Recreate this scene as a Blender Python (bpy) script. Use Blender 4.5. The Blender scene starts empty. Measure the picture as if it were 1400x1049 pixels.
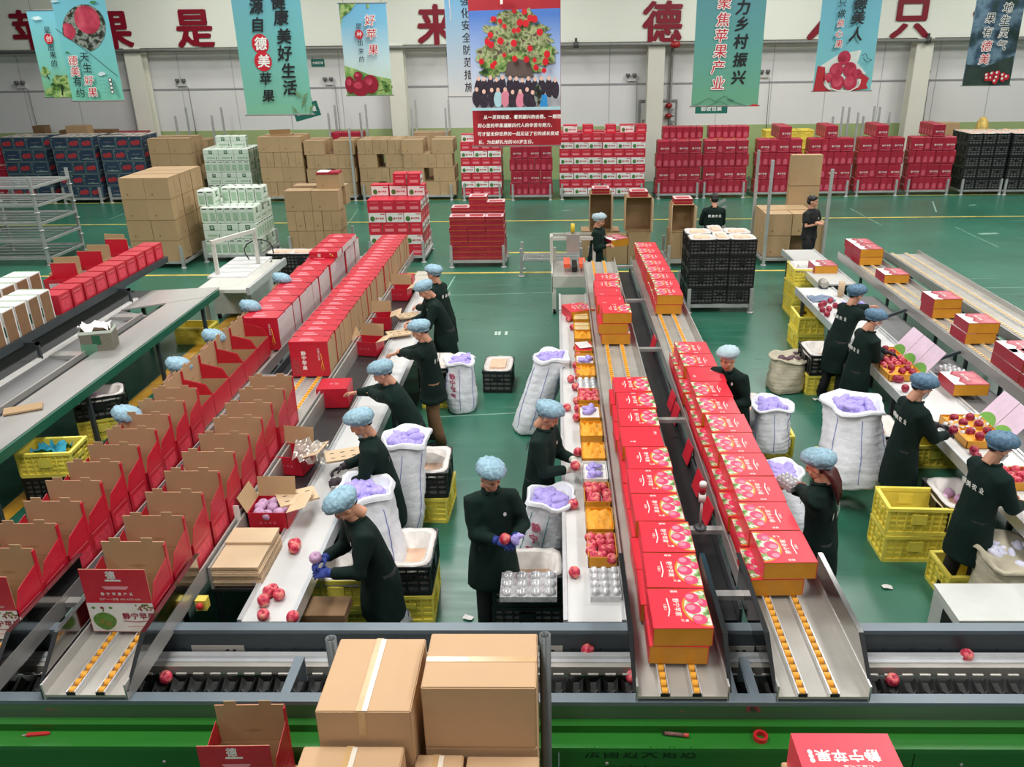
import bpy, bmesh, math, random
from mathutils import Vector, Matrix, noise as mnoise
random.seed(7)
R_ = math.radians
scene = bpy.context.scene
COL = scene.collection

# ---------------------------------------------------------------- camera
CAM_H = 4.8
FPX, PITCH, YAW, ROLL, CX, CY = 1130.0, 0.39564, -0.021665, -0.013542, 738.93, 524.5
def cam_axes():
    cy, sy, cp, sp = math.cos(YAW), math.sin(YAW), math.cos(PITCH), math.sin(PITCH)
    fw = Vector((sy*cp, cy*cp, -sp)); rt = Vector((cy, -sy, 0)); up = rt.cross(fw)
    cr, sr = math.cos(ROLL), math.sin(ROLL)
    return cr*rt + sr*up, -sr*rt + cr*up, fw
C_RT, C_UP, C_FW = cam_axes()
cam = bpy.data.cameras.new('camera'); cam_o = bpy.data.objects.new('camera', cam); COL.objects.link(cam_o)
cam.sensor_width = 36.0; cam.lens = 36.0*FPX/1400.0; cam.shift_x = (700.0-CX)/1400.0
cam.clip_end = 200
cam_o.matrix_world = Matrix(((C_RT.x, C_UP.x, -C_FW.x, 0), (C_RT.y, C_UP.y, -C_FW.y, 0), (C_RT.z, C_UP.z, -C_FW.z, CAM_H), (0, 0, 0, 1)))
scene.camera = cam_o

# ---------------------------------------------------------------- light of the hall
world = bpy.data.worlds.new('hall_air'); scene.world = world; world.use_nodes = True
bg = world.node_tree.nodes['Background']; bg.inputs[0].default_value = (0.90, 0.95, 1.0, 1); bg.inputs[1].default_value = 0.10
def area(x, y, z, sx, sy, power, col=(1, .985, .95), rot=(0, 0, 0)):
    l = bpy.data.lights.new('ceiling_lamp', 'AREA'); l.shape = 'RECTANGLE'; l.size = sx; l.size_y = sy; l.energy = power; l.color = col
    o = bpy.data.objects.new('ceiling_lamp', l); COL.objects.link(o); o.location = (x, y, z); o.rotation_euler = rot
    return o
for lx in (-11, -2.2, 6.6, 15.5):
    for ly in (4.2, 11.2, 18.2, 25.2):
        area(lx, ly, 8.8, 1.6, 3.2, 580)
for lx in (-11, -2.2, 6.6, 15.5): area(lx, -2.8, 8.8, 1.6, 3.2, 330)
scene.view_settings.view_transform = 'Standard'
scene.view_settings.look = 'None'
scene.view_settings.exposure = -0.48
scene.view_settings.gamma = 1.0
scene.view_settings.use_curve_mapping = False

# ---------------------------------------------------------------- measuring helpers (photo pixel -> point of the hall)
def ray(x, y):
    return C_RT*((x-CX)/FPX) - C_UP*((y-CY)/FPX) + C_FW
def PZ(x, y, z):
    d = ray(x, y); t = (z-CAM_H)/d.z; return Vector((d.x*t, d.y*t, z))
def PY(x, y, Y):
    d = ray(x, y); t = Y/d.y; return Vector((d.x*t, Y, CAM_H+d.z*t))

# ---------------------------------------------------------------- materials
def lin(c):
    if isinstance(c, str): c = tuple(int(c[i:i+2], 16) for i in (0, 2, 4))
    return tuple(((v/255)/12.92 if v/255 <= .04045 else (((v/255)+.055)/1.055)**2.4) for v in c)
MATS = {}
def mat(name, col, rough=.6, metal=0.0, var=.08, scale=9.0, rv=.06, bump=0.0, bscale=60.0, spec=.5, alpha=1.0, trans=0.0, sheen=0.0, emit=0.0, stretch=None):
    if name in MATS: return MATS[name]
    m = bpy.data.materials.new(name); m.use_nodes = True; nt = m.node_tree; N = nt.nodes; L = nt.links
    b = N['Principled BSDF']; c = lin(col)
    tc = N.new('ShaderNodeTexCoord'); nz = N.new('ShaderNodeTexNoise'); nz.inputs['Scale'].default_value = scale; nz.inputs['Detail'].default_value = 3
    src = tc.outputs['Object']
    if stretch:
        mp = N.new('ShaderNodeMapping'); mp.inputs['Scale'].default_value = stretch; L.new(src, mp.inputs[0]); src = mp.outputs[0]
    L.new(src, nz.inputs['Vector'])
    mr = N.new('ShaderNodeMapRange'); mr.inputs[1].default_value = .3; mr.inputs[2].default_value = .7; mr.inputs[3].default_value = 1-var; mr.inputs[4].default_value = 1+var
    L.new(nz.outputs[0], mr.inputs[0])
    oi = N.new('ShaderNodeObjectInfo'); m2 = N.new('ShaderNodeMapRange'); m2.inputs[3].default_value = 1-rv; m2.inputs[4].default_value = 1+rv
    L.new(oi.outputs['Random'], m2.inputs[0])
    mu = N.new('ShaderNodeMath'); mu.operation = 'MULTIPLY'; L.new(mr.outputs[0], mu.inputs[0]); L.new(m2.outputs[0], mu.inputs[1])
    vs = N.new('ShaderNodeVectorMath'); vs.operation = 'SCALE'; vs.inputs[0].default_value = c; L.new(mu.outputs[0], vs.inputs['Scale'])
    L.new(vs.outputs[0], b.inputs['Base Color'])
    b.inputs['Roughness'].default_value = rough; b.inputs['Metallic'].default_value = metal
    b.inputs['Specular IOR Level'].default_value = spec
    b.inputs['Alpha'].default_value = alpha; b.inputs['Transmission Weight'].default_value = trans
    if sheen: b.inputs['Sheen Weight'].default_value = sheen
    if bump:
        n2 = N.new('ShaderNodeTexNoise'); n2.inputs['Scale'].default_value = bscale; n2.inputs['Detail'].default_value = 4; L.new(src, n2.inputs['Vector'])
        bp = N.new('ShaderNodeBump'); bp.inputs['Strength'].default_value = bump; bp.inputs['Distance'].default_value = .02
        L.new(n2.outputs[0], bp.inputs['Height']); L.new(bp.outputs[0], b.inputs['Normal'])
    if emit:
        b.inputs['Emission Color'].default_value = (*c, 1); b.inputs['Emission Strength'].default_value = emit
    MATS[name] = m
    return m
def grad_mat(name, stops, axis, lo, hi, rough=.5):
    """printed colour gradient along an object axis"""
    m = bpy.data.materials.new(name); m.use_nodes = True; nt = m.node_tree; N = nt.nodes; L = nt.links; b = N['Principled BSDF']
    tc = N.new('ShaderNodeTexCoord'); sp = N.new('ShaderNodeSeparateXYZ'); L.new(tc.outputs['Object'], sp.inputs[0])
    mr = N.new('ShaderNodeMapRange'); mr.inputs[1].default_value = lo; mr.inputs[2].default_value = hi; L.new(sp.outputs[axis], mr.inputs[0])
    cr = N.new('ShaderNodeValToRGB'); L.new(mr.outputs[0], cr.inputs[0])
    el = cr.color_ramp.elements
    while len(el) < len(stops): el.new(.5)
    for e, (p, c) in zip(el, stops): e.position = p; e.color = (*lin(c), 1)
    L.new(cr.outputs[0], b.inputs['Base Color']); b.inputs['Roughness'].default_value = rough; b.inputs['Specular IOR Level'].default_value = .3
    return m
def speckle_mat(name, cols, scale=20, rough=.6, coord='Object', thr=(.42, .5, .58)):
    """printed leafy / mottled picture area"""
    m = bpy.data.materials.new(name); m.use_nodes = True; nt = m.node_tree; N = nt.nodes; L = nt.links; b = N['Principled BSDF']
    tc = N.new('ShaderNodeTexCoord'); nz = N.new('ShaderNodeTexNoise'); nz.inputs['Scale'].default_value = scale; nz.inputs['Detail'].default_value = 5; L.new(tc.outputs[coord], nz.inputs['Vector'])
    cr = N.new('ShaderNodeValToRGB'); cr.color_ramp.interpolation = 'LINEAR'; L.new(nz.outputs[0], cr.inputs[0]); el = cr.color_ramp.elements
    while len(el) < len(cols): el.new(.5)
    n = len(cols)
    for i, c in enumerate(cols): el[i].position = .35 + .3*i/max(1, n-1); el[i].color = (*lin(c), 1)
    L.new(cr.outputs[0], b.inputs['Base Color']); b.inputs['Roughness'].default_value = rough; b.inputs['Specular IOR Level'].default_value = .3
    return m

# ---------------------------------------------------------------- mesh building
KIDS = {}
class MB:
    def __init__(s): s.v = []; s.f = []; s.m = []; s.sm = []
    def add(s, vs, fs, mi=0, smooth=False, M=None):
        o = len(s.v)
        if M is not None: vs = [M @ Vector(p) for p in vs]
        s.v += [tuple(p) for p in vs]
        for f in fs: s.f.append(tuple(i+o for i in f)); s.m.append(mi); s.sm.append(smooth)
        return s
    def box(s, x0, x1, y0, y1, z0, z1, mi=0, M=None):
        return s.add([(x0,y0,z0),(x1,y0,z0),(x1,y1,z0),(x0,y1,z0),(x0,y0,z1),(x1,y0,z1),(x1,y1,z1),(x0,y1,z1)],
                     [(0,3,2,1),(4,5,6,7),(0,1,5,4),(1,2,6,5),(2,3,7,6),(3,0,4,7)], mi, False, M)
    def cbox(s, c, d, mi=0, M=None):
        return s.box(c[0]-d[0]/2, c[0]+d[0]/2, c[1]-d[1]/2, c[1]+d[1]/2, c[2]-d[2]/2, c[2]+d[2]/2, mi, M)
    def quad(s, a, b, c, d, mi=0, M=None): return s.add([a, b, c, d], [(0, 1, 2, 3)], mi, False, M)
    def bar(s, a, b, w, h=None, mi=0):
        """square bar from a to b"""
        a = Vector(a); b = Vector(b); h = h or w; d = (b-a); L = d.length; d.normalize()
        up = Vector((0, 0, 1)) if abs(d.z) < .95 else Vector((0, 1, 0)); r = d.cross(up).normalized(); u = r.cross(d)
        vs = [a+r*(sx*w/2)+u*(sz*h/2)+d*t for t in (0, L) for sx, sz in ((-1,-1),(1,-1),(1,1),(-1,1))]
        return s.add(vs, [(0,1,2,3),(7,6,5,4),(0,4,5,1),(1,5,6,2),(2,6,7,3),(3,7,4,0)], mi)
    def tube(s, pts, rad, n=8, mi=0, cap=True, smooth=True, squash=None):
        """tapered tube through points; rad a number or list"""
        pts = [Vector(p) for p in pts]; k = len(pts); rad = rad if isinstance(rad, (list, tuple)) else [rad]*k
        vs = []; prev = None
        for i, p in enumerate(pts):
            d = (pts[min(i+1, k-1)]-pts[max(i-1, 0)])
            if d.length < 1e-9: d = Vector((0, 0, 1))
            d.normalize()
            if prev is None:
                r = d.cross(Vector((0, 0, 1)) if abs(d.z) < .9 else Vector((0, 1, 0))).normalized()
            else:
                r = (prev - d*prev.dot(d)).normalized()
            u = d.cross(r); prev = r
            for j in range(n):
                a = 2*math.pi*j/n; vs.append(p + (r*math.cos(a)+u*math.sin(a)*(squash or 1))*rad[i])
        fs = [(i*n+j, i*n+(j+1) % n, (i+1)*n+(j+1) % n, (i+1)*n+j) for i in range(k-1) for j in range(n)]
        o = len(s.v); s.add(vs, fs, mi, smooth)
        if cap:
            s.f += [tuple(o+j for j in reversed(range(n))), tuple(o+(k-1)*n+j for j in range(n))]; s.m += [mi]*2; s.sm += [False]*2
        return s
    def lathe(s, prof, n=12, c=(0, 0, 0), mi=0, smooth=True, cap=True, M=None):
        vs = [(c[0]+r*math.cos(2*math.pi*j/n), c[1]+r*math.sin(2*math.pi*j/n), c[2]+z) for r, z in prof for j in range(n)]
        k = len(prof); fs = [(i*n+j, i*n+(j+1) % n, (i+1)*n+(j+1) % n, (i+1)*n+j) for i in range(k-1) for j in range(n)]
        if cap: fs += [tuple(reversed(range(n))), tuple((k-1)*n+j for j in range(n))]
        return s.add(vs, fs, mi, smooth, M)
    def ball(s, c, r, n=10, k=7, mi=0, M=None):
        r = r if isinstance(r, (tuple, list)) else (r, r, r); vs = [(c[0], c[1], c[2]-r[2])]
        for i in range(1, k):
            t = math.pi*i/k - math.pi/2
            vs += [(c[0]+r[0]*math.cos(t)*math.cos(2*math.pi*j/n), c[1]+r[1]*math.cos(t)*math.sin(2*math.pi*j/n), c[2]+r[2]*math.sin(t)) for j in range(n)]
        vs.append((c[0], c[1], c[2]+r[2])); e = len(vs)-1
        fs = [(0, 1+(j+1) % n, 1+j) for j in range(n)]
        fs += [(1+i*n+j, 1+i*n+(j+1) % n, 1+(i+1)*n+(j+1) % n, 1+(i+1)*n+j) for i in range(k-2) for j in range(n)]
        fs += [(1+(k-2)*n+j, 1+(k-2)*n+(j+1) % n, e) for j in range(n)]
        return s.add(vs, fs, mi, True, M)
    def poly(s, pts, mi=0, M=None): return s.add(pts, [tuple(range(len(pts)))], mi, False, M)
    def disc(s, c, rx, ry, mi=0, n=20, ax='xy', M=None):
        pts = []
        for j in range(n):
            a = 2*math.pi*j/n; u, v = rx*math.cos(a), ry*math.sin(a)
            pts.append((c[0]+u, c[1]+v, c[2]) if ax == 'xy' else (c[0]+u, c[1], c[2]+v))
        return s.poly(pts, mi, M)
    def loft(s, rings, mi=0, smooth=True, cap0=True, cap1=True):
        n = len(rings[0]); k = len(rings); vs = [p for r in rings for p in r]; o = len(s.v)
        s.add(vs, [(i*n+j, i*n+(j+1) % n, (i+1)*n+(j+1) % n, (i+1)*n+j) for i in range(k-1) for j in range(n)], mi, smooth)
        if cap0: s.f.append(tuple(o+j for j in reversed(range(n)))); s.m.append(mi); s.sm.append(False)
        if cap1: s.f.append(tuple(o+(k-1)*n+j for j in range(n))); s.m.append(mi); s.sm.append(False)
        return s
    def mesh(s, name, mats):
        me = bpy.data.meshes.new(name); me.from_pydata(s.v, [], s.f)
        for m in (mats if isinstance(mats, (list, tuple)) else [mats]): me.materials.append(m)
        me.polygons.foreach_set('material_index', s.m); me.polygons.foreach_set('use_smooth', s.sm); me.update()
        return me
    def build(s, name, mats, parent=None, loc=(0, 0, 0), rz=0.0):
        return ob(name, s.mesh(name, mats), parent, loc, rz)
def ob(name, me, parent=None, loc=(0, 0, 0), rz=0.0, rot=None):
    o = bpy.data.objects.new(name, me); COL.objects.link(o); o.location = loc
    o.rotation_euler = rot if rot is not None else (0, 0, rz)
    if parent is not None: o.parent = parent; KIDS.setdefault(parent.name, []).append(o)
    return o
def tag(o, label=None, cat=None, group=None, kind=None):
    if label: o['label'] = label
    if cat: o['category'] = cat
    if group: o['group'] = group
    if kind: o['kind'] = kind
    return o
def empty(name, loc=(0, 0, 0), rz=0.0, label=None, cat=None, group=None, rot=None):
    o = bpy.data.objects.new(name, None); COL.objects.link(o); o.location = loc; o.rotation_euler = rot if rot is not None else (0, 0, rz); o.empty_display_size = .1
    return tag(o, label, cat, group)
def copy_tree(o, parent=None):
    c = o.copy(); COL.objects.link(c)
    if parent is not None: c.parent = parent
    for ch in KIDS.get(o.name, ()): copy_tree(ch, c)
    return c
class Proto:
    """first use places the prototype itself, later uses place copies"""
    def __init__(s, fn): s.fn = fn; s.o = None
    def put(s, loc, rz, label, cat, group=None, rot=None, scale=None):
        if s.o is None: s.o = s.fn(); o = s.o
        else: o = copy_tree(s.o)
        o.location = loc; o.rotation_euler = rot if rot is not None else (0, 0, rz)
        if scale: o.scale = scale
        for k in ('label', 'category', 'group'):
            if k in o: del o[k]
        return tag(o, label, cat, group)
ORD = ['first', 'second', 'third', 'fourth', 'fifth', 'sixth', 'seventh', 'eighth', 'ninth', 'tenth', 'eleventh', 'twelfth', 'thirteenth', 'fourteenth', 'fifteenth',
       'sixteenth', 'seventeenth', 'eighteenth', 'nineteenth', 'twentieth', 'twenty-first', 'twenty-second', 'twenty-third', 'twenty-fourth', 'twenty-fifth', 'twenty-sixth',
       'twenty-seventh', 'twenty-eighth', 'twenty-ninth', 'thirtieth', 'thirty-first', 'thirty-second', 'thirty-third', 'thirty-fourth']

# ---------------------------------------------------------------- lettering (built-in font, one evaluation for all characters)
ALLTXT = ('苹果是种来德美人只健康美好生活源自德美苹果好苹果是种出来的创天生好果德美有约强化安全防范措施力乡村振兴聚焦苹果产业德美人只做良心果地生灵气果有德美'
          '从桃发到收容、看到振兴的去路。一颗甜到心里的苹果凝聚四代人的辛苦与努力，可才留无仰世界的一起见证了它的成长变时成，为此献礼光的100岁生日。'
          '德美农业静宁苹果法国迈夫诺达www.mafroda.com.cn红富士礼盒包装机械配色成品验收区域合格待检400-6533-680GANSUPINGLIANG')
GLY = {}
def load_glyphs():
    tmp = []
    for ch in sorted(set(ALLTXT)):
        for key, off in ((ch, 0.0),):
            c = bpy.data.curves.new('glyph', 'FONT'); c.body = ch; c.size = 1; c.offset = off; c.resolution_u = 2
            o = bpy.data.objects.new('glyph', c); COL.objects.link(o); tmp.append((key, o, c))
    dg = bpy.context.evaluated_depsgraph_get(); dg.update()
    for ch, o, c in tmp:
        me = bpy.data.meshes.new_from_object(o.evaluated_get(dg))
        vs = [tuple(v.co) for v in me.vertices]; fs = [tuple(p.vertices) for p in me.polygons]
        adv = 1.02 if ord(ch[0]) > 0x2000 else ((max(p[0] for p in vs)+.12) if vs else .5)
        GLY[ch] = (vs, fs, adv)
        bpy.data.meshes.remove(me); bpy.data.objects.remove(o); bpy.data.curves.remove(c)
load_glyphs()
def text(mb, s, x, y, size, M=None, mi=0, vertical=False, shear=0.0, wgt='', track=0.0, center=False, rot=0.0):
    """add characters as flat lettering to mb in a local xy plane (y up) mapped by M"""
    if center:
        w = sum(GLY[c][2] if c in GLY else .4 for c in s)*size + track*size*(len(s)-1)
        x = x - w/2
    px, py = x, y
    for c in s:
        if c == ' ': px += .4*size; continue
        if c not in GLY: c = '一'
        vs, fs, adv = GLY[c]
        for q, (dx, dy) in enumerate([(.07*math.cos(k*.7854), .07*math.sin(k*.7854)) for k in range(8)] if wgt == '#' else ((-.03, -.014), (.03, .014), (-.012, .024), (.012, -.024)) if wgt else ((-.008, -.004), (.008, .004))):
            mb.add([(px+(a+dx+shear*b)*size, py+(b+dy)*size, q*.0004) for (a, b, _) in vs], fs, mi, False, M)
        if vertical: py -= size*(1.05+track)
        else: px += (adv+track)*size
# ================================================================ faces for lettering
def F_FRONT(x, y, z): return Matrix(((1, 0, 0, x), (0, 0, -1, y), (0, 1, 0, z), (0, 0, 0, 1)))     # facing -Y
def F_BACK(x, y, z): return Matrix(((-1, 0, 0, x), (0, 0, 1, y), (0, 1, 0, z), (0, 0, 0, 1)))      # facing +Y
def F_RIGHT(x, y, z): return Matrix(((0, 0, 1, x), (1, 0, 0, y), (0, 1, 0, z), (0, 0, 0, 1)))      # facing +X
def F_LEFT(x, y, z): return Matrix(((0, 0, -1, x), (-1, 0, 0, y), (0, 1, 0, z), (0, 0, 0, 1)))     # facing -X
def F_TOP(x, y, z, r=0): return Matrix.Translation((x, y, z)) @ Matrix.Rotation(r, 4, 'Z')

# ================================================================ floor
def floor_material():
    m = bpy.data.materials.new('green_epoxy'); m.use_nodes = True; nt = m.node_tree; N = nt.nodes; L = nt.links; b = N['Principled BSDF']
    tc = N.new('ShaderNodeTexCoord')
    def nz(scale, detail, stretch=(1, 1, 1)):
        mp = N.new('ShaderNodeMapping'); mp.inputs['Scale'].default_value = stretch; L.new(tc.outputs['Object'], mp.inputs[0])
        n = N.new('ShaderNodeTexNoise'); n.inputs['Scale'].default_value = scale; n.inputs['Detail'].default_value = detail; L.new(mp.outputs[0], n.inputs['Vector']); return n
    a = nz(.35, 4); s1 = nz(3.0, 6, (.35, 2.2, 1)); s2 = nz(14, 5, (1.6, .4, 1))
    cr = N.new('ShaderNodeValToRGB'); L.new(a.outputs[0], cr.inputs[0])
    cr.color_ramp.elements[0].position = .3; cr.color_ramp.elements[0].color = (*lin((38, 95, 76)), 1)
    cr.color_ramp.elements[1].position = .7; cr.color_ramp.elements[1].color = (*lin((52, 116, 94)), 1)
    r2 = N.new('ShaderNodeMapRange'); r2.inputs[1].default_value = .60; r2.inputs[2].default_value = .80; r2.inputs[3].default_value = 0; r2.inputs[4].default_value = .28; L.new(s1.outputs[0], r2.inputs[0])
    mx = N.new('ShaderNodeMix'); mx.data_type = 'RGBA'; L.new(r2.outputs[0], mx.inputs[0]); L.new(cr.outputs[0], mx.inputs[6]); mx.inputs[7].default_value = (*lin((120, 165, 145)), 1)
    r3 = N.new('ShaderNodeMapRange'); r3.inputs[1].default_value = .66; r3.inputs[2].default_value = .8; r3.inputs[4].default_value = .35; L.new(s2.outputs[0], r3.inputs[0])
    mx2 = N.new('ShaderNodeMix'); mx2.data_type = 'RGBA'; L.new(r3.outputs[0], mx2.inputs[0]); L.new(mx.outputs[2], mx2.inputs[6]); mx2.inputs[7].default_value = (*lin((20, 74, 58)), 1)
    L.new(mx2.outputs[2], b.inputs['Base Color'])
    r4 = N.new('ShaderNodeMapRange'); r4.inputs[3].default_value = .20; r4.inputs[4].default_value = .42; L.new(s1.outputs[0], r4.inputs[0]); L.new(r4.outputs[0], b.inputs['Roughness'])
    b.inputs['Specular IOR Level'].default_value = .6
    return m
fl = MB(); fl.quad((-26, -2, 0), (26, -2, 0), (26, 31.3, 0), (-26, 31.3, 0))
floor = tag(fl.build('floor', floor_material()), 'green painted factory floor with worn glossy coat', kind='structure')
M_YL = mat('floor_yellow', (214, 190, 92), .5, var=.25, scale=3)
M_YO = mat('floor_orange_yellow', (196, 146, 40), .5, var=.2, scale=3)
M_WH = mat('floor_white_mark', (120, 160, 142), .5, var=.3, scale=5)
def stripe(x0, x1, y, w, m=M_YL, nm='floor_line'):
    MB().box(x0, x1, y-w/2, y+w/2, .0005, .0025).build(nm, m, floor)
stripe(-25, 24, 27.0, .09); stripe(-25, 25, 23.55, .08)
stripe(-12.4, 5.7, 17.9, .10); stripe(-2.6, 1.2, 19.75, .09)
MB().box(-6.22, -6.02, 4, 17.0, .0005, .0025).build('floor_line', M_YO, floor)
for (x0, y0), (x1, y1), w in (((1162, 285), (1205, 308), .03), ((1305, 310), (1365, 338), .03), ((1275, 275), (1280, 290), .05), ((1338, 320), (1364, 319), .16), ((1325, 281), (1334, 280), .1),
                              ((612, 395), (622, 378), .03), ((600, 570), (760, 562), .03), ((605, 404), (760, 400), .02), ((1345, 394), (1400, 393), .03), ((1318, 381), (1360, 381), .03), ((470, 315), (490, 285), .02), ((150, 300), (170, 292), .03), ((768, 288), (780, 287), .06)):
    a = PZ(x0, y0, .002); b = PZ(x1, y1, .002)
    MB().bar(a, b, w, .001).build('paint_scuff', M_WH, floor)
pm = MB(); c = PZ(686, 454, .003)
for i in range(3):
    for j in range(4):
        if (i*j+i+j) % 3 != 2: pm.box(c.x-.12+j*.06, c.x-.075+j*.06, c.y-.15+i*.1, c.y-.08+i*.1, .001, .003)
pm.build('painted_mark', mat('mark_white', (205, 220, 208), .5), floor)
# ================================================================ back wall
M_WALL = mat('wall_panel', (222, 222, 219), .7, var=.03, scale=.7)
M_WALLG = mat('wall_green_dado', (158, 176, 120), .7, var=.06, scale=1.2)
M_CREAM = mat('fascia_cream', (222, 224, 211), .65, var=.025, scale=.6)
M_COLUMN = mat('column_cream', (214, 213, 199), .6, var=.04, scale=1)
M_GREY = mat('pipe_grey', (128, 128, 124), .45, var=.08)
WY = 31.0
wall = MB().box(-26, 26, WY, WY+.2, 0, 10).build('wall_back', M_WALL); tag(wall, 'pale grey sandwich panel wall at the back', kind='structure')
MB().box(-26, 26, WY-.012, WY+.2, 0, 1.86).build('green_dado', M_WALLG, wall)
for k in range(-13, 14): MB().box(k*1.9-.012, k*1.9+.012, WY-.008, WY+.01, 1.5, 4.7).build('panel_seam', mat('seam', (180, 180, 178), .7), wall)
MB().box(-26, 26, WY-.03, WY+.01, 3.26, 3.31).build('conduit', mat('conduit_grey', (150, 151, 152), .5), wall)
fas = MB().box(-26, 26, 30.35, 31.0, 4.66, 11).build('trim_1', M_CREAM); tag(fas, 'cream beam fascia above the columns', kind='structure')
pp = empty('fire_pipe', (0, 30.2, 4.58), label='long grey fire pipe running under the cream fascia', cat='pipe')
MB().tube([(-26, 0, 0), (26, 0, 0)], .055, 10).build('pipe', M_GREY, pp)
for x in (-17.6, -10.6, -9.4, -5.9, -3.0, .7, 6.5, 12.5): MB().lathe([(.03, -.1), (.1, -.09), (.1, .09), (.04, .1), (.04, .22)], 10).build('bracket', mat('bracket_dark', (70, 70, 68), .5), pp, (x, 0, 0))
for i, (px, py) in enumerate(((189, 100), (543, 100), (896, 100), (1258, 90))):
    c = PY(px, py, 30.5); m = MB()
    m.box(-.28, .28, -.25, -.19, 0, 4.66); m.box(-.28, .28, .19, .25, 0, 4.66); m.box(-.06, .06, -.2, .2, 0, 4.66)
    tag(m.build('column', M_COLUMN, None, (c.x, 30.55, 0)), 'cream steel column against the back wall, %s from the left' % ORD[i], 'column', 'wall columns')
# red wall characters on the fascia
M_CHR = mat('wall_letter_red', (126, 10, 32), .35, var=.05)
for ci, (ch, x, y, hpx) in enumerate((('苹', 40, 41, 46), ('果', 154, 40, 46), ('是', 265, 38, 46), ('种', 377, 37, 46), ('出', 490, 36, 46), ('来', 596, 34, 47), ('的', 706, 32, 47), ('德', 906, 30, 48), ('美', 1018, 28, 48), ('人', 1133, 26, 49), ('只', 1247, 23, 49), ('做', 1360, 20, 49))):
    c = PY(x, y, 30.3); s = hpx/1130*29.6/.93
    m = MB(); text(m, ch, -s*.5, -s*.38, s, F_FRONT(0, -.03, 0), 0, wgt='~'); text(m, ch, -s*.5, -s*.38, s, F_FRONT(0, -.0, 0), 0, wgt='~')
    tag(m.build('wall_character', M_CHR, None, (c.x, 30.33, c.z)), 'large dark red character %s, %s of the fascia slogan from the left' % (ch, ORD[ci]), 'letter', 'slogan characters on the fascia')
# emergency lamps, riser pipe, notice frame
for i, (x, y) in enumerate(((30, 118), (249, 115), (450, 113), (863, 108), (1045, 103), (1263, 104))):
    c = PY(x, y, 30.95); e = empty('emergency_light', c, label='twin spot emergency light on the wall conduit, %s from the left' % ORD[i], cat='lamp', group='emergency lights')
    MB().box(-.16, .16, -.05, .05, -.07, .07).build('housing', mat('lamp_white', (196, 196, 194), .5), e)
    for sx in (-.12, .1): MB().lathe([(.04, -.08), (.075, -.02), (.075, .05)], 10, (sx, -.08, .13)).build('spot_head', mat('lamp_dark', (95, 95, 95), .4), e)
    MB().tube([(.2, -.02, -.1), (.22, -.02, -1.9)], .012, 5).build('cable', M_GREY, e)
rp = empty('riser_pipe', (0, 0, 0), label='thin grey riser pipe with red valve beside the third column', cat='pipe')
a = PY(920, 58, 30.85); b = PY(911, 215, 30.85)
MB().tube([(a.x, 30.85, 4.6), (a.x, 30.85, .2)], .045, 8).build('pipe', M_GREY, rp)
MB().ball((a.x, 30.2, 4.55), (.2, .12, .12), 10, 6).build('valve', mat('valve_red', (150, 30, 34), .4), rp)
for z in (2.55, 2.2): MB().ball((a.x-.05, 30.8, z), (.13, .1, .09), 8, 6).build('valve', MATS['valve_red'], rp)
nb = empty('notice_frame', PY(897, 210, 30.9), label='grey framed notice banner standing behind the third column', cat='notice'); w = .62
MB().box(-w, w, -.02, .02, .0, 1.75).build('panel', mat('notice_white', (206, 206, 200), .5), nb)
f = MB(); f.box(-w-.06, -w, -.05, .05, -.6, 1.85); f.box(w, w+.06, -.05, .05, -.6, 1.85); f.box(-w, w, -.05, .05, 1.78, 1.85); f.build('frame', M_GREY, nb)
t = MB(); text(t, '生产安全措施', .4, 1.4, .2, F_FRONT(0, -.026, 0), 0, vertical=True); text(t, '苹果产业', -.56, 1.1, .1, F_FRONT(0, -.026, 0), 0, vertical=True); t.build('lettering', mat('ink_dark', (40, 40, 44), .6), nb)
# ================================================================ hanging signs
M_SG = mat('sign_green', (20, 108, 92), .5); M_INKW = mat('ink_white', (236, 236, 230), .5); M_INKK = mat('ink_black', (22, 24, 28), .5); M_INKR = mat('ink_red', (196, 28, 46), .45)
def sign(c4, Y, txt, label, ry=0.0):
    """small green sign; c4 = px left, top, right, bottom"""
    c = PY((c4[0]+c4[2])/2, (c4[1]+c4[3])/2, Y); a = PY(c4[0], c4[1], Y); b = PY(c4[2], c4[3], Y); w = b.x-a.x; h = a.z-b.z
    e = empty('hanging_sign', c, label=label, cat='sign', group='green area signs', rot=(0, ry, 0))
    MB().box(-w/2, w/2, -.01, .01, -h/2, h/2).build('board', M_SG, e)
    s = min(h*.55, w/len(txt)*.8); t = MB(); text(t, txt, 0, -s*.36, s, F_FRONT(0, -.013, 0), 0, wgt='~', center=True); t.build('lettering', M_INKW, e)
    for sx in (-.35, .35): MB().tube([(w*sx, 0, h/2), (w*sx, 0, h/2+(2.5 if Y < 29 else .1))], .006, 4).build('cord', M_GREY, e)
sign((425, 81, 444, 91), 30.99, '合格区域', 'small green area sign on the wall beside the tall apple life banner')
sign((400, 142, 438, 162), 19.0, '合格区域', 'tilted green area sign hanging behind the tall apple life banner', R_(-14))
sign((951, 142, 994, 155), 22.0, '验收包装', 'level green area sign hanging below the village revival banner')
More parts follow.
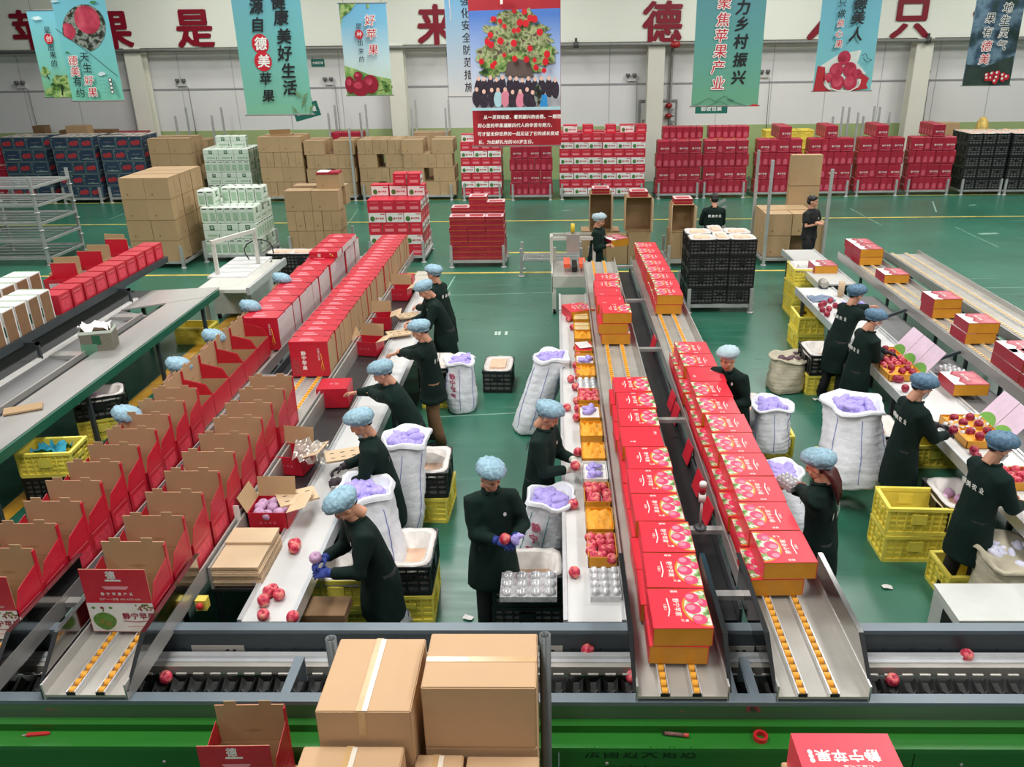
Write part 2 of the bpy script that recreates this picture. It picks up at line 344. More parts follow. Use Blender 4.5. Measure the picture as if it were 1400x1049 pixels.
# ================================================================ hanging banners
class Banner:
    def __init__(s, name, label, bl, br, Y, topz, face, mats):
        a = PY(*bl, Y); b = PY(*br, Y); s.Y = Y; s.x0 = a.x; s.z0 = (a.z+b.z)/2; s.W = b.x-a.x; s.H = topz-s.z0; s.k = (Y*math.cos(PITCH)+.4)/FPX
        s.e = empty(name, (s.x0, Y, s.z0), label=label, cat='banner', group='hanging banners')
        MB().box(0, s.W, 0, .006, 0, s.H).build('cloth', face, s.e)
        for z in (.0, s.H): MB().tube([(-.03, .003, z), (s.W+.03, .003, z)], .012, 6).build('hem_rod', M_GREY, s.e)
        for x in (.1, s.W-.1): MB().tube([(x, .003, s.H), (x, .003, s.H+1.2)], .005, 4).build('cord', M_GREY, s.e)
        s.m = MB(); s.mats = mats; s.L = 0
    def uv(s, px, py): p = PY(px, py, s.Y); return p.x-s.x0, p.z-s.z0
    def y(s): s.L += 1; return -.003-.0036*s.L
    def chars(s, lst, size, mi, outline=None, sh=.12):
        """lst: (char, px, py) centres; size in px"""
        z = size*s.k
        if outline is not None:
            y = s.y()
            for c, px, py in lst: u, v = s.uv(px, py); text(s.m, c, u-z*.5, v-z*.36, z, F_FRONT(0, y, 0), outline, shear=sh, wgt='#')
        y = s.y()
        for c, px, py in lst: u, v = s.uv(px, py); text(s.m, c, u-z*.5, v-z*.36, z, F_FRONT(0, y, 0), mi, shear=sh, wgt='' if outline is not None else '~' if size > 14 else '')
    def poly(s, pts, mi):
        y = s.y(); s.m.poly([(u, y, v) for u, v in (s.uv(*p) for p in pts)], mi)
    def disc(s, px, py, rx, ry, mi, n=18):
        u, v = s.uv(px, py); s.m.disc((u, s.y(), v), rx*s.k, ry*s.k, mi, n, 'xz')
    def line(s, pts, w, mi):
        y = s.y(); q = [s.uv(*p) for p in pts]
        for (a, b), (c, d) in zip(q, q[1:]):
            n = Vector((-(d-b), c-a)); n = n.normalized()*w*s.k/2 if n.length else n
            s.m.poly([(a-n.x, y, b-n.y), (c-n.x, y, d-n.y), (c+n.x, y, d+n.y), (a+n.x, y, b+n.y)], mi)
    def blob(s, px, py, rx, ry, mi, n=22, j=.25, seed=0):
        rnd = random.Random(seed); pts = []
        for i in range(n): a = 2*math.pi*i/n; r = 1+rnd.uniform(-j, j); pts.append((px+rx*r*math.cos(a), py+ry*r*math.sin(a)))
        s.poly(pts, mi)
    def done(s, name='print'): return s.m.build(name, s.mats, s.e)
TEAL = [(0, (118, 186, 158)), (.45, (112, 184, 178)), (1, (104, 168, 200))]
M_LEAF = speckle_mat('print_leaves', [(36, 66, 30), (92, 132, 60), (168, 190, 120), (70, 104, 48)], 6)
M_DKLEAF = speckle_mat('print_dark_leaves', [(24, 26, 22), (48, 56, 40), (150, 160, 150), (40, 44, 36)], 9)
M_APPLE = speckle_mat('print_apple', [(150, 36, 60), (190, 60, 84), (214, 96, 112)], 3)
M_CLOUD = mat('print_cloud', (200, 220, 224), .5); M_HILL = speckle_mat('print_hill', [(70, 120, 60), (126, 168, 90), (180, 200, 130)], 4)
M_RED2 = mat('print_red', (176, 36, 48), .5, var=.06, scale=2)
# banner: bred slogan (behind, far left)
b = Banner('hanging_banner', 'pale blue banner with orchard drawing, half hidden at the far left', (63, 134), (122, 132), 19.5, PY(60, 14, 19.5).z, grad_mat('g1', [(0, (120, 176, 110)), (.3, (126, 196, 184)), (1, (110, 178, 206))], 2, 0, 2.2), [M_INKK, M_INKR, M_INKW, M_LEAF, M_HILL, M_CLOUD])
b.blob(88, 126, 24, 9, 4, seed=3); b.blob(62, 98, 6, 6, 3, seed=2); b.line([(64, 102), (68, 108)], 1.5, 0); b.blob(84, 112, 13, 11, 3, seed=5); b.line([(85, 116), (86, 130)], 1.6, 0); b.blob(70, 124, 6, 5, 3, seed=8)
b.blob(51, 25, 7, 2.5, 5, seed=1); b.disc(67.5, 53, 6, 6.5, 1); b.chars([('创', 67.5, 53)], 8, 2); b.chars([('是', 65, 41), ('出', 70.5, 65), ('来', 73, 75), ('的', 75, 87)], 9, 0); b.done()
# banner: born good fruit, apple circle
b = Banner('hanging_banner', 'turquoise banner with a round photo of two apples on the tree', (100, 139), (170, 137), 15.0, 8.4, grad_mat('g2', [(0, (118, 196, 170)), (.5, (116, 194, 206)), (1, (110, 178, 208))], 2, 0, 2.4), [M_INKK, M_INKR, M_INKW, M_APPLE, M_DKLEAF, M_CLOUD, mat('print_leaf_green', (60, 130, 70), .5)])
circ = [(115+29.5*math.cos(a), 39+33*math.sin(a)) for a in [2*math.pi*i/40 for i in range(40)]]
cut = [p for p in circ if not (p[1] > 30 and (p[0]-86)*(22)/34+49 < p[1]-.0 and p[0] < 122)]
b.poly(cut, 4); b.disc(119.5, 27, 17, 17.5, 3, 24); b.poly([(86.5, 33), (92, 31), (99, 34), (104, 42), (103, 50), (98, 55), (88, 49)], 3)
b.line([(76, 39), (90, 49), (122, 72), (161, 104)], .7, 0)
b.blob(140, 101, 6, 2.4, 5, seed=4); b.blob(75, 2, 5, 1.5, 5, seed=6); b.blob(128, 3, 4, 2, 6, seed=6); b.blob(93, 72, 3, 1.5, 6, seed=7)
b.chars([('天', 116, 78), ('生', 120, 93), ('有', 107, 112), ('约', 111, 127)], 13, 0); b.chars([('德', 101, 83), ('美', 104, 98), ('好', 123, 110), ('果', 128, 126)], 13, 1, 2)
for i in range(4):
    b.disc(152.3+i*1.4, 109+i*5.4, 2.6, 2.7, 0, 14); b.disc(152.3+i*1.4, 109+i*5.4, 1.7, 1.8, 2, 14)
for i in range(2):
    for j in range(4): b.chars([('一', 140+i*5.5+j, 110+j*5.3)], 3.2, 0)
b.done()
# banner: healthy life
b = Banner('hanging_banner', 'tall teal banner with two red discs and black calligraphy columns', (338, 157), (428, 157), 14.0, 8.4, grad_mat('g3', [(0, (116, 180, 148)), (.4, (106, 176, 172)), (1, (98, 158, 190))], 2, 0, 2.6), [M_INKK, M_INKR, M_INKW, mat('print_sprig', (104, 140, 96), .5)])
b.disc(356, 60, 11.5, 12.5, 1); b.disc(360, 84, 11.8, 12.5, 1); b.chars([('德', 356, 60), ('美', 360.5, 84)], 17, 2)
b.chars([('健', 380, 2), ('康', 384, 24), ('美', 388, 50), ('好', 389, 73), ('生', 394, 97), ('活', 396, 120)], 20, 0)
b.chars([('源', 350, 9), ('自', 352, 34)], 19, 0); b.chars([('苹', 363, 108), ('果', 367, 131)], 17, 0)
for (x, y, r) in ((410, 128, -.6), (414, 140, .5), (407, 150, -.5), (425, 148, .7), (416, 132, .8)):
    b.poly([(x-8, y-6), (x-2, y-1), (x+3, y+6), (x-3, y+3)] if r < 0 else [(x+7, y-7), (x+3, y), (x-1, y+6), (x, y-2)], 3)
b.line([(411, 126), (418, 140), (420, 152)], 1, 3); b.done()
# banner: good apples
b = Banner('hanging_banner', 'small sky blue banner with three glossy apples and red title', (475, 131), (537, 130), 20.0, PY(500, 4, 20.0).z, grad_mat('g4', [(0, (206, 220, 190)), (.35, (196, 220, 222)), (.7, (122, 182, 208)), (1, (96, 164, 204))], 2, 0, 2.2), [M_INKK, M_INKR, M_INKW, M_LEAF, M_HILL, M_APPLE, mat('print_deepred', (150, 20, 46), .4)])
b.poly([(471, 90), (485, 94), (505, 102), (534, 108), (536.5, 130), (475, 131)], 4); b.blob(526, 117, 10, 8, 3, seed=5); b.poly([(464, 5), (486, 5), (480, 14), (468, 24), (466, 36)], 3); b.blob(503, 8, 2, 3, 3, seed=1)
for x, y, rx, ry in ((479, 116, 7, 11), (507, 115, 11, 12), (490, 104, 6, 6), (493, 120, 12, 11)): b.disc(x, y, rx, ry, 6); b.disc(x-rx*.25, y-ry*.3, rx*.5, ry*.4, 5)
b.disc(491.5, 47, 5.6, 6, 1); b.chars([('种', 491.5, 47)], 7, 2); b.chars([('是', 490.5, 36), ('出', 493, 58.5), ('来', 494, 70), ('的', 495, 81)], 8, 0)
b.chars([('好', 506, 28), ('苹', 508, 47), ('果', 510.5, 68)], 14, 1, 2); b.done()
# banner: safety measures (behind the red one)
b = Banner('hanging_banner', 'white and sky blue safety slogan banner half behind the red banner', (614, 132), (700, 132), 18.0, 8.6, grad_mat('g5', [(0, (236, 238, 236)), (.3, (206, 226, 236)), (1, (92, 186, 236))], 2, 0, 2.2), [M_INKK, M_INKW])
b.chars([(c, 635.5+i*.9, 1+i*16.9) for i, c in enumerate('强化安全防范措施')], 13, 0, sh=0); b.line([(613.5, -8), (616.5, 28)], 1.2, 1); b.done()
# banner: red with apple tree photo
b = Banner('hanging_banner', 'large red banner with photo of an apple tree above a group of people', (648, 201), (767, 198), 15.0, 8.4, M_RED2, [M_INKK, M_INKW, grad_mat('g6', [(0, (214, 222, 228)), (.6, (150, 178, 222)), (1, (84, 128, 204))], 2, .9, 2.1), M_LEAF, mat('print_fruit_red', (206, 26, 40), .4), M_DKLEAF, mat('print_skin', (226, 186, 168), .6), mat('print_cloth', (44, 34, 48), .6, var=.4, scale=20), mat('print_trunk', (96, 80, 74), .7), mat('print_paleblue', (170, 210, 216), .6), mat('print_pink', (214, 130, 150), .6), mat('print_blue', (40, 140, 206), .6), speckle_mat('print_olive', [(72, 84, 50), (120, 138, 88), (180, 190, 140), (96, 84, 72)], 12)])
b.poly([(640.5, 15), (766, 11), (766.5, 147), (646, 149)], 2)
rnd = random.Random(4)
for x, y, rx, ry in ((705, 30, 30, 18), (690, 45, 28, 16), (718, 50, 36, 16), (700, 68, 46, 18), (725, 75, 34, 16), (675, 78, 22, 14), (700, 88, 42, 14), (672, 98, 14, 7), (750, 74, 10, 12)): b.blob(x, y, rx, ry, 12 if rnd.random() < .6 else 3, 30, .3, seed=int(x))
b.poly([(690, 104), (694, 85), (708, 80), (724, 84), (730, 105)], 8)
for x, y in ((703, 15), (717, 16), (676, 26), (684, 29), (690, 36), (674, 26), (711, 31), (719, 32), (725, 25), (731, 26), (703, 42), (709, 41), (671, 48), (667, 57), (672, 61), (703, 59), (690, 75), (704, 80), (720, 81), (659, 84), (677, 86), (674, 90), (731, 82), (748, 74), (746, 84), (733, 92), (744, 96), (685, 56), (725, 66), (738, 44)):
    r = rnd.uniform(2.6, 4.4); b.disc(x, y, r, r*1.1, 4, 12)
for row, (y0, h) in enumerate(((107, 26), (123, 24))):
    n = 13 if row == 0 else 9
    for i in range(n):
        x = 650+(i+.5)*(113 if row == 0 else 84)/n+rnd.uniform(-1.5, 1.5); y = y0+rnd.uniform(-2, 2); col = 7
        if row == 1: col = {3: 9, 4: 10, 6: 10}.get(i, 7)
        b.blob(x, y+h*.5, 5.6, h*.5, col, 12, .1, seed=i+row*20); b.disc(x, y, 2.4, 3, 6, 10)
b.poly([(738, 128), (748, 128), (749, 144), (739, 144)], 11); b.blob(736, 128, 5, 15, 5, 12, .1, 9); b.poly([(646, 146), (766, 143.5), (766.5, 148), (646, 149.5)], 9)
b.chars([('苹', 687, -6)], 24, 1, sh=0)
for (s_, x, y) in (('从挑发到收容、看到振兴的去路。一颗甜', 663, 158), ('到心里的苹果凝聚四代人的辛苦与努力，', 655, 169.3), ('可才留无仰世界的一起见证了它的成长变成', 655, 180.5), ('长，为此献礼光的100岁生日。', 656, 191.3)):
    u, v = b.uv(x, y); z = 5.7*b.k; text(b.m, s_, u, v-z*.4, z, F_FRONT(0, b.y(), 0), 1, wgt='~', shear=.1)
b.done()
# banner: village revival
b = Banner('hanging_banner', 'green teal banner with red and black calligraphy and mountain outline', (945, 145), (1036, 145), 14.5, 8.4, grad_mat('g7', [(0, (104, 164, 130)), (.4, (94, 156, 150)), (1, (88, 138, 164))], 2, 0, 2.5), [M_INKK, M_INKR, M_INKW, mat('print_ridge', (60, 110, 96), .5)])
b.chars([('力', 1015.5, 10), ('乡', 1014, 33), ('村', 1012, 57), ('振', 1011, 82), ('兴', 1009, 106)], 19, 0)
b.chars([('聚', 990, 3), ('焦', 988, 27), ('苹', 985, 49), ('果', 984, 70), ('产', 981, 92), ('业', 981, 114)], 18, 1, 2)
b.line([(946, 145), (956, 141), (969, 134), (978, 139), (990, 131), (1003, 138), (994, 136), (1012, 142), (1020, 145)], .7, 3); b.line([(968, 145), (983, 138), (996, 144)], .7, 3); b.poly([(1023, 145), (1029, 142.4), (1036, 143), (1036, 145.4)], 1); b.done()
# banner: honest people
b = Banner('hanging_banner', 'light blue banner with a bowl of piled apples at its foot', (1111, 125), (1190, 124), 17.0, 8.6, grad_mat('g8', [(0, (128, 196, 196)), (.5, (118, 190, 206)), (1, (116, 178, 204))], 2, 0, 2.4), [M_INKK, M_INKR, M_INKW, M_APPLE, M_RED2, mat('print_white', (214, 222, 214), .5), mat('print_apple_deep', (180, 40, 70), .5)])
b.poly([(1120, 91), (1147, 74), (1178, 68), (1172, 86), (1184, 100), (1172, 108), (1130, 100)], 5)
b.poly([(1111.5, 125), (1118, 90), (1128, 92), (1128, 106), (1145, 124.5)], 4); b.poly([(1165, 124), (1176, 98), (1188, 107), (1184, 115), (1186, 121)], 4)
b.disc(1151, 113, 25, 12, 5)
for x, y, r in ((1154, 79, 8.5), (1143, 96, 9), (1161, 95, 9), (1132, 106, 6), (1171, 101, 6), (1144, 113, 9), (1161, 113, 9)): b.disc(x, y, r, r*1.05, 6, 16); b.disc(x-r*.15, y-r*.2, r*.75, r*.75, 3, 14)
b.line([(1127, 110), (1132, 120), (1145, 124), (1160, 124), (1172, 118), (1175, 108)], 1.2, 2); b.line([(1176, 76), (1182, 73), (1184, 80), (1190, 82), (1184, 85), (1178, 80)], .7, 0)
b.chars([('德', 1174, 4), ('美', 1171, 24), ('人', 1168, 47)], 18, 0); b.chars([('只', 1150, 4), ('做', 1148.5, 18.5)], 11, 0); b.chars([('良', 1147, 32), ('心', 1145, 46), ('果', 1144.5, 60)], 10, 1, 2); b.done()
# banner: spirit of the land
b = Banner('hanging_banner', 'dark mountain photo banner with a basket of apples at its foot', (1315, 118), (1380, 116), 19.0, 8.8, speckle_mat('print_mountain', [(28, 50, 48), (56, 78, 90), (110, 138, 156), (60, 84, 104), (40, 62, 58)], 1.6), [M_INKK, M_INKR, M_INKW, M_APPLE, mat('print_forest', (36, 56, 48), .6, var=.4, scale=4)])
b.poly([(1315.5, 118), (1321, 88), (1345, 92), (1386, 76), (1380, 116)], 4); b.disc(1361, 106, 15.5, 9.5, 4)
for x, y in ((1349, 103), (1356, 101), (1363, 100), (1370, 103), (1353, 107), (1361, 106), (1369, 108), (1358, 111), (1374, 105), (1347, 107)): b.disc(x, y, 3.6, 3.6, 1, 12); b.disc(x-1, y-1, 1.6, 1.6, 2, 10)
b.chars([('地', 1375, 11), ('生', 1371, 28), ('灵', 1369, 45), ('气', 1366, 62)], 13, 0, 2); b.chars([('果', 1351, 25), ('有', 1347, 44)], 13, 0, 2); b.chars([('德', 1345, 63), ('美', 1342, 81)], 14, 1, 2); b.done()
# ================================================================ pallets, cartons and crates standing in the hall
M_STEEL = mat('galvanised', (176, 178, 176), .45, .35, var=.1, scale=5)
M_KRAFT = mat('kraft', (176, 146, 108), .75, var=.05, scale=3, rv=.05, bump=.08)
M_KRAFTD = mat('kraft_seam', (120, 92, 62), .8)
M_KRAFTL = mat('kraft_pale', (204, 178, 144), .75, var=.05, scale=3)
M_TAPE = mat('tape', (214, 190, 152), .25, var=.05)
M_RED = mat('carton_red', (200, 40, 60), .38, var=.05, rv=.06)
M_BURG = mat('carton_burgundy', (160, 30, 52), .4, var=.08, rv=.08)
M_BURGD = mat('carton_burgundy_print', (196, 82, 102), .45, var=.3, scale=30)
M_CWHITE = mat('carton_white', (226, 224, 220), .5, var=.04)
M_NAVY = mat('carton_navy', (42, 62, 84), .5, var=.12, rv=.1)
M_LINE = mat('carton_line', (132, 150, 140), .5)
M_PRED = mat('carton_red_print', (168, 52, 58), .5, var=.2, scale=20)
M_GW = mat('carton_mint', (212, 224, 210), .5, var=.06, scale=12, rv=.05)
M_GWL = mat('carton_mint_print', (160, 188, 160), .5, var=.15, scale=20)
M_GRN = mat('carton_green', (34, 92, 62), .5)
M_DARK = mat('matt_black', (24, 24, 24), .7)  # one black for casters, feet, handle marks, notches and openings
M_PINK = mat('label_pink', (226, 128, 136), .5)
M_GREENA = mat('print_green_apple', (70, 116, 50), .5, var=.2, scale=30)
M_BLK = mat('crate_black', (26, 27, 29), .42, var=.15, rv=.2)
M_LINER = mat('liner_white', (222, 216, 210), .35, var=.06, scale=14, bump=.18, bscale=14)
M_PEACH = mat('liner_peach', (226, 186, 158), .6, var=.1, scale=10)
CM = {}
def prints(mb, kind, w, h, F, long):
    """flat print on one side; F maps local (x centred, y up) to the face"""
    q = lambda x0, x1, y0, y1, mi, d=.0: mb.add([(x0, y0, .002+d), (x1, y0, .002+d), (x1, y1, .002+d), (x0, y1, .002+d)], [(0, 1, 2, 3)], mi, False, F)
    if kind == 'blue':
        t = .008
        q(-w/2+.01, w/2-.01, h-.02, h-.02+t*1.4, 1); q(-w/2+.01, w/2-.01, .012, .012+t, 1); q(-w/2+.01, -w/2+.01+t*1.3, .012, h-.012, 1); q(w/2-.01-t, w/2-.01, .012, h-.012, 1)
        if long: q(-w*.2, w*.25, h*.5, h*.58, 3); q(-w*.3, w*.4, h*.16, h*.24, 1); q(-w*.1, w*.1, h*.22, h*.3, 1); q(-w*.42, -w*.36, h*.76, h*.84, 1)
        else: mb.disc((-.06, h*.45, .002), .09, h*.2, 2, 9, 'xy', F); mb.disc((.06, h*.5, .003), .09, h*.22, 2, 9, 'xy', F); q(-w*.42, -w*.36, h*.76, h*.84, 1)
    elif kind == 'brown':
        q(-w/2, w/2, h-.006, h-.001, 1)
        if not long: q(-.004, .004, 0, h, 1); q(w*.2, w*.25, h*.2, h*.3, 1)
        else: q(-w*.25, -w*.2, h*.18, h*.26, 1)
    elif kind == 'mint':
        if long:
            q(-w/2+.01, w/2-.01, h*.56, h*.6, 1); q(-.055, .055, h*.58, h*.92, 2); text(mb, '苹', -.045, h*.66, .09, F @ Matrix.Translation((0, 0, .004)), 0)
            q(-w*.3, w*.25, h*.16, h*.3, 1); q(w*.33, w*.38, h*.1, h*.34, 2)
        else: q(-w*.36, w*.36, h*.12, h*.7, 1); q(-w*.3, w*.3, h-.035, h-.012, 3)
    elif kind == 'rw':
        if long:
            q(-w/2+.006, w/2-.006, .004, h-.03, 1); mb.disc((-w*.27, h*.34, .004), .055, .06, 2, 10, 'xy', F)
            text(mb, '静宁苹果', -w*.1, h*.3, w*.12, F @ Matrix.Translation((0, 0, .004)), 0, wgt='~'); q(w*.2, w*.45, h*.72, h*.8, 0, .002)
        else: q(-w*.32, w*.34, h*.18, h*.45, 3); q(-w*.3, w*.3, h*.74, h*.8, 3)
    elif kind == 'burg':
        if long: text(mb, '静宁苹果', -w*.26, h*.36, w*.17, F @ Matrix.Translation((0, 0, .003)), 2, wgt='~'); q(w*.1, w*.42, h*.2, h*.26, 1); q(-w*.4, w*.42, h*.05, h*.1, 1)
        else: mb.disc((0, h*.38, .003), w*.3, h*.2, 1, 10, 'xy', F); q(-w*.3, w*.3, h*.12, h*.38, 1)
KMATS = {'blue': [M_NAVY, M_LINE, M_PRED, mat('carton_grey_print', (104, 104, 112), .5)], 'brown': [M_KRAFT, M_KRAFTD], 'mint': [M_GW, M_GWL, M_GRN, M_DARK],
         'rw': [M_RED, M_CWHITE, M_GREENA, M_PINK], 'burg': [M_BURG, M_BURGD, mat('print_pale', (226, 196, 196), .5)]}
def carton_mesh(kind, a, b, h):
    key = (kind, round(a, 3), round(b, 3), round(h, 3))
    if key in CM: return CM[key]
    m = MB(); g = .004; x, y = a/2-g, b/2-g
    if kind in ('mint', 'burg'):      # gable shoulders
        c = min(.03, h*.12)
        m.loft([[(-x, -y, 0), (x, -y, 0), (x, y, 0), (-x, y, 0)], [(-x, -y, h-c), (x, -y, h-c), (x, y, h-c), (-x, y, h-c)], [(-x+c, -y+c, h-g), (x-c, -y+c, h-g), (x-c, y-c, h-g), (-x+c, y-c, h-g)]], 0, False)
        if kind == 'mint': m.box(-.05, .05, -.02, .02, h-g, h-g+.003, 3)
        hh = h-c
    else:
        m.box(-x, x, -y, y, 0, h-g); hh = h-g
    if kind == 'brown':
        m.quad((-x, -.03, h-g+.001), (x, -.03, h-g+.001), (x, .03, h-g+.001), (-x, .03, h-g+.001), 2); m.quad((-x, -.003, h-g+.002), (x, -.003, h-g+.002), (x, .003, h-g+.002), (-x, .003, h-g+.002), 1)
    if kind == 'blue': m.quad((-x+.01, -y+.01, h-g+.001), (x-.01, -y+.01, h-g+.001), (x-.01, y-.01, h-g+.001), (-x+.01, y-.01, h-g+.001), 4); m.quad((-x+.1, -.06, h-g+.002), (x-.1, -.06, h-g+.002), (x-.1, .06, h-g+.002), (-x+.1, .06, h-g+.002), 3)
    prints(m, kind, 2*x, hh, F_FRONT(0, -y, 0), True); prints(m, kind, 2*x, hh, F_BACK(0, y, 0), True)
    prints(m, kind, 2*y, hh, F_RIGHT(x, 0, 0), False); prints(m, kind, 2*y, hh, F_LEFT(-x, 0, 0), False)
    mats = list(KMATS[kind])
    if kind == 'brown': mats.append(M_TAPE)
    if kind == 'blue': mats.append(mat('carton_top_pale', (206, 196, 182), .6))
    CM[key] = m.mesh(kind+'_carton', mats)
    return CM[key]
KNAME = {'blue': ('navy_carton', 'navy fruit carton'), 'brown': ('kraft_carton', 'brown carton'), 'mint': ('mint_gift_carton', 'mint carton'), 'rw': ('red_white_carton', 'red-white carton'), 'burg': ('burgundy_gift_carton', 'deep red carton')}
def put_carton(kind, a, b, h, loc, rz, label, group):
    o = ob(KNAME[kind][0], carton_mesh(kind, a, b, h), None, loc, rz)
    return tag(o, label, 'carton', group)
def pallet(x0, x1, y0, D, label, posts=.34, deck=.17, tall=None, group='steel post pallets', z=0.0):
    e = empty('post_pallet', ((x0+x1)/2, y0+D/2, z), label=label, cat='pallet', group=group); w = (x1-x0)/2; d = D/2
    f = MB(); t = .05
    for sy in (-d, d): f.box(-w, w, sy-t/2, sy+t/2, deck-.06, deck-.005)
    for sx in (-w, w): f.box(sx-t/2, sx+t/2, -d, d, deck-.06, deck-.005)
    f.build('base_frame', M_STEEL, e)
    for k in range(5):
        y = -d+.15+(2*d-.3)*k/4; MB().box(-w, w, y-.03, y+.03, deck-.03, deck-.004).build('slat', M_STEEL, e)
    for i, (sx, sy) in enumerate(((-1, -1), (1, -1), (1, 1), (-1, 1))):
        h = tall[i] if tall else posts
        p = MB(); p.box(sx*(w-.035)-.03, sx*(w-.035)+.03, sy*(d+.02)-.03, sy*(d+.02)+.03, .02, deck+h); p.lathe([(.07, 0), (.07, .018), (.05, .03)], 10, (sx*(w-.035), sy*(d+.02), 0)); p.build('post', M_STEEL, e)
    return e
LAYW = {1: ['only'], 2: ['left', 'right'], 3: ['left', 'middle', 'right'], 4: ['first', 'second', 'third', 'fourth']}
def stack(kind, pxL, pxR, pyF, rows, h, what, D=1.15, L=None, S=None, X=None, Y=None, palletlab=None, deck=.17, posts=.34, tall=None, skip=(), frontY=None, full=False):
    """rows: strings of L/S/_ from the bottom layer up, seen from the front. L long side front, S short side front, '_' gap"""
    a = PZ(pxL, pyF, 0); b = PZ(pxR, pyF, 0); x0, x1, y0 = a.x, b.x, (a.y+b.y)/2
    if X: x0, x1 = X
    if Y: y0 = Y
    W = x1-x0; n = len(rows)
    nL = max(rows, key=lambda r: r.count('L')); wL = L or W/len(nL); wS = S or wL*.72
    pallet(x0, x1, y0, D, palletlab or 'grey steel post pallet under the %s' % what, posts, deck, tall)
    side = 1 if (x0+x1) < 0 else -1
    for r, row in enumerate(rows):
        z = deck+r*h; top = (r == n-1); widths = [(wL if c == 'L' else wS if c == 'S' else wS*.55) for c in row]; tot = sum(widths); x = x0+(W-tot)/2 if tot <= W+.02 else x0-(tot-W)/2
        cnt = 0
        for i, c in enumerate(row):
            w = widths[i]
            if c != '_':
                dep = wS if c == 'L' else wL; k = max(1, int((D+.06)/dep)); gap = 0 if k == 1 else (D-k*dep)/(k-1)
                last = (i == len(row)-1) if side > 0 else (i == 0)
                above = rows[r+1] if not top else ''
                for j in range(k):
                    if j and not (top or last or full or kind in ('blue', 'brown', 'mint')): continue
                    if (r, i, j) in skip: continue
                    if kind == 'burg' and j > (1 if c == 'L' else 0) : continue
                    pos = 'front' if j == 0 else ORD[j]+' deep'
                    jx = random.uniform(-.006, .006)
                    lay = ORD[n-1-r] if n > 1 else 'only'
                    lab = '%s, %s %s, %s layer down, %s' % (KNAME[kind][1], ORD[cnt], pos, lay, what)
                    put_carton(kind, wL, wS, h, (x+w/2+jx, y0+.02+dep/2+j*(dep+max(gap, 0)), z), 0 if c == 'L' else math.pi/2, lab, 'cartons of the '+what)
                cnt += 1
            x += w
    return x0, x1, y0, deck+n*h
BL = ['SSL', 'LSS', 'SSL', 'LSS', 'SSL']
BL2 = ['LSS', 'SSL', 'LSS', 'SSL', 'LSS']
stack('burg', -22, 19, 278, ['LSLL', 'SSSSSSS', 'LSLL', 'SSSSSSS'], .44, 'red stack at the left edge', S=.21, L=.34)
stack('blue', 21, 77, 278, BL, .385, 'left blue stack', L=.56, S=.42)
stack('blue', 90, 141, 278, BL2, .385, 'middle blue stack', L=.53, S=.40)
stack('blue', 153, 207, 277, BL2, .385, 'right blue stack', L=.56, S=.42)
stack('brown', 218, 270, 277, ['LL', 'SSL', 'LL', 'LL'], .46, 'kraft stack beside the blue ones', L=.66, S=.43)
x0, x1, y0, zt = stack('mint', 289, 347, 274, ['SSSSSSS', 'LLL', 'SSSSSSS', 'LLL'], .37, 'rear mint stack', L=.49, S=.21)
for i in range(2): put_carton('mint', .49, .21, .37, (x0+.55+i*.5, y0+.5, zt), 0, 'pale mint gift carton lying alone on top of rear mint stack, %s' % ('left', 'right')[i], 'loose mint cartons')
x0, x1, y0, zt = stack('brown', 365, 418, 276, ['SSS', 'LL', 'SSS', 'LL'], .465, 'kraft stack left of the tall post', L=.70, S=.46)
mm = MB(); mm.box(-.4, .25, -.2, .2, 0, .06); mm.quad((-.4, -.2, .06), (.25, -.2, .06), (.3, -.3, .22), (-.38, -.3, .2)); tag(mm.build('folded_carton', M_KRAFT, None, (x0+.7, y0+.5, zt)), 'half folded carton lying on the kraft stack left of the post', 'carton')
stack('brown', 426, 488, 275, ['SSS', 'L_L', 'SSS', 'L_L'], .43, 'kraft stack right behind the tall post', L=.66, S=.5, tall=(.34, 2.1, .34, .34))
stack('brown', 498, 553, 274, ['L_L', 'SSS', 'L_L', 'SSS'], .43, 'second kraft stack from the post', L=.6, S=.48)
stack('brown', 558, 619, 274, ['SLS', 'L_L', 'SSS', 'L_L'], .43, 'kraft stack next to the red white one', L=.68, S=.52)
x0, x1, y0, zt = stack('rw', 634, 685, 274, ['SSSS', 'LLL', 'SSSS', 'LLL', 'SSSS', 'LLL', 'SSSS'], .235, 'left red white stack', L=.43, S=.32)
put_carton('rw', .45, .33, .235, (x0+.22, y0+.3, zt), 0, 'single red and white carton on top of the left red white stack', 'loose red white cartons')
x0, x1, y0, zt = stack('burg', 700, 754, 274, ['SSSSSSS', 'LSLL', 'SSSSSSS', 'LSLL'], .38, 'red stack below the red banner', S=.196, L=.37)
for i in range(6): put_carton('burg', .37, .196, .36, (x0+.35+i*.2, y0+.5, zt), math.pi/2, 'deep red gift carton in the loose top row below the red banner, %s' % ORD[i], 'loose top row below the banner')
for nm, L, R_px in (('middle red white stack', 767, 821), ('right red white stack', 825, 878)):
    x0, x1, y0, zt = stack('rw', L, R_px, 273, ['LLL', 'SSSS']*4, .235, nm, L=.45, S=.34)
    for i, (dx, t) in enumerate(((.3, 0), (.85, 1)) if 'middle' in nm else ((.2, 1), (.72, 0), (1.15, 1))):
        put_carton('rw', .45, .34, .235, (x0+dx, y0+.4, zt), (0, math.pi/2)[t], 'loose red and white carton lying on top of the %s, %s' % (nm, ORD[i]), 'loose red white cartons')
RB = ['SSSSSSS', 'LSLL', 'SSSSSSS', 'LSLL']
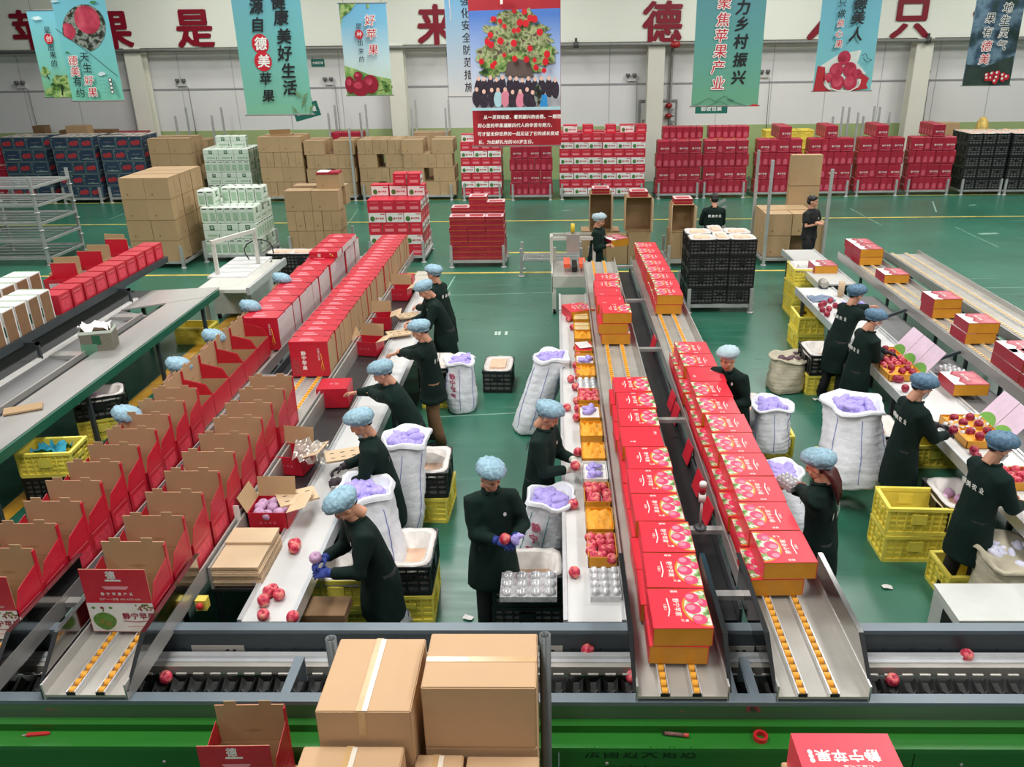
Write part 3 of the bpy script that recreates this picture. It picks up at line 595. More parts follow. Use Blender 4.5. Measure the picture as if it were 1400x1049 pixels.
for i, (L, R_px, y) in enumerate(((898, 954, 272), (960, 1017, 271), (1031, 1089, 270), (1100, 1158, 269), (1168, 1225, 268), (1237, 1295, 267))):
    nm = '%s right-hand red stack' % ORD[i]
    x0, x1, y0, zt = stack('burg', L, R_px, y, RB, .41, nm, S=.208, L=.39)
    if i < 2:
        for k in range(6): put_carton('burg', .39, .208, .38, (x0+.25+k*.212, y0+.6, zt), math.pi/2, 'deep red carton in top row of %s, %s' % (nm, ORD[k]), 'top row of '+nm)
    else:
        dx = (.6, .42, .4, .55)[i-2]
        for k in range(5): put_carton('burg', .39, .208, .38, (x0+dx+.2, y0+.13+k*.212, zt), 0, 'deep red carton lined up atop %s, %s' % (nm, ORD[k]), 'top row of '+nm)
# ---- slatted crates
def crate_mesh(L=.58, W=.40, H=.30, nv=7, nh=4, name='crate', m=None):
    key = (name, L, W, H)
    if key in CM: return CM[key]
    b = MB(); t = .012; x, y = L/2, W/2
    b.box(-x, x, -y, y, 0, .012)
    for s in (-1, 1):
        b.box(-x-.012, x+.012, s*y-.018, s*y+.018, H-.035, H); b.box(s*x-.018, s*x+.018, -y, y, H-.035, H)
        b.box(-x, x, s*y-t, s*y+t, 0, .04); b.box(s*x-t, s*x+t, -y, y, 0, .04)
        for k in range(nh-1):
            z = .04+(H-.075)*(k+1)/nh; b.box(-x, x, s*(y-.004)-.005, s*(y-.004)+.005, z-.011, z+.011); b.box(s*(x-.004)-.005, s*(x-.004)+.005, -y, y, z-.011, z+.011)
        for k in range(nv+1):
            px = -x+L*k/nv; w = .03 if k in (0, nv) else .012; b.box(px-w/2, px+w/2, s*y-.01, s*y+.008, .02, H-.02)
        n2 = max(4, int(nv*W/L))
        for k in range(n2+1):
            py = -y+W*k/n2; b.box(s*x-.01, s*x+.008, py-.006, py+.006, .02, H-.02)
        b.box(-.07, .07, s*y-.02, s*y+.02, H*.42, H*.78); b.box(s*x-.014, s*x+.014, -.055, .055, H*.55, H*.72)
    CM[key] = b.mesh(name, m or M_BLK); return CM[key]
def liner_mesh(L=.55, W=.37, fill=.02, up=.0, seed=0, name='bag_liner', drape=.03):
    """crumpled plastic liner: skirt over the rim and sagging sheet"""
    rnd = random.Random(seed); m = MB(); n = 28; rings = []
    def ring(sx, sy, z, j):
        out = []
        for k in range(n):
            a = 2*math.pi*k/n; c, s = math.cos(a), math.sin(a); p = 6
            r = (abs(c)**p+abs(s)**p)**(-1/p); out.append((sx*c*r+rnd.uniform(-j, j), sy*s*r+rnd.uniform(-j, j), z+rnd.uniform(-j, j)))
        return out
    rings = [ring(L/2+.03, W/2+.03, up-drape, .01), ring(L/2+.028, W/2+.028, up+.012, .006), ring(L/2-.03, W/2-.03, up+.008, .006), ring(L/2-.04, W/2-.04, fill, .008), ring(L*.3, W*.28, fill+.004, .012), ring(.02, .02, fill, .004)]
    m.loft(rings, 0, True, False, True); return m
def shell(L, W, H, t=.004):
    m = MB(); x, y = L/2, W/2; m.box(-x, x, -y, -y+t, .01, H); m.box(-x, x, y-t, y, .01, H); m.box(-x, -x+t, -y, y, .01, H); m.box(x-t, x, -y, y, .01, H); return m
def crate_thing(kind='black', L=.58, W=.40, H=.30, liner=None, seed=0):
    def fn():
        e = empty('slatted_crate')
        ob('crate_body', crate_mesh(L, W, H, 7, 4, kind+'_crate', M_BLK if kind == 'black' else M_YEL), e)
        ob('crate_lining', CM.setdefault((kind, 'in', liner), MB().box(-L/2+.012, L/2-.012, -W/2+.012, W/2-.012, .013, H-.045 if liner != 'white' else H*.42).mesh('crate_lining', mat('bag_grey', (112, 110, 108), .5, var=.2, scale=20))), e) if kind == 'black' else (lambda w: w.build('inner_wall', M_YEL if kind == 'yellow' else M_BLK, e))(shell(L-.02, W-.02, H-.035))
        if liner == 'pack':
            liner_mesh(L-.04, W-.04, H-.015, H, seed).build('liner', M_LINER, e)
            MB().box(-L*.3, L*.3, -W*.28, W*.28, H-.012, H+.014).build('pad', M_PEACH, e)
        elif liner == 'white': liner_mesh(L-.04, W-.04, H*.45, H, seed, drape=.06).build('liner', M_LINER, e); MB().box(-L*.36, L*.36, -W*.32, W*.32, H*.45, H*.49).build('pad', M_PEACH, e)
        return e
    return fn
M_YEL = mat('crate_yellow', (238, 220, 92), .4, var=.07, rv=.08, trans=.0)
P_BLK = Proto(crate_thing('black')); P_BLKP = Proto(crate_thing('black', liner='pack', seed=2))
# far right stacks of lined black crates
for si, (L, R_px, nm) in enumerate(((1312, 1366, 'left'), (1371, 1426, 'right'))):
    a = PZ(L, 267, 0); b = PZ(R_px, 266, 0); y0 = (a.y+b.y)/2; W = b.x-a.x
    pallet(a.x, b.x, y0, 1.2, 'grey steel post pallet under the %s far black crate stack' % nm)
    for r in range(5):
        for i in range(3):
            for j in range(2):
                if j and r < 4 and i != 0: continue
                (P_BLKP if r == 4 else P_BLK).put((a.x+W*(i+.5)/3, y0+.29+j*.6, .17+r*.345), math.pi/2, 'black crate, %s column, %s, layer %s up, %s far crate stack' % (ORD[i], ('front', 'rear')[j], ORD[r], nm), 'crate', 'far crates '+nm, scale=(1, W/3/.43, 1.14))
# ---- second row by the wall
def backrow(kind, px0, px1, py_top, Y, layers, what, L, S, h, tall=(2.3, 2.3, 2.5, 2.5)):
    a = PY(px0, py_top, Y); b = PY(px1, py_top, Y); n = max(1, int((b.x-a.x)/L)); deck = a.z-layers*h
    stack(kind, 0, 0, 278, ['L'*n]*layers, h, what, .9, L, S, X=(a.x, b.x), Y=Y, deck=max(deck, .15), tall=tall)
backrow('brown', 563, 612, 182, 28.95, 3, 'wall kraft stack near second column', .6, .45, .5)
backrow('burg', 450, 496, 181, 29.05, 4, 'dark stack by the wall', .36, .3, .42)
backrow('brown', 244, 296, 192, 29.15, 3, 'wall kraft stack behind mint stack', .66, .45, .5)
# loose flattened cartons seen above the blue stacks
for i, (x0_, x1_, yb, yt, mt, lab) in enumerate(((85, 125, 187, 172, M_KRAFT, 'flattened brown carton bundle above the left blue stack'), (78, 160, 187, 178, M_KRAFTD, 'wide flattened carton bundle lying behind the blue stacks'), (140, 200, 187, 180, M_BURG, 'red flattened gift cartons behind the right blue stack'), (40, 66, 187, 172, M_KRAFTD, 'rolled brown cardboard behind the left blue stack'))):
    a = PY(x0_, yt, 28.75+.45*i); b = PY(x1_, yb, 28.75+.45*i); m = MB(); nl = 5; z0 = 0
    for k in range(nl):
        zz = a.z*(.0+.2*k); m.box(-(b.x-a.x)/2+random.uniform(0, .1), (b.x-a.x)/2-random.uniform(0, .1), -.2, .2, zz, zz+a.z*.195)
    tag(m.build('flattened_cartons', mt, None, ((a.x+b.x)/2, 28.95+.45*i, 0)), lab, 'cardboard')
# yellow crates, sacks and a tall carton behind the red stacks
P_YEL = Proto(crate_thing('yellow')); P_YELL = Proto(crate_thing('yellow', liner='white', seed=4))
for i, (x, y) in enumerate(((985, 190), (1000, 189), (1052, 188), (1068, 187), (1083, 187), (1100, 187))):
    c = PY(x, y, 29.3)
    for k in range(6): 
        if k > 3: P_YEL.put((c.x, 29.3, k*.31), math.pi/2, 'yellow crate behind the red stacks, %s pile, %s' % (ORD[i], ('upper', 'top')[k-4]), 'crate', 'yellow crates by the wall')
        elif k == 0: tag(MB().box(-.2, .2, -.28, .28, 0, 1.235).build('crate_pile', mat('crate_yellow_pile', (196, 178, 58), .5, var=.3, scale=20), None, (c.x, 29.3, 0)), 'lower yellow crate pile by the wall, %s from the left' % ORD[i], 'crate pile')
a = PY(1284, 168, 29.0); b = PY(1306, 200, 29.0)
tag(MB().box(-.3, .3, -.25, .25, 0, a.z).build('tall_carton', M_KRAFT, None, ((a.x+b.x)/2, 29.1, 0)), 'tall plain carton by the wall left of the far black crates', 'carton')

# tall posts and odds and ends by the wall behind the red stacks
for i, (xa, xb, yb) in enumerate(((1143, 1166, 215), (1185, 1206, 215))):
    a = PY(xa, yb, 29.3); b = PY(xb, yb, 29.3); pallet(a.x, max(b.x, a.x+.6), 29.3, .9, 'empty steel pallet with tall posts by the wall, %s' % ('left', 'right')[i], tall=(2.4, 2.2, 2.3, 2.0))
def lump(px0, px1, pyt, Y, m, label, cat, name, zb=0.0):
    a = PY(px0, pyt, Y); b = PY(px1, pyt, Y); r = (b.x-a.x)/2; mb = MB(); rnd = random.Random(px0); n = 18; h = a.z-zb
    mb.loft([[(r*s_*(1+rnd.uniform(-.08, .08))*math.cos(2*math.pi*k/n), .3*s_*(1+rnd.uniform(-.08, .08))*math.sin(2*math.pi*k/n), z*h) for k in range(n)] for z, s_ in ((0, .9), (.2, 1.05), (.5, 1.0), (.8, .95), (.93, .75), (1.0, .3))], 0, True); return tag(mb.build(name, m, None, ((a.x+b.x)/2, Y, zb)), label, cat)
lump(994, 1012, 178, 29.9, mat('bag_pale', (196, 200, 200), .5, var=.2, scale=6), 'pale plastic sack by the wall behind the second red stack', 'sack', 'plastic_sack')
lump(918, 934, 184, 29.9, mat('bag_pale2', (190, 196, 196), .5, var=.2, scale=6), 'pale plastic sack by the wall behind the first red stack', 'sack', 'plastic_sack')
lump(1336, 1354, 160, 29.6, mat('net_yellow', (206, 178, 96), .7, var=.3, scale=9), 'yellow net sack by the wall behind the far black crates', 'sack', 'net_sack')
lump(1366, 1384, 176, 29.6, M_PEACH, 'peach sack by the wall behind the far black crates', 'sack', 'net_sack')
# ================================================================ packing lines
M_INOX = mat('stainless', (186, 184, 180), .3, .5, var=.10, scale=3, stretch=(1, .15, 1), bump=.03)
M_INOXD = mat('stainless_dull', (172, 168, 160), .4, .3, var=.12, scale=3)
M_ALU = mat('aluminium_rail', (214, 216, 218), .28, .45, var=.06)
M_DSTEEL = mat('dark_painted_steel', (62, 68, 72), .45, .2, var=.12)
M_WBELT = mat('white_belt', (208, 208, 206), .4, var=.03, scale=2)
M_GBELT = mat('grey_belt', (108, 108, 108), .5, var=.06, scale=2)
M_BBELT = mat('black_belt', (34, 35, 37), .38, var=.2, scale=2)
M_WHEEL = mat('wheel_amber', (226, 160, 52), .4, var=.06)
M_FRAMEG = mat('frame_green', (28, 92, 70), .45, var=.08)
M_SORTER = mat('sorter_grey_blue', (104, 116, 124), .42, .15, var=.05, scale=2)
M_SORTDK = mat('sorter_dark_grey', (58, 66, 70), .45, .15, var=.08)
M_BLKP = mat('black_plastic', (14, 14, 15), .6, var=.2)
def legs(e, x0, x1, ys, z, m=M_DSTEEL, w=.05):
    for y in ys:
        for x in (x0+w, x1-w):
            MB().box(x-w/2, x+w/2, y-w/2, y+w/2, 0, z).build('leg', m, e)
WHEELM = None
def lane(x0, x1, y0, y1, z, xr, label, wall=.05, near=0, rl=None, legm=M_DSTEEL):
    global WHEELM
    e = empty('roller_lane', (0, 0, 0), label=label, cat='conveyor', group='roller lanes')
    MB().box(x0, x1, y0, y1, z-.05, z-.03).build('bed', M_INOXD, e)
    MB().box(x0-.012, x0, y0, y1, z-.09, z+wall).build('side_rail', M_INOX, e); MB().box(x1, x1+.012, y0, y1, z-.09, z+wall).build('side_rail', M_INOX, e)
    if WHEELM is None:
        w = MB(); n = 10; vs = [(sx*.019, .026*math.cos(2*math.pi*k/n), .026*math.sin(2*math.pi*k/n)) for sx in (-1, 1) for k in range(n)]
        w.add(vs, [(k, (k+1) % n, n+(k+1) % n, n+k) for k in range(n)], 0, True); w.poly(vs[:n][::-1]); w.poly(vs[n:]); WHEELM = w.mesh('wheel', M_WHEEL)
    for x in xr:
        t = MB(); t.box(x-.030, x-.022, y0, y1, z-.03, z-.004); t.box(x+.022, x+.030, y0, y1, z-.03, z-.004); tr = t.build('wheel_track', M_ALU, e)
        MB().box(x-.029, x+.029, y0-.002, y0+.004, z-.032, z-.008).build('track_end', M_BLKP, e)
        n = int((y1-y0)/.07); far = MB()
        for k in range(n):
            y = y0+.035+k*.07
            if k < near: ob('wheel', WHEELM, e, (x, y, z-.024))
            else:
                far.box(x-.021, x+.021, y-.024, y+.024, z-.03, z)
        if far.v: tag(far.build('wheel_run', M_WHEEL if x < 5 else mat('wheel_beige', (206, 178, 130), .45, var=.06), e), kind='stuff')
    legs(e, x0-.01, x1+.01, [y for y in (y0+1.5, y0+3.5, y0+5.5, y0+7.5, y0+9.5) if y < y1-.2], z-.09, legm, .04)
    return e
def plate(e, x, side, yb=5.25, yf=4.05, zt=1.22, z0=.9):
    """flared stainless side plate of a chute; side -1 left / +1 right"""
    m = MB(); t = .004; out = side*.035
    prof = [(yb, z0), (yb, zt), (yf+.30, zt), (yf, 1.0), (yf, z0)]
    for sx in (0, 1):
        pts = [(x+side*t*sx, y, z) for y, z in prof]; m.poly(pts if (sx == 1) == (side > 0) else pts[::-1])
    n = len(prof)
    for i in range(n):
        (a, b), (c, d) = prof[i], prof[(i+1) % n]; m.quad((x, a, b), (x, c, d), (x+side*t, c, d), (x+side*t, a, b))
    m.box(min(x, x+out), max(x, x+out), yf+.30, yb, zt-.003, zt+.003)
    m.quad((x, yf+.30, zt), (x+out, yf+.30, zt), (x+out*.6, yf, 1.0), (x, yf, 1.0))
    m.build('chute_plate', mat('mirror_steel', (168, 168, 166), .13, 1.0, var=.06, scale=2), e)
ZR = 1.0
l1 = lane(-4.18, -3.66, 4.05, 15.6, ZR, (-4.02, -3.82), 'roller lane of open red cartons, outer lane of left line', near=0)
l2 = lane(-3.28, -2.76, 4.05, 15.6, ZR, (-3.11, -2.92), 'roller lane of red cartons beside the left packers', near=14)
l3 = lane(.50, 1.06, 4.05, 15.0, ZR, (.67, .87), 'roller lane of red gift boxes, left lane of centre line', near=10)
l4 = lane(1.38, 1.94, 4.05, 15.1, ZR, (1.53, 1.73), 'roller lane of red gift boxes, right lane of centre line', near=22)
l5 = lane(5.28, 5.86, 4.6, 15.3, ZR, (5.43, 5.63), 'raised roller lane beside the right hand table', near=0)
l6 = lane(6.15, 6.78, 4.6, 15.4, ZR, (6.30, 6.56), 'empty outer roller lane at the right', near=0)
for e, xl, xr in ((l1, -4.2, -3.655), (l2, -3.30, -2.755), (l3, .49, 1.065), (l4, 1.37, 1.945)):
    plate(e, xl, -1); plate(e, xr, 1)
M_TRAY = mat('tray_dark', (52, 50, 50), .4, .3, var=.15)
def well(x0, x1, y0, y1, z, label, struts, belt=M_BBELT):
    e = empty('belt_channel', (0, 0, 0), label=label, cat='conveyor')
    MB().box(x0+.03, x1-.03, y0, y1, z-.04, z).build('belt', belt, e)
    MB().box(x0, x0+.025, y0, y1, z-.08, z+.1).build('side_plate', M_DSTEEL, e); MB().box(x1-.025, x1, y0, y1, z-.08, z+.1).build('side_plate', M_DSTEEL, e)
    for y in struts: MB().box(x0-.01, x1+.01, y-.035, y+.035, ZR-.04, ZR+.0).build('strut', M_INOX, e)
    legs(e, x0, x1, [y for y in (y0+1, y0+4, y0+7) if y < y1], z-.08, M_DSTEEL, .04)
    return e
well(1.08, 1.36, 5.0, 14.9, .80, 'black belt channel between the two gift box lanes', (14.6, 12.5, 10.3, 8.1, 5.94, 5.06))
well(-3.635, -3.31, 5.0, 14.9, .80, 'black belt channel between the two red carton lanes', (14.6, 12.0, 9.4, 7.0, 4.98))
# packing tables
def table(name, label, x0, x1, y0, y1, z, m, rail=(1, 1), railm=M_ALU, legm=M_DSTEEL, ys=None, apron=M_DSTEEL):
    e = empty(name, (0, 0, 0), label=label, cat='table')
    MB().box(x0+.02, x1-.02, y0, y1, z-.025, z).build('belt_top', m, e)
    if rail[0]: MB().box(x0-.012, x0+.02, y0, y1, z-.1, z+.018).build('side_rail', railm, e)
    if rail[1]: MB().box(x1-.02, x1+.012, y0, y1, z-.1, z+.018).build('side_rail', railm, e)
    MB().box(x0+.03, x1-.03, y0+.02, y1-.02, z-.12, z-.03).build('apron', apron, e)
    legs(e, x0, x1, ys or [y0+.3+(y1-y0-.6)*k/4 for k in range(5)], z-.1, legm)
    return e
TZ = .85
table('packing_table', 'long white belt table of the centre packing line', .05, .485, 4.92, 12.35, TZ, M_WBELT)
table('packing_table', 'grey metal table end beyond the centre white belt', .05, .485, 12.4, 13.3, TZ, M_INOXD, ys=[12.6, 13.1])
table('packing_table', 'white belt table in front of the left packers', -2.36, -1.97, 4.92, 13.6, TZ, M_WBELT)
e = empty('carton_tray', (0, 0, 0), label='dark steel tray between left roller lane and white table', cat='tray')
MB().box(-2.735, -2.375, 5.35, 14.6, .80, .82).build('tray_plate', M_TRAY, e); MB().box(-2.735, -2.715, 5.35, 14.6, .82, 1.02).build('tray_wall', M_INOXD, e); legs(e, -2.73, -2.39, [6, 8, 10, 12, 14], .80)
MB().box(-2.39, -2.375, 5.35, 14.6, .82, .88).build('tray_lip', M_INOX, e)
table('packing_table', 'white belt table in front of the right hand packers', 4.05, 4.66, 5.0, 13.6, TZ, M_WBELT)
table('packing_table', 'pale grey feed table beyond the right white belt', 4.50, 5.12, 13.8, 16.3, TZ, mat('feed_table', (196, 196, 192), .4, var=.03), ys=[14.1, 16.0])
e = empty('slope_panel', (0, 0, 0), label='dark sloping panel between right table and raised lane', cat='panel')
m = MB(); m.loft([[(4.68, 5.0, .84), (5.25, 5.0, .80), (5.25, 5.0, .78), (4.68, 5.0, .82)], [(4.68, 13.2, .84), (5.25, 13.2, .80), (5.25, 13.2, .78), (4.68, 13.2, .82)]], 0, False); m.build('panel', M_GBELT, e)
MB().box(4.68, 4.71, 5.0, 13.2, .82, .875).build('rim', M_ALU, e); legs(e, 4.7, 5.24, [5.5, 8, 10.5, 13], .79)
for y in (8.2, 10.2, 12.0): MB().bar((4.9, y, .82), (5.26, y, .96), .04).build('bracket', M_DSTEEL, e)
# left hand line: belts, rims and boxes shelf
e = empty('sorting_table', (0, 0, 0), label='wide steel sorting table at the far left with grey belts', cat='table')
MB().box(-6.42, -5.9, 5.0, 13.3, .80, TZ).build('edge_strip', M_INOX, e)
MB().box(-6.55, -6.42, 5.0, 13.3, .79, .80).build('channel', M_BBELT, e)
MB().box(-6.58, -6.55, 5.0, 12.4, .78, .87).build('divider', M_INOX, e)
m = MB(); m.loft([[(-7.0, 5, .84), (-6.58, 5, .76), (-6.58, 5, .74), (-7.0, 5, .82)], [(-7.0, 12.6, .84), (-6.58, 12.6, .76), (-6.58, 12.6, .74), (-7.0, 12.6, .82)]], 0, False); m.build('slope', M_GBELT, e)
MB().box(-7.06, -7.0, 5, 13.2, .78, .88).build('white_rim', M_CWHITE, e)
MB().box(-7.75, -7.06, 5, 13.8, .80, .83).build('belt', M_GBELT, e)
MB().box(-7.79, -7.75, 5, 13.9, .78, .90).build('outer_rail', M_ALU, e)
m = MB(); m.loft([[(-7.0, 12.6, .84), (-5.9, 13.3, .82), (-5.9, 13.9, .82), (-7.0, 13.7, .84)], [(-7.0, 12.6, .86), (-5.9, 13.3, .855), (-5.9, 13.9, .855), (-7.0, 13.7, .86)]], 0, False, True, True); m.build('end_plate', M_INOX, e)
MB().box(-5.9, -5.87, 5.0, 13.8, .73, .84).build('apron', M_FRAMEG, e)
for y in (8.45, 10.6, 12.3): MB().box(-6.98, -6.6, y-.09, y+.09, .80, .86).build('crossplate', M_INOX, e)
legs(e, -7.0, -5.9, [5.4, 7.5, 9.5, 11.5, 13.2], .78, M_DSTEEL); legs(e, -7.8, -7.7, [5.4, 9.5, 13.2], .78, M_DSTEEL)
e = empty('overhead_shelf', (0, 0, 0), label='raised green carton shelf above the far left belts', cat='shelf')
MB().box(-8.40, -7.23, 6.0, 14.9, 1.10, 1.14).build('shelf_plate', mat('shelf_teal', (52, 100, 88), .5), e); MB().box(-7.23, -7.19, 6, 14.9, 1.06, 1.17).build('shelf_rail', M_SORTDK, e)
legs(e, -8.40, -7.60, [7.0, 9.2, 11.3, 14.0], 1.1, M_SORTDK, .06)
for y in (8.7, 10.4, 13.0):
    MB().bar((-7.02, y, .86), (-7.02, y, 1.10), .04).build('post', M_DSTEEL, e); MB().bar((-7.3, y, 1.08), (-7.0, y, 1.08), .04).build('arm', M_DSTEEL, e)
# ================================================================ sorter across the foreground
s = empty('fruit_sorter', (0, 0, 0), label='long grey fruit sorter running across the foreground with green casing', cat='machine')
X0, X1 = -6.5, 6.5
MB().box(X0, X1, 4.725, 4.81, .90, .93).build('back_rail_top', M_SORTER, s); MB().box(X0, X1, 4.72, 4.80, .66, .90).build('back_beam', M_SORTDK, s)
MB().box(X0, X1, 4.04, 4.12, .90, .93).build('front_rail', M_SORTER, s)
for k, x in enumerate([X0+.1*i for i in range(130)]):
    if -4.2 < x < 4.2 and k % 2 == 0: MB().lathe([(.007, 0), (.007, .004)], 8, M=Matrix.Translation((x, 4.719, .775)) @ Matrix.Rotation(math.pi/2, 4, 'X')).build('bolt_hole', M_BLKP, s)
for x in (-2.45, -.16, 1.2, 3.6):
    MB().box(x-.19, x+.19, 4.712, 4.72, .735, .80).build('joint_plate', M_INOXD, s)
    for dx in (.07, .12): MB().box(x+dx-.012, x+dx+.012, 4.709, 4.713, .758, .77).build('slot', M_BLKP, s)
r = MB(); r.box(X0, X1, 4.60, 4.70, .74, .76); r.box(X0, X1, 4.63, 4.67, .76, .785); r.build('guide_rail', M_ALU, s); MB().box(X0, X1, 4.56, 4.60, .68, .75).build('guide_rail_lower', M_INOXD, s)
MB().box(X0, X1, 4.06, 4.73, .50, .52).build('trough', M_BLKP, s)
cu = MB(); cu.box(-.036, .036, .085, .10, .10, .112, 1); cu.loft([[(-.045, -.03, .05), (-.02, -.03, .02), (.02, -.03, .02), (.045, -.03, .05), (.04, -.03, .035), (0, -.03, .006), (-.04, -.03, .035)], [(-.05, .08, .09), (-.02, .08, .05), (.02, .08, .05), (.05, .08, .09), (.045, .08, .075), (0, .08, .03), (-.045, .08, .075)]], 0, False)
cu.bar((-.045, -.06, .02), (.03, .0, .05), .012); cu.bar((.045, -.06, .02), (-.03, .0, .05), .012); cu.box(-.05, .05, -.09, -.06, .0, .03); CUP = cu.mesh('carrier_cup', [M_BLKP, M_INOXD])
for k in range(72): ob('carrier_cup', CUP, s, (-4.32+k*.12, 4.42, .62))
for i, (a, b) in enumerate(((90, 165), (345, 410), (560, 600), (822, 870), (1290, 1320))):
    p, q = PZ(a, 943, .62), PZ(b, 943, .62); MB().box(p.x, q.x, 4.16, 4.26, .601, .625).build('white_drop_pad', M_CWHITE, s)
for px in (408, 1320/1.0 if False else 1018, 990):
    x = PZ(px, 920, .85).x; b_ = MB(); b_.bar((x-.03, 4.12, .9), (x-.03, 4.45, .92), .012); b_.box(x-.03, x+.03, 4.1, 4.46, .915, .925); b_.box(x-.03, x+.03, 4.45, 4.462, .72, .92); b_.box(x-.03, x+.03, 4.1, 4.112, .7, .92); b_.build('bridge_bracket', M_SORTER, s)
# green casing below
M_CASE = mat('casing_green', (36, 108, 34), .35, var=.06, scale=1.5); M_CASED = mat('casing_green_panel', (32, 100, 28), .4, var=.05, scale=1.5)
MB().box(X0, X1, 4.045, 4.06, .60, .90).build('clear_guard', mat('guard_polycarbonate', (120, 128, 122), .10, .75, var=.1, scale=1.2), s)
MB().box(X0, X1, 3.985, 4.06, .735, .79).build('upper_case', M_CASED, s)
MB().box(X0, X1, 3.86, 4.04, .70, .735).build('case_ledge', M_CASE, s)
xs = [-6.5, -4.0, -2.2, .0, 2.2, 4.2, 6.5]
for a, b in zip(xs, xs[1:]):
    p = MB().box(a+.004, b-.004, 3.87, 3.90, .05, .70).build('case_panel', M_CASED, s)
    for dx in (.3, b-a-.3): MB().lathe([(.012, 0), (.012, .006)], 8, M=Matrix.Translation((a+dx, 3.87, .60)) @ Matrix.Rotation(math.pi/2, 4, 'X')).build('screw', M_INOX, p)
c = PY(798, 1036, 3.865); t = MB(); text(t, '法国迈夫诺达', c.x, c.z, .105, F_FRONT(0, 3.867, 0), 0, wgt='', track=.12); text(t, 'www.mafroda.com.cn', c.x+.08, c.z-.10, .05, F_FRONT(0, 3.867, 0), 0)
t.build('lettering', mat('case_lettering', (8, 30, 10), .5), s)
for x in (-5.5, -2, 1.5, 5): MB().box(x-.05, x+.05, 4.3, 4.4, 0, .58).build('leg', M_SORTDK, s)
# signal tower, emergency stop
p = PZ(957, 722, ZR); tw = empty('signal_tower', (p.x, 5.94, ZR), label='signal lamp with white and red tiers on a strut between gift lanes', cat='lamp')
MB().lathe([(.055, 0), (.055, .012), (.02, .02)], 12).build('base', M_DSTEEL, tw); MB().tube([(0, 0, .01), (0, 0, .26)], .011, 8).build('pole', M_INOX, tw)
MB().lathe([(.03, .26), (.03, .33)], 12).build('white_tier', M_CWHITE, tw); MB().lathe([(.027, .33), (.027, .40)], 12).build('red_tier', mat('lamp_red', (150, 24, 40), .25), tw); MB().lathe([(.031, .40), (.031, .43), (.02, .44)], 12).build('cap', M_CWHITE, tw)
p = PZ(278, 823, .9); es = empty('emergency_stop', (p.x, p.y, .9), label='yellow emergency stop box with red button by the left chute', cat='switch')
MB().box(-.04, .04, -.05, .02, -.045, .045).build('housing', mat('estop_yellow', (214, 196, 84), .45), es); MB().lathe([(.015, 0), (.026, .01), (.026, .03), (.01, .04)], 12, M=Matrix.Translation((0, -.05, .01)) @ Matrix.Rotation(math.pi/2, 4, 'X')).build('button', mat('button_red', (176, 30, 36), .35), es)
MB().bar((-.0, .02, .0), (-.32, .05, .03), .02).build('bracket', M_DSTEEL, es)
# ================================================================ middle of the hall: stacks, racks and machines
stack('brown', 181, 254, 367, ['LL', 'LL', 'LL', 'LL'], .47, 'big kraft stack by the grey racks', 1.86, .56, .60)
stack('mint', 282, 360, 358, ['SSSSSSS', 'LLL', 'SSSSSSS'], .375, 'front mint stack', 1.26, .42, .18, full=True)
a = PZ(282, 358, 0); b = PZ(360, 358, 0); w = b.x-a.x
for i in range(7):
    y = a.y+.75 if i > 1 else a.y+.3
    put_carton('mint', .42, .18, .37, (a.x+w*(i+.5)/7, y, .17+3*.375), math.pi/2, 'mint carton in the loose top row of front mint stack, %s from left' % ORD[i], 'top row of front mint stack')
x0, x1, y0, zt = stack('brown', 398, 471, 352, ['SSS', 'SSS', 'LL'], .47, 'kraft stack behind the tall red cartons', 1.15, .64, .42)
bx = put_carton('brown', .56, .42, .32, (x0+1.0, y0+.55, zt), 0, 'single brown carton on the kraft stack behind tall red cartons', None)
m = MB(); m.box(-.26, .26, -.2, .2, 0, .05); m.box(-.25, .02, -.19, .19, .05, .053, 1); tag(m.build('flat_gift_box', [M_BURG, M_CWHITE], None, (x0+1.0, y0+.55, zt+.322)), 'flat red and white box lying on the single brown carton', 'box')
stack('rw', 507, 582, 359, ['SSSS', 'LLL', 'SSSS', 'LLL', 'SSSS'], .255, 'near red white stack', 1.25, .41, .31)
a = PZ(507, 359, 0); b = PZ(582, 359, 0); zt = .17+5*.255
for i in range(3): put_carton('rw', .41, .31, .255, (a.x+.23+i*.43, a.y+(.75 if i < 2 else .7), zt), 0, 'red-white carton, sixth layer of near red white stack, %s' % LAYW[3][i], 'loose top of near red white stack')
for i in range(2): put_carton('rw', .41, .31, .255, (a.x+.72+i*.33, a.y+.75, zt+.255), math.pi/2, 'topmost red-white carton of the near stack, %s one' % ('left', 'right')[i], 'topmost pair of near red white stack')
# pallet of flat burgundy boxes
FLATM = None
def flat_mesh():
    global FLATM
    if FLATM is None:
        m = MB(); m.box(-.2, .2, -.2, .2, 0, .05, 1); m.box(-.203, .203, -.203, .203, .052, .118, 1); m.quad((-.2, -.2, .119), (.2, -.2, .119), (.2, .2, .119), (-.2, .2, .119), 2); m.quad((-.15, -.15, .12), (.15, -.15, .12), (.15, .1, .12), (-.15, .1, .12), 3)
        m.quad((-.203, -.2035, .05), (.203, -.2035, .05), (.203, -.2035, .058), (-.203, -.2035, .058), 0)
        FLATM = m.mesh('flat_gift_box', [mat('box_gold', (206, 142, 36), .4, .1, var=.06), M_BURG, mat('lid_pale', (226, 190, 190), .4), M_PRED])
    return FLATM
M_GOLD = mat('box_gold', (206, 142, 36), .4, .1, var=.06)
a = PZ(616, 366, 0); b = PZ(691, 366, 0); pallet(a.x, b.x, a.y, .95, 'grey steel post pallet under the flat red boxes')
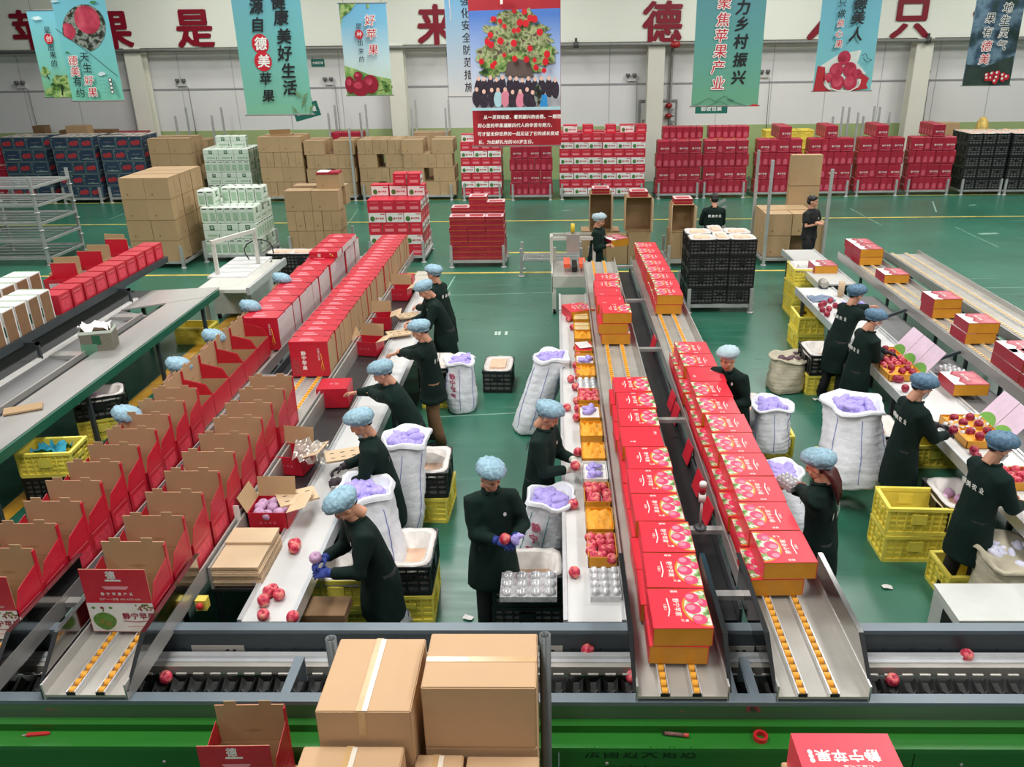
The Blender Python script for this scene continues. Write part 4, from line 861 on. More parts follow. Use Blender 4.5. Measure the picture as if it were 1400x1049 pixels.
for i, (n0, n1) in enumerate(((8, 9), (8, 11), (8, 10))):
    for j, n in enumerate((n0, n1)):
        for k in range(n):
            if j and k < n0-2 and i < 2: continue
            tag(ob('flat_gift_box', flat_mesh(), None, (a.x+.22+i*(b.x-a.x-.44)/2+random.uniform(-.01, .01), a.y+.24+j*.46, .17+k*.122), random.uniform(-.03, .03)), 'flat burgundy gift box on the low pallet, %s column, %s pile, %s up' % (LAYW[3][i], ('front', 'rear')[j], ORD[k]), 'box', 'flat boxes on the low pallet')
# stacked empty pallets at the left edge
q = PZ(71, 363, 0)
for k in range(5): pallet(q.x-1.9, q.x, q.y, 1.5, 'empty grey pallet in the stack at the left edge, %s from the floor' % ORD[k], posts=.20, deck=.20, z=k*.41, group='stacked empty pallets')
# folded pallet standing by the sealing machine
a = PZ(713, 378, 0); fp = empty('tipped_pallet', (a.x, a.y, 0), label='empty grey grid pallet standing beside the sealing machine', cat='pallet')
for k in range(6): MB().bar((.05, .12*k, .35), (1.3, .12*k, .35), .03).build('slat', M_STEEL, fp)
for x in (.05, .45, .85, 1.25): MB().bar((x, 0, .33), (x, .62, .33), .03).build('crossbar', M_STEEL, fp)
for x, y in ((0, 0), (1.3, 0), (1.3, .62), (0, .62)): p = MB(); p.box(x-.03, x+.03, y-.03, y+.03, .02, .62); p.lathe([(.08, 0), (.08, .02)], 10, (x, y, 0)); p.build('post', M_STEEL, fp)
# carton sealing machine
a = PZ(756, 428, 0); sm = empty('sealing_machine', (a.x, a.y, 0), label='carton sealing machine with two orange rollers and yellow tape roll', cat='machine'); sm.scale = (1.22, 1, 1)
M_MACH = mat('machine_white', (206, 204, 194), .45, .1, var=.04)
MB().box(0, .62, 0, 1.15, .68, .72).build('table_top', M_INOX, sm)
for x in (.02, .6):
    for y in (.03, 1.1): MB().box(x-.03, x+.03, y-.03, y+.03, 0, 1.0 if y > 1 else .7).build('leg', M_MACH, sm)
MB().box(-.02, .0, 0, 1.15, .4, .76).build('side_panel', M_MACH, sm); MB().box(.0, .62, -.02, .0, .5, .72).build('front_panel', M_MACH, sm)
for x in (.22, .46): MB().box(x-.05, x+.05, .25, .75, .80, .88).build('orange_roller', mat('roller_orange', (226, 92, 60), .45), sm)
MB().box(.30, .38, .25, .8, .74, .82).build('motor_block', M_BLKP, sm)
f = MB(); f.bar((-.02, .9, .7), (-.02, .9, 1.25), .05); f.bar((.66, .9, .7), (.66, .9, 1.25), .05); f.bar((-.02, .9, 1.22), (.66, .9, 1.22), .06); f.bar((-.02, 1.25, 1.22), (.66, 1.25, 1.22), .05); f.bar((-.02, .9, 1.22), (-.02, 1.25, 1.22), .05); f.bar((.66, .9, 1.22), (.66, 1.25, 1.22), .05); f.build('mast_frame', M_MACH, sm)
MB().box(.22, .42, .85, 1.1, .95, 1.30).build('seal_head', M_INOXD, sm)
MB().lathe([(.09, -.03), (.09, .03)], 16, M=Matrix.Translation((.32, 1.0, 1.40)) @ Matrix.Rotation(math.pi/2, 4, 'Y')).build('tape_roll', mat('tape_yellow', (226, 196, 40), .4), sm)
for x, y in ((.02, .03), (.6, .03)): MB().lathe([(.04, -.02), (.04, .02)], 10, M=Matrix.Translation((x, y-.05, .04)) @ Matrix.Rotation(math.pi/2, 4, 'Y')).build('caster', M_DARK, sm)
# white labelling cabinet at the left
a = PZ(296, 436, 0); cb = empty('labelling_cabinet', (a.x, a.y, 0), label='white machine cabinet with a bent frame on top', cat='machine')
M_CAB = mat('cabinet_white', (198, 200, 194), .4, var=.03)
MB().box(0, .66, 0, 1.45, .10, .78).build('body', M_CAB, cb); MB().box(-.03, .69, -.02, 1.5, .78, .82).build('work_top', mat('cabinet_top', (226, 226, 226), .3), cb)
for y in (.3, .6, .9, 1.2): MB().box(-.02, .68, y-.006, y+.006, .82, .823).build('top_groove', M_GREY, cb)
MB().bar((.12, .12, .82), (.12, .12, 1.42), .06).build('upright', M_MACH, cb); MB().bar((.60, .95, .82), (.60, .95, 1.45), .06).build('upright', M_MACH, cb); MB().bar((.10, .08, 1.43), (.62, 1.0, 1.46), .07).build('top_bar', M_MACH, cb)
MB().box(.661, .67, .9, 1.3, .5, .72).build('opening', M_DARK, cb)
for x, y in ((.05, .05), (.6, .05), (.05, 1.4), (.6, 1.4)): MB().lathe([(.04, 0), (.04, .1)], 8, (x, y, 0)).build('foot', M_DARK, cb)
cab = MB(); pts = [(.55+.28*math.cos(t), 1.2+.1*math.sin(t*2), .95+.28*math.sin(t)) for t in [i*.45 for i in range(14)]]; cab.tube(pts, .012, 6); cab.build('cable_loop', M_BLKP, cb)
# pale feed slab beside it
a = PZ(236, 406, 0); fs_ = empty('feed_slab', (0, 0, 0), label='pale flat feed conveyor leading to the white cabinet', cat='conveyor')
a = PZ(262, 400, .8); b = PZ(340, 372, .8); MB().box(a.x, a.x+.9, a.y+.15, a.y+2.3, .74, .80).build('bed', mat('bed_pale', (206, 206, 196), .5, var=.04), fs_); MB().box(a.x+.9, a.x+.96, a.y+.15, a.y+2.3, .70, .83).build('side_rail', M_ALU, fs_); legs(fs_, a.x, a.x+.9, [a.y+.4, a.y+2.1], .74, M_STEEL)
# open fronted cartons around the far packer
def open_front(a_, b_, h_, loc, rz, label):
    e = empty('open_carton', loc, rz, label, 'carton', 'open kraft cartons'); x, y, t = a_/2, b_/2, .008
    m = MB(); m.box(-x, x, y-t, y, 0, h_); m.box(-x, -x+t, -y, y, 0, h_); m.box(x-t, x, -y, y, 0, h_); m.box(-x, x, -y, y, 0, t); m.box(-x, x, -y, y, h_-t, h_); m.build('shell', M_KRAFT, e)
    for s_ in (-1, 1): MB().add([(s_*x, -y, .01), (s_*(x+.02), -y-.2, .01), (s_*(x+.02), -y-.2, h_-.01), (s_*x, -y, h_-.01), (s_*(x-.008), -y, .01), (s_*(x+.012), -y-.2, .01), (s_*(x+.012), -y-.2, h_-.01), (s_*(x-.008), -y, h_-.01)], [(0, 1, 2, 3), (7, 6, 5, 4), (0, 4, 5, 1), (1, 5, 6, 2), (2, 6, 7, 3), (3, 7, 4, 0)]).build('flap', M_KRAFTL, e)
    return e
def at(px, py, z): return PZ(px, py, z)
for i, (px0, px1, pyb, kind) in enumerate(((830, 858, 362, 0), (858, 889, 362, 0), (806, 830, 352, 0))):
    a = PZ(px0, pyb, 0); b = PZ(px1, pyb, 0)
    put_carton('brown', b.x-a.x-.01, .5, .62 if i != 1 else .75, ((a.x+b.x)/2, a.y+.3, 0), 0, 'brown carton on the floor by the far packer, %s' % ('middle one', 'right one', 'left one')[i], 'cartons by the far packer')
a = PZ(836, 362, 0)
p1 = PY(822, 318, 18.9); open_front(.50, .5, .85, (p1.x, a.y+1.0, .62), 0, 'tall open carton with red boxes on top behind the far packer')
put_carton('brown', .9, .55, .62, (p1.x, a.y+1.0, 0), 0, 'brown carton carrying the tall open carton behind far packer', 'cartons by the far packer')
p2 = PY(872, 318, 18.6); open_front(.58, .48, .76, (p2.x, PZ(858, 362, 0).y+.3, .752), 0, 'wide open carton standing on the right floor carton')
for px, z, Yo, lab in ((p1.x, 1.472, a.y+1.0, 'flat red box on top of the tall open carton'), (p2.x, 1.514, PZ(858, 362, 0).y+.3, 'flat red box on top of the wide open carton')):
    tag(ob('flat_gift_box', flat_mesh(), None, (px, Yo, z)), lab, 'box', 'flat boxes on open cartons')
a = PZ(912, 368, 0); put_carton('brown', .62, .5, .6, (a.x+.32, a.y+.6, .17), math.pi/2, 'brown carton under the small open carton by black crates', 'cartons by the crate pallet')
pallet(a.x, a.x+1.0, a.y+.1, 1.0, 'grey steel post pallet under the small open carton')
put_carton('brown', .55, .4, .45, (a.x+.85, a.y+.75, .17), math.pi/2, 'low brown carton beside the small open carton', 'cartons by the crate pallet')
open_front(.5, .5, .6, (a.x+.34, a.y+.55, .772), 0, 'small open carton with printed lid left of the black crates')
tag(ob('flat_gift_box', flat_mesh(), None, (a.x+.34, a.y+.55, 1.374)), 'flat printed box on the small open carton', 'box', 'flat boxes on open cartons')
# pallet of lined black crates in the middle
a = PZ(938, 428, 0); b = PZ(1028, 428, 0); pallet(a.x, b.x, a.y, 1.25, 'grey steel post pallet under the middle black crates', posts=.30); W = b.x-a.x
for r in range(4):
    for i in range(3):
        for j in range(2):
            if j and r < 3 and i != 0: continue
            rz = 0 if i != 1 else math.pi/2
            cx = a.x+(.20*W, W/2, .80*W)[i]
            (P_BLKP if r == 3 else P_BLK).put((cx, a.y+.23+j*.5 if i != 1 else a.y+.33+j*.6, .17+r*.305), rz, 'black slatted crate on the middle pallet, %s column, %s, %s layer up' % (LAYW[3][i], ('front', 'rear')[j], ORD[r]), 'crate', 'black crates on the middle pallet', scale=((W*.375/.58, 1.05, 1) if i != 1 else (1, W*.215/.42, 1)))
# far right pallet with tall posts, cartons and the standing sheet pack
a = PZ(1041, 363, 0); b = PZ(1124, 362, 0); pallet(a.x, b.x, a.y, 1.3, 'steel pallet with four tall posts beside the standing man', tall=(2.15, 1.95, 1.9, 2.2))
for k, (px, lab) in enumerate(((.33, 'left front'), (.92, 'right front'))):
    for r in range(2):
        if k == 1 and r == 0: continue
        put_carton('brown', .58, .5, .48, (a.x+px, a.y+.35 if r == 0 or k == 0 else a.y+.36, .17+r*.482), 0, 'brown carton on the tall post pallet, %s, %s layer' % (lab, ('lower', 'upper')[r]), 'cartons on the tall post pallet')
put_carton('brown', 1.1, .6, .96, (a.x+.60, a.y+.95, .17), 0, 'large brown carton at the rear of the tall post pallet', 'cartons on the tall post pallet')
c = PY(1107, 300, a.y+.62)
m = MB(); m.box(-.35, .35, -.10, .10, 0, 2.25); m.box(-.352, .352, -.102, .102, 1.55, 1.565, 1)
tag(m.build('cardboard_sheets', [M_KRAFT, M_KRAFTD], None, (c.x, a.y+1.38, 0)), 'tall pack of flat cardboard standing behind the man in black', 'cardboard')
put_carton('brown', .34, .4, .75, (b.x-.12, a.y+.35, .17), 0, 'narrow brown carton on the tall post pallet right behind the man', 'cartons on the tall post pallet')
# leaning empty pallet behind the far man in green
a = PZ(1003, 330, 0); lp = empty('leaning_pallet', (a.x, a.y+1.2, .05), rot=(0, R_(58), R_(-10)), label='grey pallet frame tilted beside the man in green', cat='pallet')
for k in range(7): MB().bar((-.55, -.5+k*.16, 0), (.55, -.5+k*.16, 0), .03).build('slat', M_STEEL, lp)
for x in (-.6, .6): MB().bar((x, -.55, 0), (x, .55, 0), .06).build('beam', M_STEEL, lp)
for x in (-.6, .6):
    for y in (-.5, .5): MB().bar((x, y, 0), (x, y, .35), .06).build('post', M_STEEL, lp)
# crates behind the tall red cartons
for i, (px, py) in enumerate(((392, 384), (418, 384))):
    c = PZ(px, py, 0)
    for k in range(2): (P_BLKP if k else P_BLK).put((c.x, c.y, k*.305), 0, 'black crate, %s pile behind the tall red cartons, %s' % (('left', 'right')[i], ('lower', 'upper')[k]), 'crate', 'black crates behind the tall cartons')
# ================================================================ goods on the lanes and tables
M_LID = mat('lid_red', (220, 44, 62), .36, var=.04, rv=.05, scale=2)
M_PAPPLE = mat('print_pink_apple', (222, 62, 104), .4, var=.25, scale=14); M_PLEAF = speckle_mat('print_leaf_white', [(70, 110, 56), (150, 176, 110), (236, 238, 226), (110, 150, 80)], 14, .45)
def giftbox_fn():
    e = empty('gift_box'); X, Y, H = .19, .205, .143
    MB().box(-X, X, -Y, Y, 0, H-.004).build('base', M_GOLD, e)
    l = MB(); l.box(-X-.003, X+.003, -Y-.002, Y+.002, H-.004, H); l.box(-X-.004, -X, -Y-.002, Y+.002, .0, H); l.box(X, X+.004, -Y-.002, Y+.002, 0, H); lid = l.build('lid', M_LID, e)
    p = MB(); z = H+.0008
    arc = [(X-.17*math.cos(t), .195*math.sin(t), z) for t in [-math.pi/2+math.pi*k/18 for k in range(19)]]
    arc2 = [(X-.155*math.cos(t), .18*math.sin(t), z+.0006) for t in [-math.pi/2+math.pi*k/18 for k in range(19)]]
    p.poly(arc[::-1], 4); p.poly(arc2[::-1], 2)
    for (x, y, a, b) in ((.10, .105, .05, .055), (.09, -.01, .055, .058), (.12, -.12, .05, .052), (.165, .05, .03, .045)):
        p.disc((x, y, z+.0012), a, b, 3, 14); p.disc((x-.012, y+.012, z+.0018), a*.55, b*.5, 5, 12)
    text(p, '静宁苹果', 0, 0, .046, F_TOP(-.03, .10, z, -math.pi/2), 0)
    p.add([(-.075, .1, z), (-.068, .1, z), (-.062, -.02, z), (-.078, -.09, z), (-.085, -.09, z), (-.07, -.02, z)], [(0, 5, 2, 1), (5, 4, 3, 2)], 0)
    text(p, '红富士', 0, 0, .022, F_TOP(-.1, .04, z, -math.pi/2), 0); p.box(-.003, .003, -.11, -.04, z-.0005, z+.0003, 4); text(p, '礼盒', 0, 0, .026, F_TOP(-.005, -.14, z, 0), 0); text(p, '德美', 0, 0, .026, F_TOP(-.04, .165, z, 0), 0)
    p.build('lid_print', [M_INKW, M_LID, M_PLEAF, M_PAPPLE, M_GOLD, mat('print_apple_light', (240, 130, 150), .4)], lid)
    return e
P_GIFT = Proto(giftbox_fn)
def plain_fn():
    e = empty('gift_box'); X, Y, H = .19, .205, .143
    MB().box(-X, X, -Y, Y, 0, H-.004).build('base', M_GOLD, e); l = MB(); l.box(-X-.003, X+.003, -Y-.002, Y+.002, H-.004, H); l.box(-X-.004, -X, -Y-.002, Y+.002, .0, H); l.box(X, X+.004, -Y-.002, Y+.002, 0, H); lid = l.build('lid', M_LID, e)
    p = MB(); z = H+.0008; text(p, '德美', 0, 0, .03, F_TOP(.13, .1, z, -math.pi/2), 0); text(p, '苹果', 0, 0, .03, F_TOP(-.12, -.12, z, 0), 0); p.build('lid_print', [M_INKW], lid)
    return e
P_PLAIN = Proto(plain_fn)
def row(lane_x, y0, n, z0, flip, what, layers=2, step=.428, plain=(), only=None, jig=.012, dx=0.0, skip=()):
    for l in range(layers):
        for k in range(n):
            if (k, l) in skip: continue
            top = l == layers-1
            pr = P_PLAIN if (top and k in plain) else P_GIFT
            lab = 'red gift box, %s from the near end, %s layer, %s' % (ORD[k], 'top' if top else 'bottom', what)
            pr.put((lane_x+random.uniform(-jig, jig)+(-dx if l == 0 else dx+random.uniform(-.02, .02)), y0+.205+k*step, z0+l*.147), (math.pi if flip else 0)+random.uniform(-.02, .02), lab, 'gift box', 'gift boxes, '+what)
row(.80, 4.31, 10, ZR, False, 'near run of left gift lane', plain=(6,), dx=.022)
row(.78, 10.45, 6, ZR, False, 'far run of left gift lane', plain=(2, 3))
row(1.64, 5.03, 11, ZR, True, 'near run of right gift lane', plain=(8,), dx=.035)
row(1.66, 11.75, 8, ZR, True, 'far run of right gift lane')
P_GIFT.put((.80, 10.66, ZR+.294), .0, 'red gift box lying third high at near end of far left run', 'gift box')
p = PZ(790, 408, TZ); P_GIFT.put((.33, 12.15, TZ), .35, 'red gift box turned askew at the far end of white belt', 'gift box')
# red leaflets hanging in the belt channel
for i, (px, py) in enumerate(((893, 470), (908, 548), (925, 565), (948, 618), (958, 660), (968, 700))):
    p = PZ(px, py, .92); m = MB(); m.box(-.006, .006, -.11, .11, -.1, .1); o = m.build('red_leaflet', M_LID, None, (1.32, p.y, .92), 0); o.rotation_euler = (0, R_(14), R_(4))
    tag(o, 'red leaflet hanging on the channel wall between gift lanes, %s from far' % ORD[i], 'leaflet', 'red leaflets in the channel')
# ---- second kind of gift box on the right hand lane
def giftb_fn():
    e = empty('gift_box'); X, Y, H = .20, .205, .14
    MB().box(-X, X, -Y, Y, 0, H-.004).build('base', M_GOLD, e)
    l = MB(); l.box(-X-.003, X+.003, -Y-.002, Y+.002, H-.004, H); l.box(-X-.004, -X, -Y-.002, Y+.002, .0, H); l.box(X, X+.004, -Y-.002, Y+.002, 0, H); lid = l.build('lid', M_BURG, e)
    p = MB(); z = H+.0008; p.poly([(-X, -Y, z), (-.07, -Y, z), (-.11, -.1, z), (-.05, 0, z), (-.12, .12, z), (-.06, Y, z), (-X, Y, z)], 0)
    p.poly([(-.05, -Y+.01, z), (X, -Y+.01, z), (X, Y, z), (-.03, Y, z), (-.09, .12, z), (-.02, 0, z), (-.08, -.1, z)], 1)
    p.disc((.11, .08, z+.0006), .06, .07, 2, 14); p.disc((.1, -.1, z+.0006), .06, .07, 2, 14); text(p, '静宁苹果', 0, 0, .05, F_TOP(.0, .12, z+.001, -math.pi/2), 0, wgt='~')
    p.build('lid_print', [M_CWHITE, mat('print_dusty_rose', (186, 92, 104), .4, var=.2, scale=8), mat('print_rose_apple', (214, 120, 128), .4, var=.15)], lid); return e
P_GIFTB = Proto(giftb_fn)
for i, (px, py, n, l2, lab) in enumerate(((1238, 362, 2, 2, 'far end pair pile'), (1233, 387, 1, 1, 'single one behind the far pile'), (1296, 435, 1, 2, 'second pile'), (1338, 470, 1, 2, 'third pile'), (1388, 512, 1, 2, 'fourth pile'), (1420, 545, 2, 2, 'near pile at the edge'))):
    y = PZ(px, py, ZR).y
    for l in range(l2):
        for k in range(n):
            P_GIFTB.put((5.60+random.uniform(-.02, .02), y+.205+k*.43, ZR+l*.144), random.uniform(-.03, .03), 'white-red gift box, right lane, %s, %s %s' % (lab, ('lower', 'upper')[l], ('near', 'far')[k]), 'gift box', 'gift boxes on the right lane')
p = PZ(1125, 372, TZ); P_GIFTB.put((p.x+.02, p.y+.1, TZ), 0, 'white and red gift box lying on the pale feed table', 'gift box')
for k, (dx, y) in enumerate(((5.36, 7.6), (5.36, 8.1))):
    pass
# ---- apples
def apple_mesh(name, m, r=.047):
    b = MB(); prof = [(.004, .010), (.016, .0), (.030, .006), (.040, .026), (.0425, .044), (.037, .064), (.024, .078), (.012, .078), (.004, .068)]
    b.lathe([(a*r/.0425, z*r/.0425) for a, z in prof], 14, mi=0); b.tube([(0, 0, .066), (.004, 0, .088)], .003, 5, 1); return b.mesh(name, [m, M_KRAFTD])
def apple_mat(name, cols, sc=30):
    return speckle_mat(name, cols, sc, .35)
M_AP = apple_mat('apple_skin', [(150, 30, 56), (196, 56, 80), (222, 104, 112), (214, 150, 120)], 24)
M_APL = mat('apple_in_net', (196, 156, 190), .6, var=.12, scale=30, bump=.3, bscale=90)
M_APD = apple_mat('apple_wine', [(110, 20, 44), (150, 36, 60), (186, 80, 96)], 24)
AP = apple_mesh('apple', M_AP); APL = apple_mesh('netted_apple', M_APL, .05); APD = apple_mesh('apple', M_APD)
def apple(p, lab, me=None, group=None, name='apple'):
    o = ob(name, me or AP, None, p); o.rotation_euler = (random.uniform(-.5, .5), random.uniform(-.5, .5), random.uniform(0, 6)); return tag(o, lab, 'apple', group)
def table_apples(lst, z, what, me=None):
    for i, (px, py) in enumerate(lst):
        q = PZ(px, py, z+.04); apple((q.x, q.y, z+.006), 'pink apple loose on %s, %s from the near end' % (what, ORD[i]), me, 'loose apples on '+what)
table_apples([(789, 783), (785, 690), (787, 618), (788, 572), (788, 559), (776, 556), (791, 549), (786, 530), (780, 519), (790, 516), (788, 508), (786, 500), (790, 486), (789, 477), (781, 448), (776, 437), (783, 432)], TZ, 'the centre belt')
table_apples([(396, 846), (359, 839), (361, 823), (379, 813), (367, 812), (372, 806), (402, 752), (400, 745), (406, 745)], TZ, 'the left white belt')
table_apples([(1334, 625), (1330, 617), (1238, 532), (1225, 519), (1233, 519), (1222, 512), (1210, 505), (1213, 498), (1204, 500), (1196, 495), (1131, 430), (1126, 425), (1133, 423), (1124, 418), (1129, 415), (1134, 411), (1140, 418)], TZ, 'the right white belt', APD)
for i, (px, py, z) in enumerate(((229, 926, .66), (868, 925, .66), (1219, 927, .66), (799, 889, .735), (1317, 893, .735))):
    q = PZ(px, py, z+.04); apple((q.x, q.y, z), 'pink apple riding on the fruit sorter, %s' % ('in a cup at the left', 'in a cup beside the left gift chute', 'in a cup right of the right chute', 'behind the rail by the brown cartons', 'behind the rail at the far right')[i], None, 'apples on the sorter')
# ---- open trays on the centre table
M_TISS = mat('tissue_orange', (236, 160, 36), .5, var=.2, scale=20, bump=.6, bscale=30); M_FOAM = mat('foam_net_lilac', (172, 158, 226), .6, var=.16, scale=30, bump=.4, bscale=80)
M_CLEAR = mat('clear_blister', (206, 206, 208), .12, .25, var=.2, scale=25); M_YPAD = mat('pad_yellow', (222, 176, 40), .5, var=.1)
TRAY = {}
def sheet(w, d, z, amp, seed, n=9):
    m = MB(); rnd = random.Random(seed); vs = [(-w/2+w*i/n, -d/2+d*j/n, z+rnd.uniform(-amp, amp)) for j in range(n+1) for i in range(n+1)]
    m.add(vs, [(j*(n+1)+i, j*(n+1)+i+1, (j+1)*(n+1)+i+1, (j+1)*(n+1)+i) for j in range(n) for i in range(n)], 0, True); return m
def blobs(mb, n, w, d, z, r, seed, mi=0):
    rnd = random.Random(seed)
    for k in range(n):
        c = (rnd.uniform(-w, w), rnd.uniform(-d, d), z+rnd.uniform(0, r)); M = Matrix.Translation(c) @ Matrix.Rotation(rnd.uniform(0, 3), 4, 'Z') @ Matrix.Rotation(rnd.uniform(-.6, .6), 4, 'X')
        mb.ball((0, 0, 0), (r*rnd.uniform(.7, 1.1), r*rnd.uniform(1.2, 1.9), r*rnd.uniform(.5, .8)), 8, 6, mi, M)
def tray(kind, loc, W=.235, D=.36, H=.10, label='', rz=0.0, nx=3, ny=4):
    short = label.replace('gold tray packed with pink apples', 'tray').replace('tray, ', '')
    e = empty('gift_tray', loc, rz, label, 'tray', 'open gift trays')
    if kind != 'blister':
        w = MB(); x, y, t = W/2, D/2, .006; w.box(-x, x, -y, y, 0, t); w.box(-x, -x+t, -y, y, 0, H); w.box(x-t, x, -y, y, 0, H); w.box(-x, x, -y, -y+t, 0, H); w.box(-x, x, y-t, y, 0, H); w.build('tray_box', M_GOLD if kind != 'white' else M_CWHITE, e)
    if kind == 'orange': sheet(W-.014, D-.014, H-.02, .022, int(loc[1]*97)).build('tissue', M_TISS, e)
    if kind == 'yellow':
        MB().box(-W/2+.008, W/2-.008, -D/2+.008, D/2-.008, .01, H-.015).build('pad', M_YPAD, e)
        for k in (-1, 1): MB().box(-W/2+.02, W/2-.02, k*D*.24-D*.18, k*D*.24+D*.18, H-.015, H-.005).build('divider', mat('divider_pale', (222, 200, 150), .5), e)
    if kind in ('foam', 'white'): m = MB(); blobs(m, 9, W*.3, D*.3, H-.03, .035, int(loc[1]*31)); tag(m.build('foam_nets', M_FOAM, e), kind='stuff'); MB().box(-W/2+.01, W/2-.01, -D/2+.01, D/2-.01, .01, H-.03).build('white_pad', M_CWHITE, e)
    if kind == 'blister':
        MB().box(-W/2, W/2, -D/2, D/2, .0, .05).build('pack_base', M_CLEAR, e)
        for i in range(nx):
            for j in range(ny): MB().ball((-W/2+W*(i+.5)/nx, -D/2+D*(j+.5)/ny, .05), (W/nx*.46, D/ny*.46, .045), 12, 8).build('dome', M_CLEAR, e)
    if kind == 'card': MB().box(-W/2+.01, W/2-.01, -D/2+.01, D/2-.01, H-.02, H-.01).build('pad', M_LID, e); o = MB().box(-.09, .09, -.12, .12, 0, .003).build('card', M_CWHITE, e, (0, .03, H+.005), .3)
    if kind == 'apples':
        MB().box(-W/2+.008, W/2-.008, -D/2+.008, D/2-.008, .01, .03).build('pad', M_CLEAR, e)
        c, s_ = math.cos(rz), math.sin(rz)
        for i in range(nx):
            for j in range(ny):
                dx, dy = -W/2+W*(i+.5)/nx, -D/2+D*(j+.5)/ny
                apple((loc[0]+c*dx-s_*dy, loc[1]+s_*dx+c*dy, loc[2]+.03), 'pink apple packed in row %d place %d, %s' % (j+1, i+1, short), None, 'apples in '+short)
    return e
SEQ = [('blister', 792), ('apples', 748), ('orange', 711), ('apples', 675), ('white', 645), ('orange', 618), ('orange', 588), ('foam', 564), ('apples', 541), ('blister', 523), ('orange', 508), ('foam', 492), ('card', 475), ('orange', 459), ('yellow', 447), ('yellow', 433), ('yellow', 421)]
KN = {'blister': 'clear blister pack of round cups', 'apples': 'gold tray packed with pink apples', 'orange': 'gold tray lined with orange tissue', 'white': 'white tray with lilac foam nets', 'foam': 'gold tray with lilac foam nets', 'card': 'gold tray with a white card', 'yellow': 'yellow padded gift tray'}
for k, (kind, py) in enumerate(SEQ):
    q = PZ(826, py, TZ+.08); tray(kind, (.362, q.y, TZ+.001), label='%s, %s tray along the centre table' % (KN[kind], ORD[k]))
# ---- trays with raised lids on the right table
def lid_tray(px, py, n, what, kinds):
    q = PZ(px, py, TZ+.1)
    for k in range(n):
        y = q.y+.17+k*.335; kind = kinds[k]; e = tray(kind, (q.x, y, TZ+.001), .42, .32, .09, '%s on the right table, %s, %s' % (KN[kind], what, ORD[k]), 0.0, 4, 3)
        if kind == 'orange':
            for ai, (dx, dy) in enumerate(((-.1, .05), (.08, .06), (-.03, -.06), (.1, -.07))): apple((q.x+dx, y+dy, TZ+.055), 'red apple half wrapped in orange tissue, %s, %s tray, %s corner' % (what, ORD[k], ('far left', 'far right', 'near left', 'near right')[ai]), APD, 'wrapped apples %s %s' % (what, ORD[k]))
        lid = MB(); lid.box(-.004, .004, -.16, .16, 0, .36, 0); l = lid.build('raised_lid', mat('lid_inner_pink', (222, 196, 214), .5, var=.06), e, (.215, 0, .085)); l.rotation_euler = (0, R_(38), 0)
        g = MB(); g.poly([(-.006, .155*math.cos(t), .002+.10*math.sin(t)) for t in [math.pi*i/14 for i in range(15)]], 0); g.build('green_hill_print', mat('print_lid_green', (110, 168, 66), .5), l)
lid_tray(1240, 512, 3, 'far group', ('orange', 'apples', 'orange')); lid_tray(1352, 603, 2, 'near group', ('orange', 'orange'))
q = PZ(1320, 537, TZ); P_GIFTB.put((q.x-.05, q.y, TZ+.05), .0, 'white and red gift box lying among the right table trays', 'gift box')
for i, (px, py) in enumerate(((1310, 592), (1336, 583), (1300, 512))):
    q = PZ(px, py, TZ); tray('blister', (q.x, q.y, TZ+.001), .22, .3, .1, 'clear blister pack on the right table, %s from the near end' % ORD[i], .4)
lid_tray(1405, 660, 1, 'edge group', ('apples',))
q = PZ(1180, 425, TZ); m = MB(); blobs(m, 10, .22, .12, .02, .05, 3); tag(m.build('foam_nets', M_FOAM, None, (q.x-.15, q.y+.1, TZ)), 'lilac foam nets heaped on the far end of right table', 'foam nets', kind='stuff')
q = PZ(1118, 410, TZ); m = sheet(.4, .3, .03, .03, 4, 6); tag(m.build('cloth', mat('cloth_blue_grey', (110, 124, 146), .7, var=.3, scale=8), None, (q.x+.05, q.y, TZ)), 'crumpled blue and white cloth at the end of right table', 'cloth')
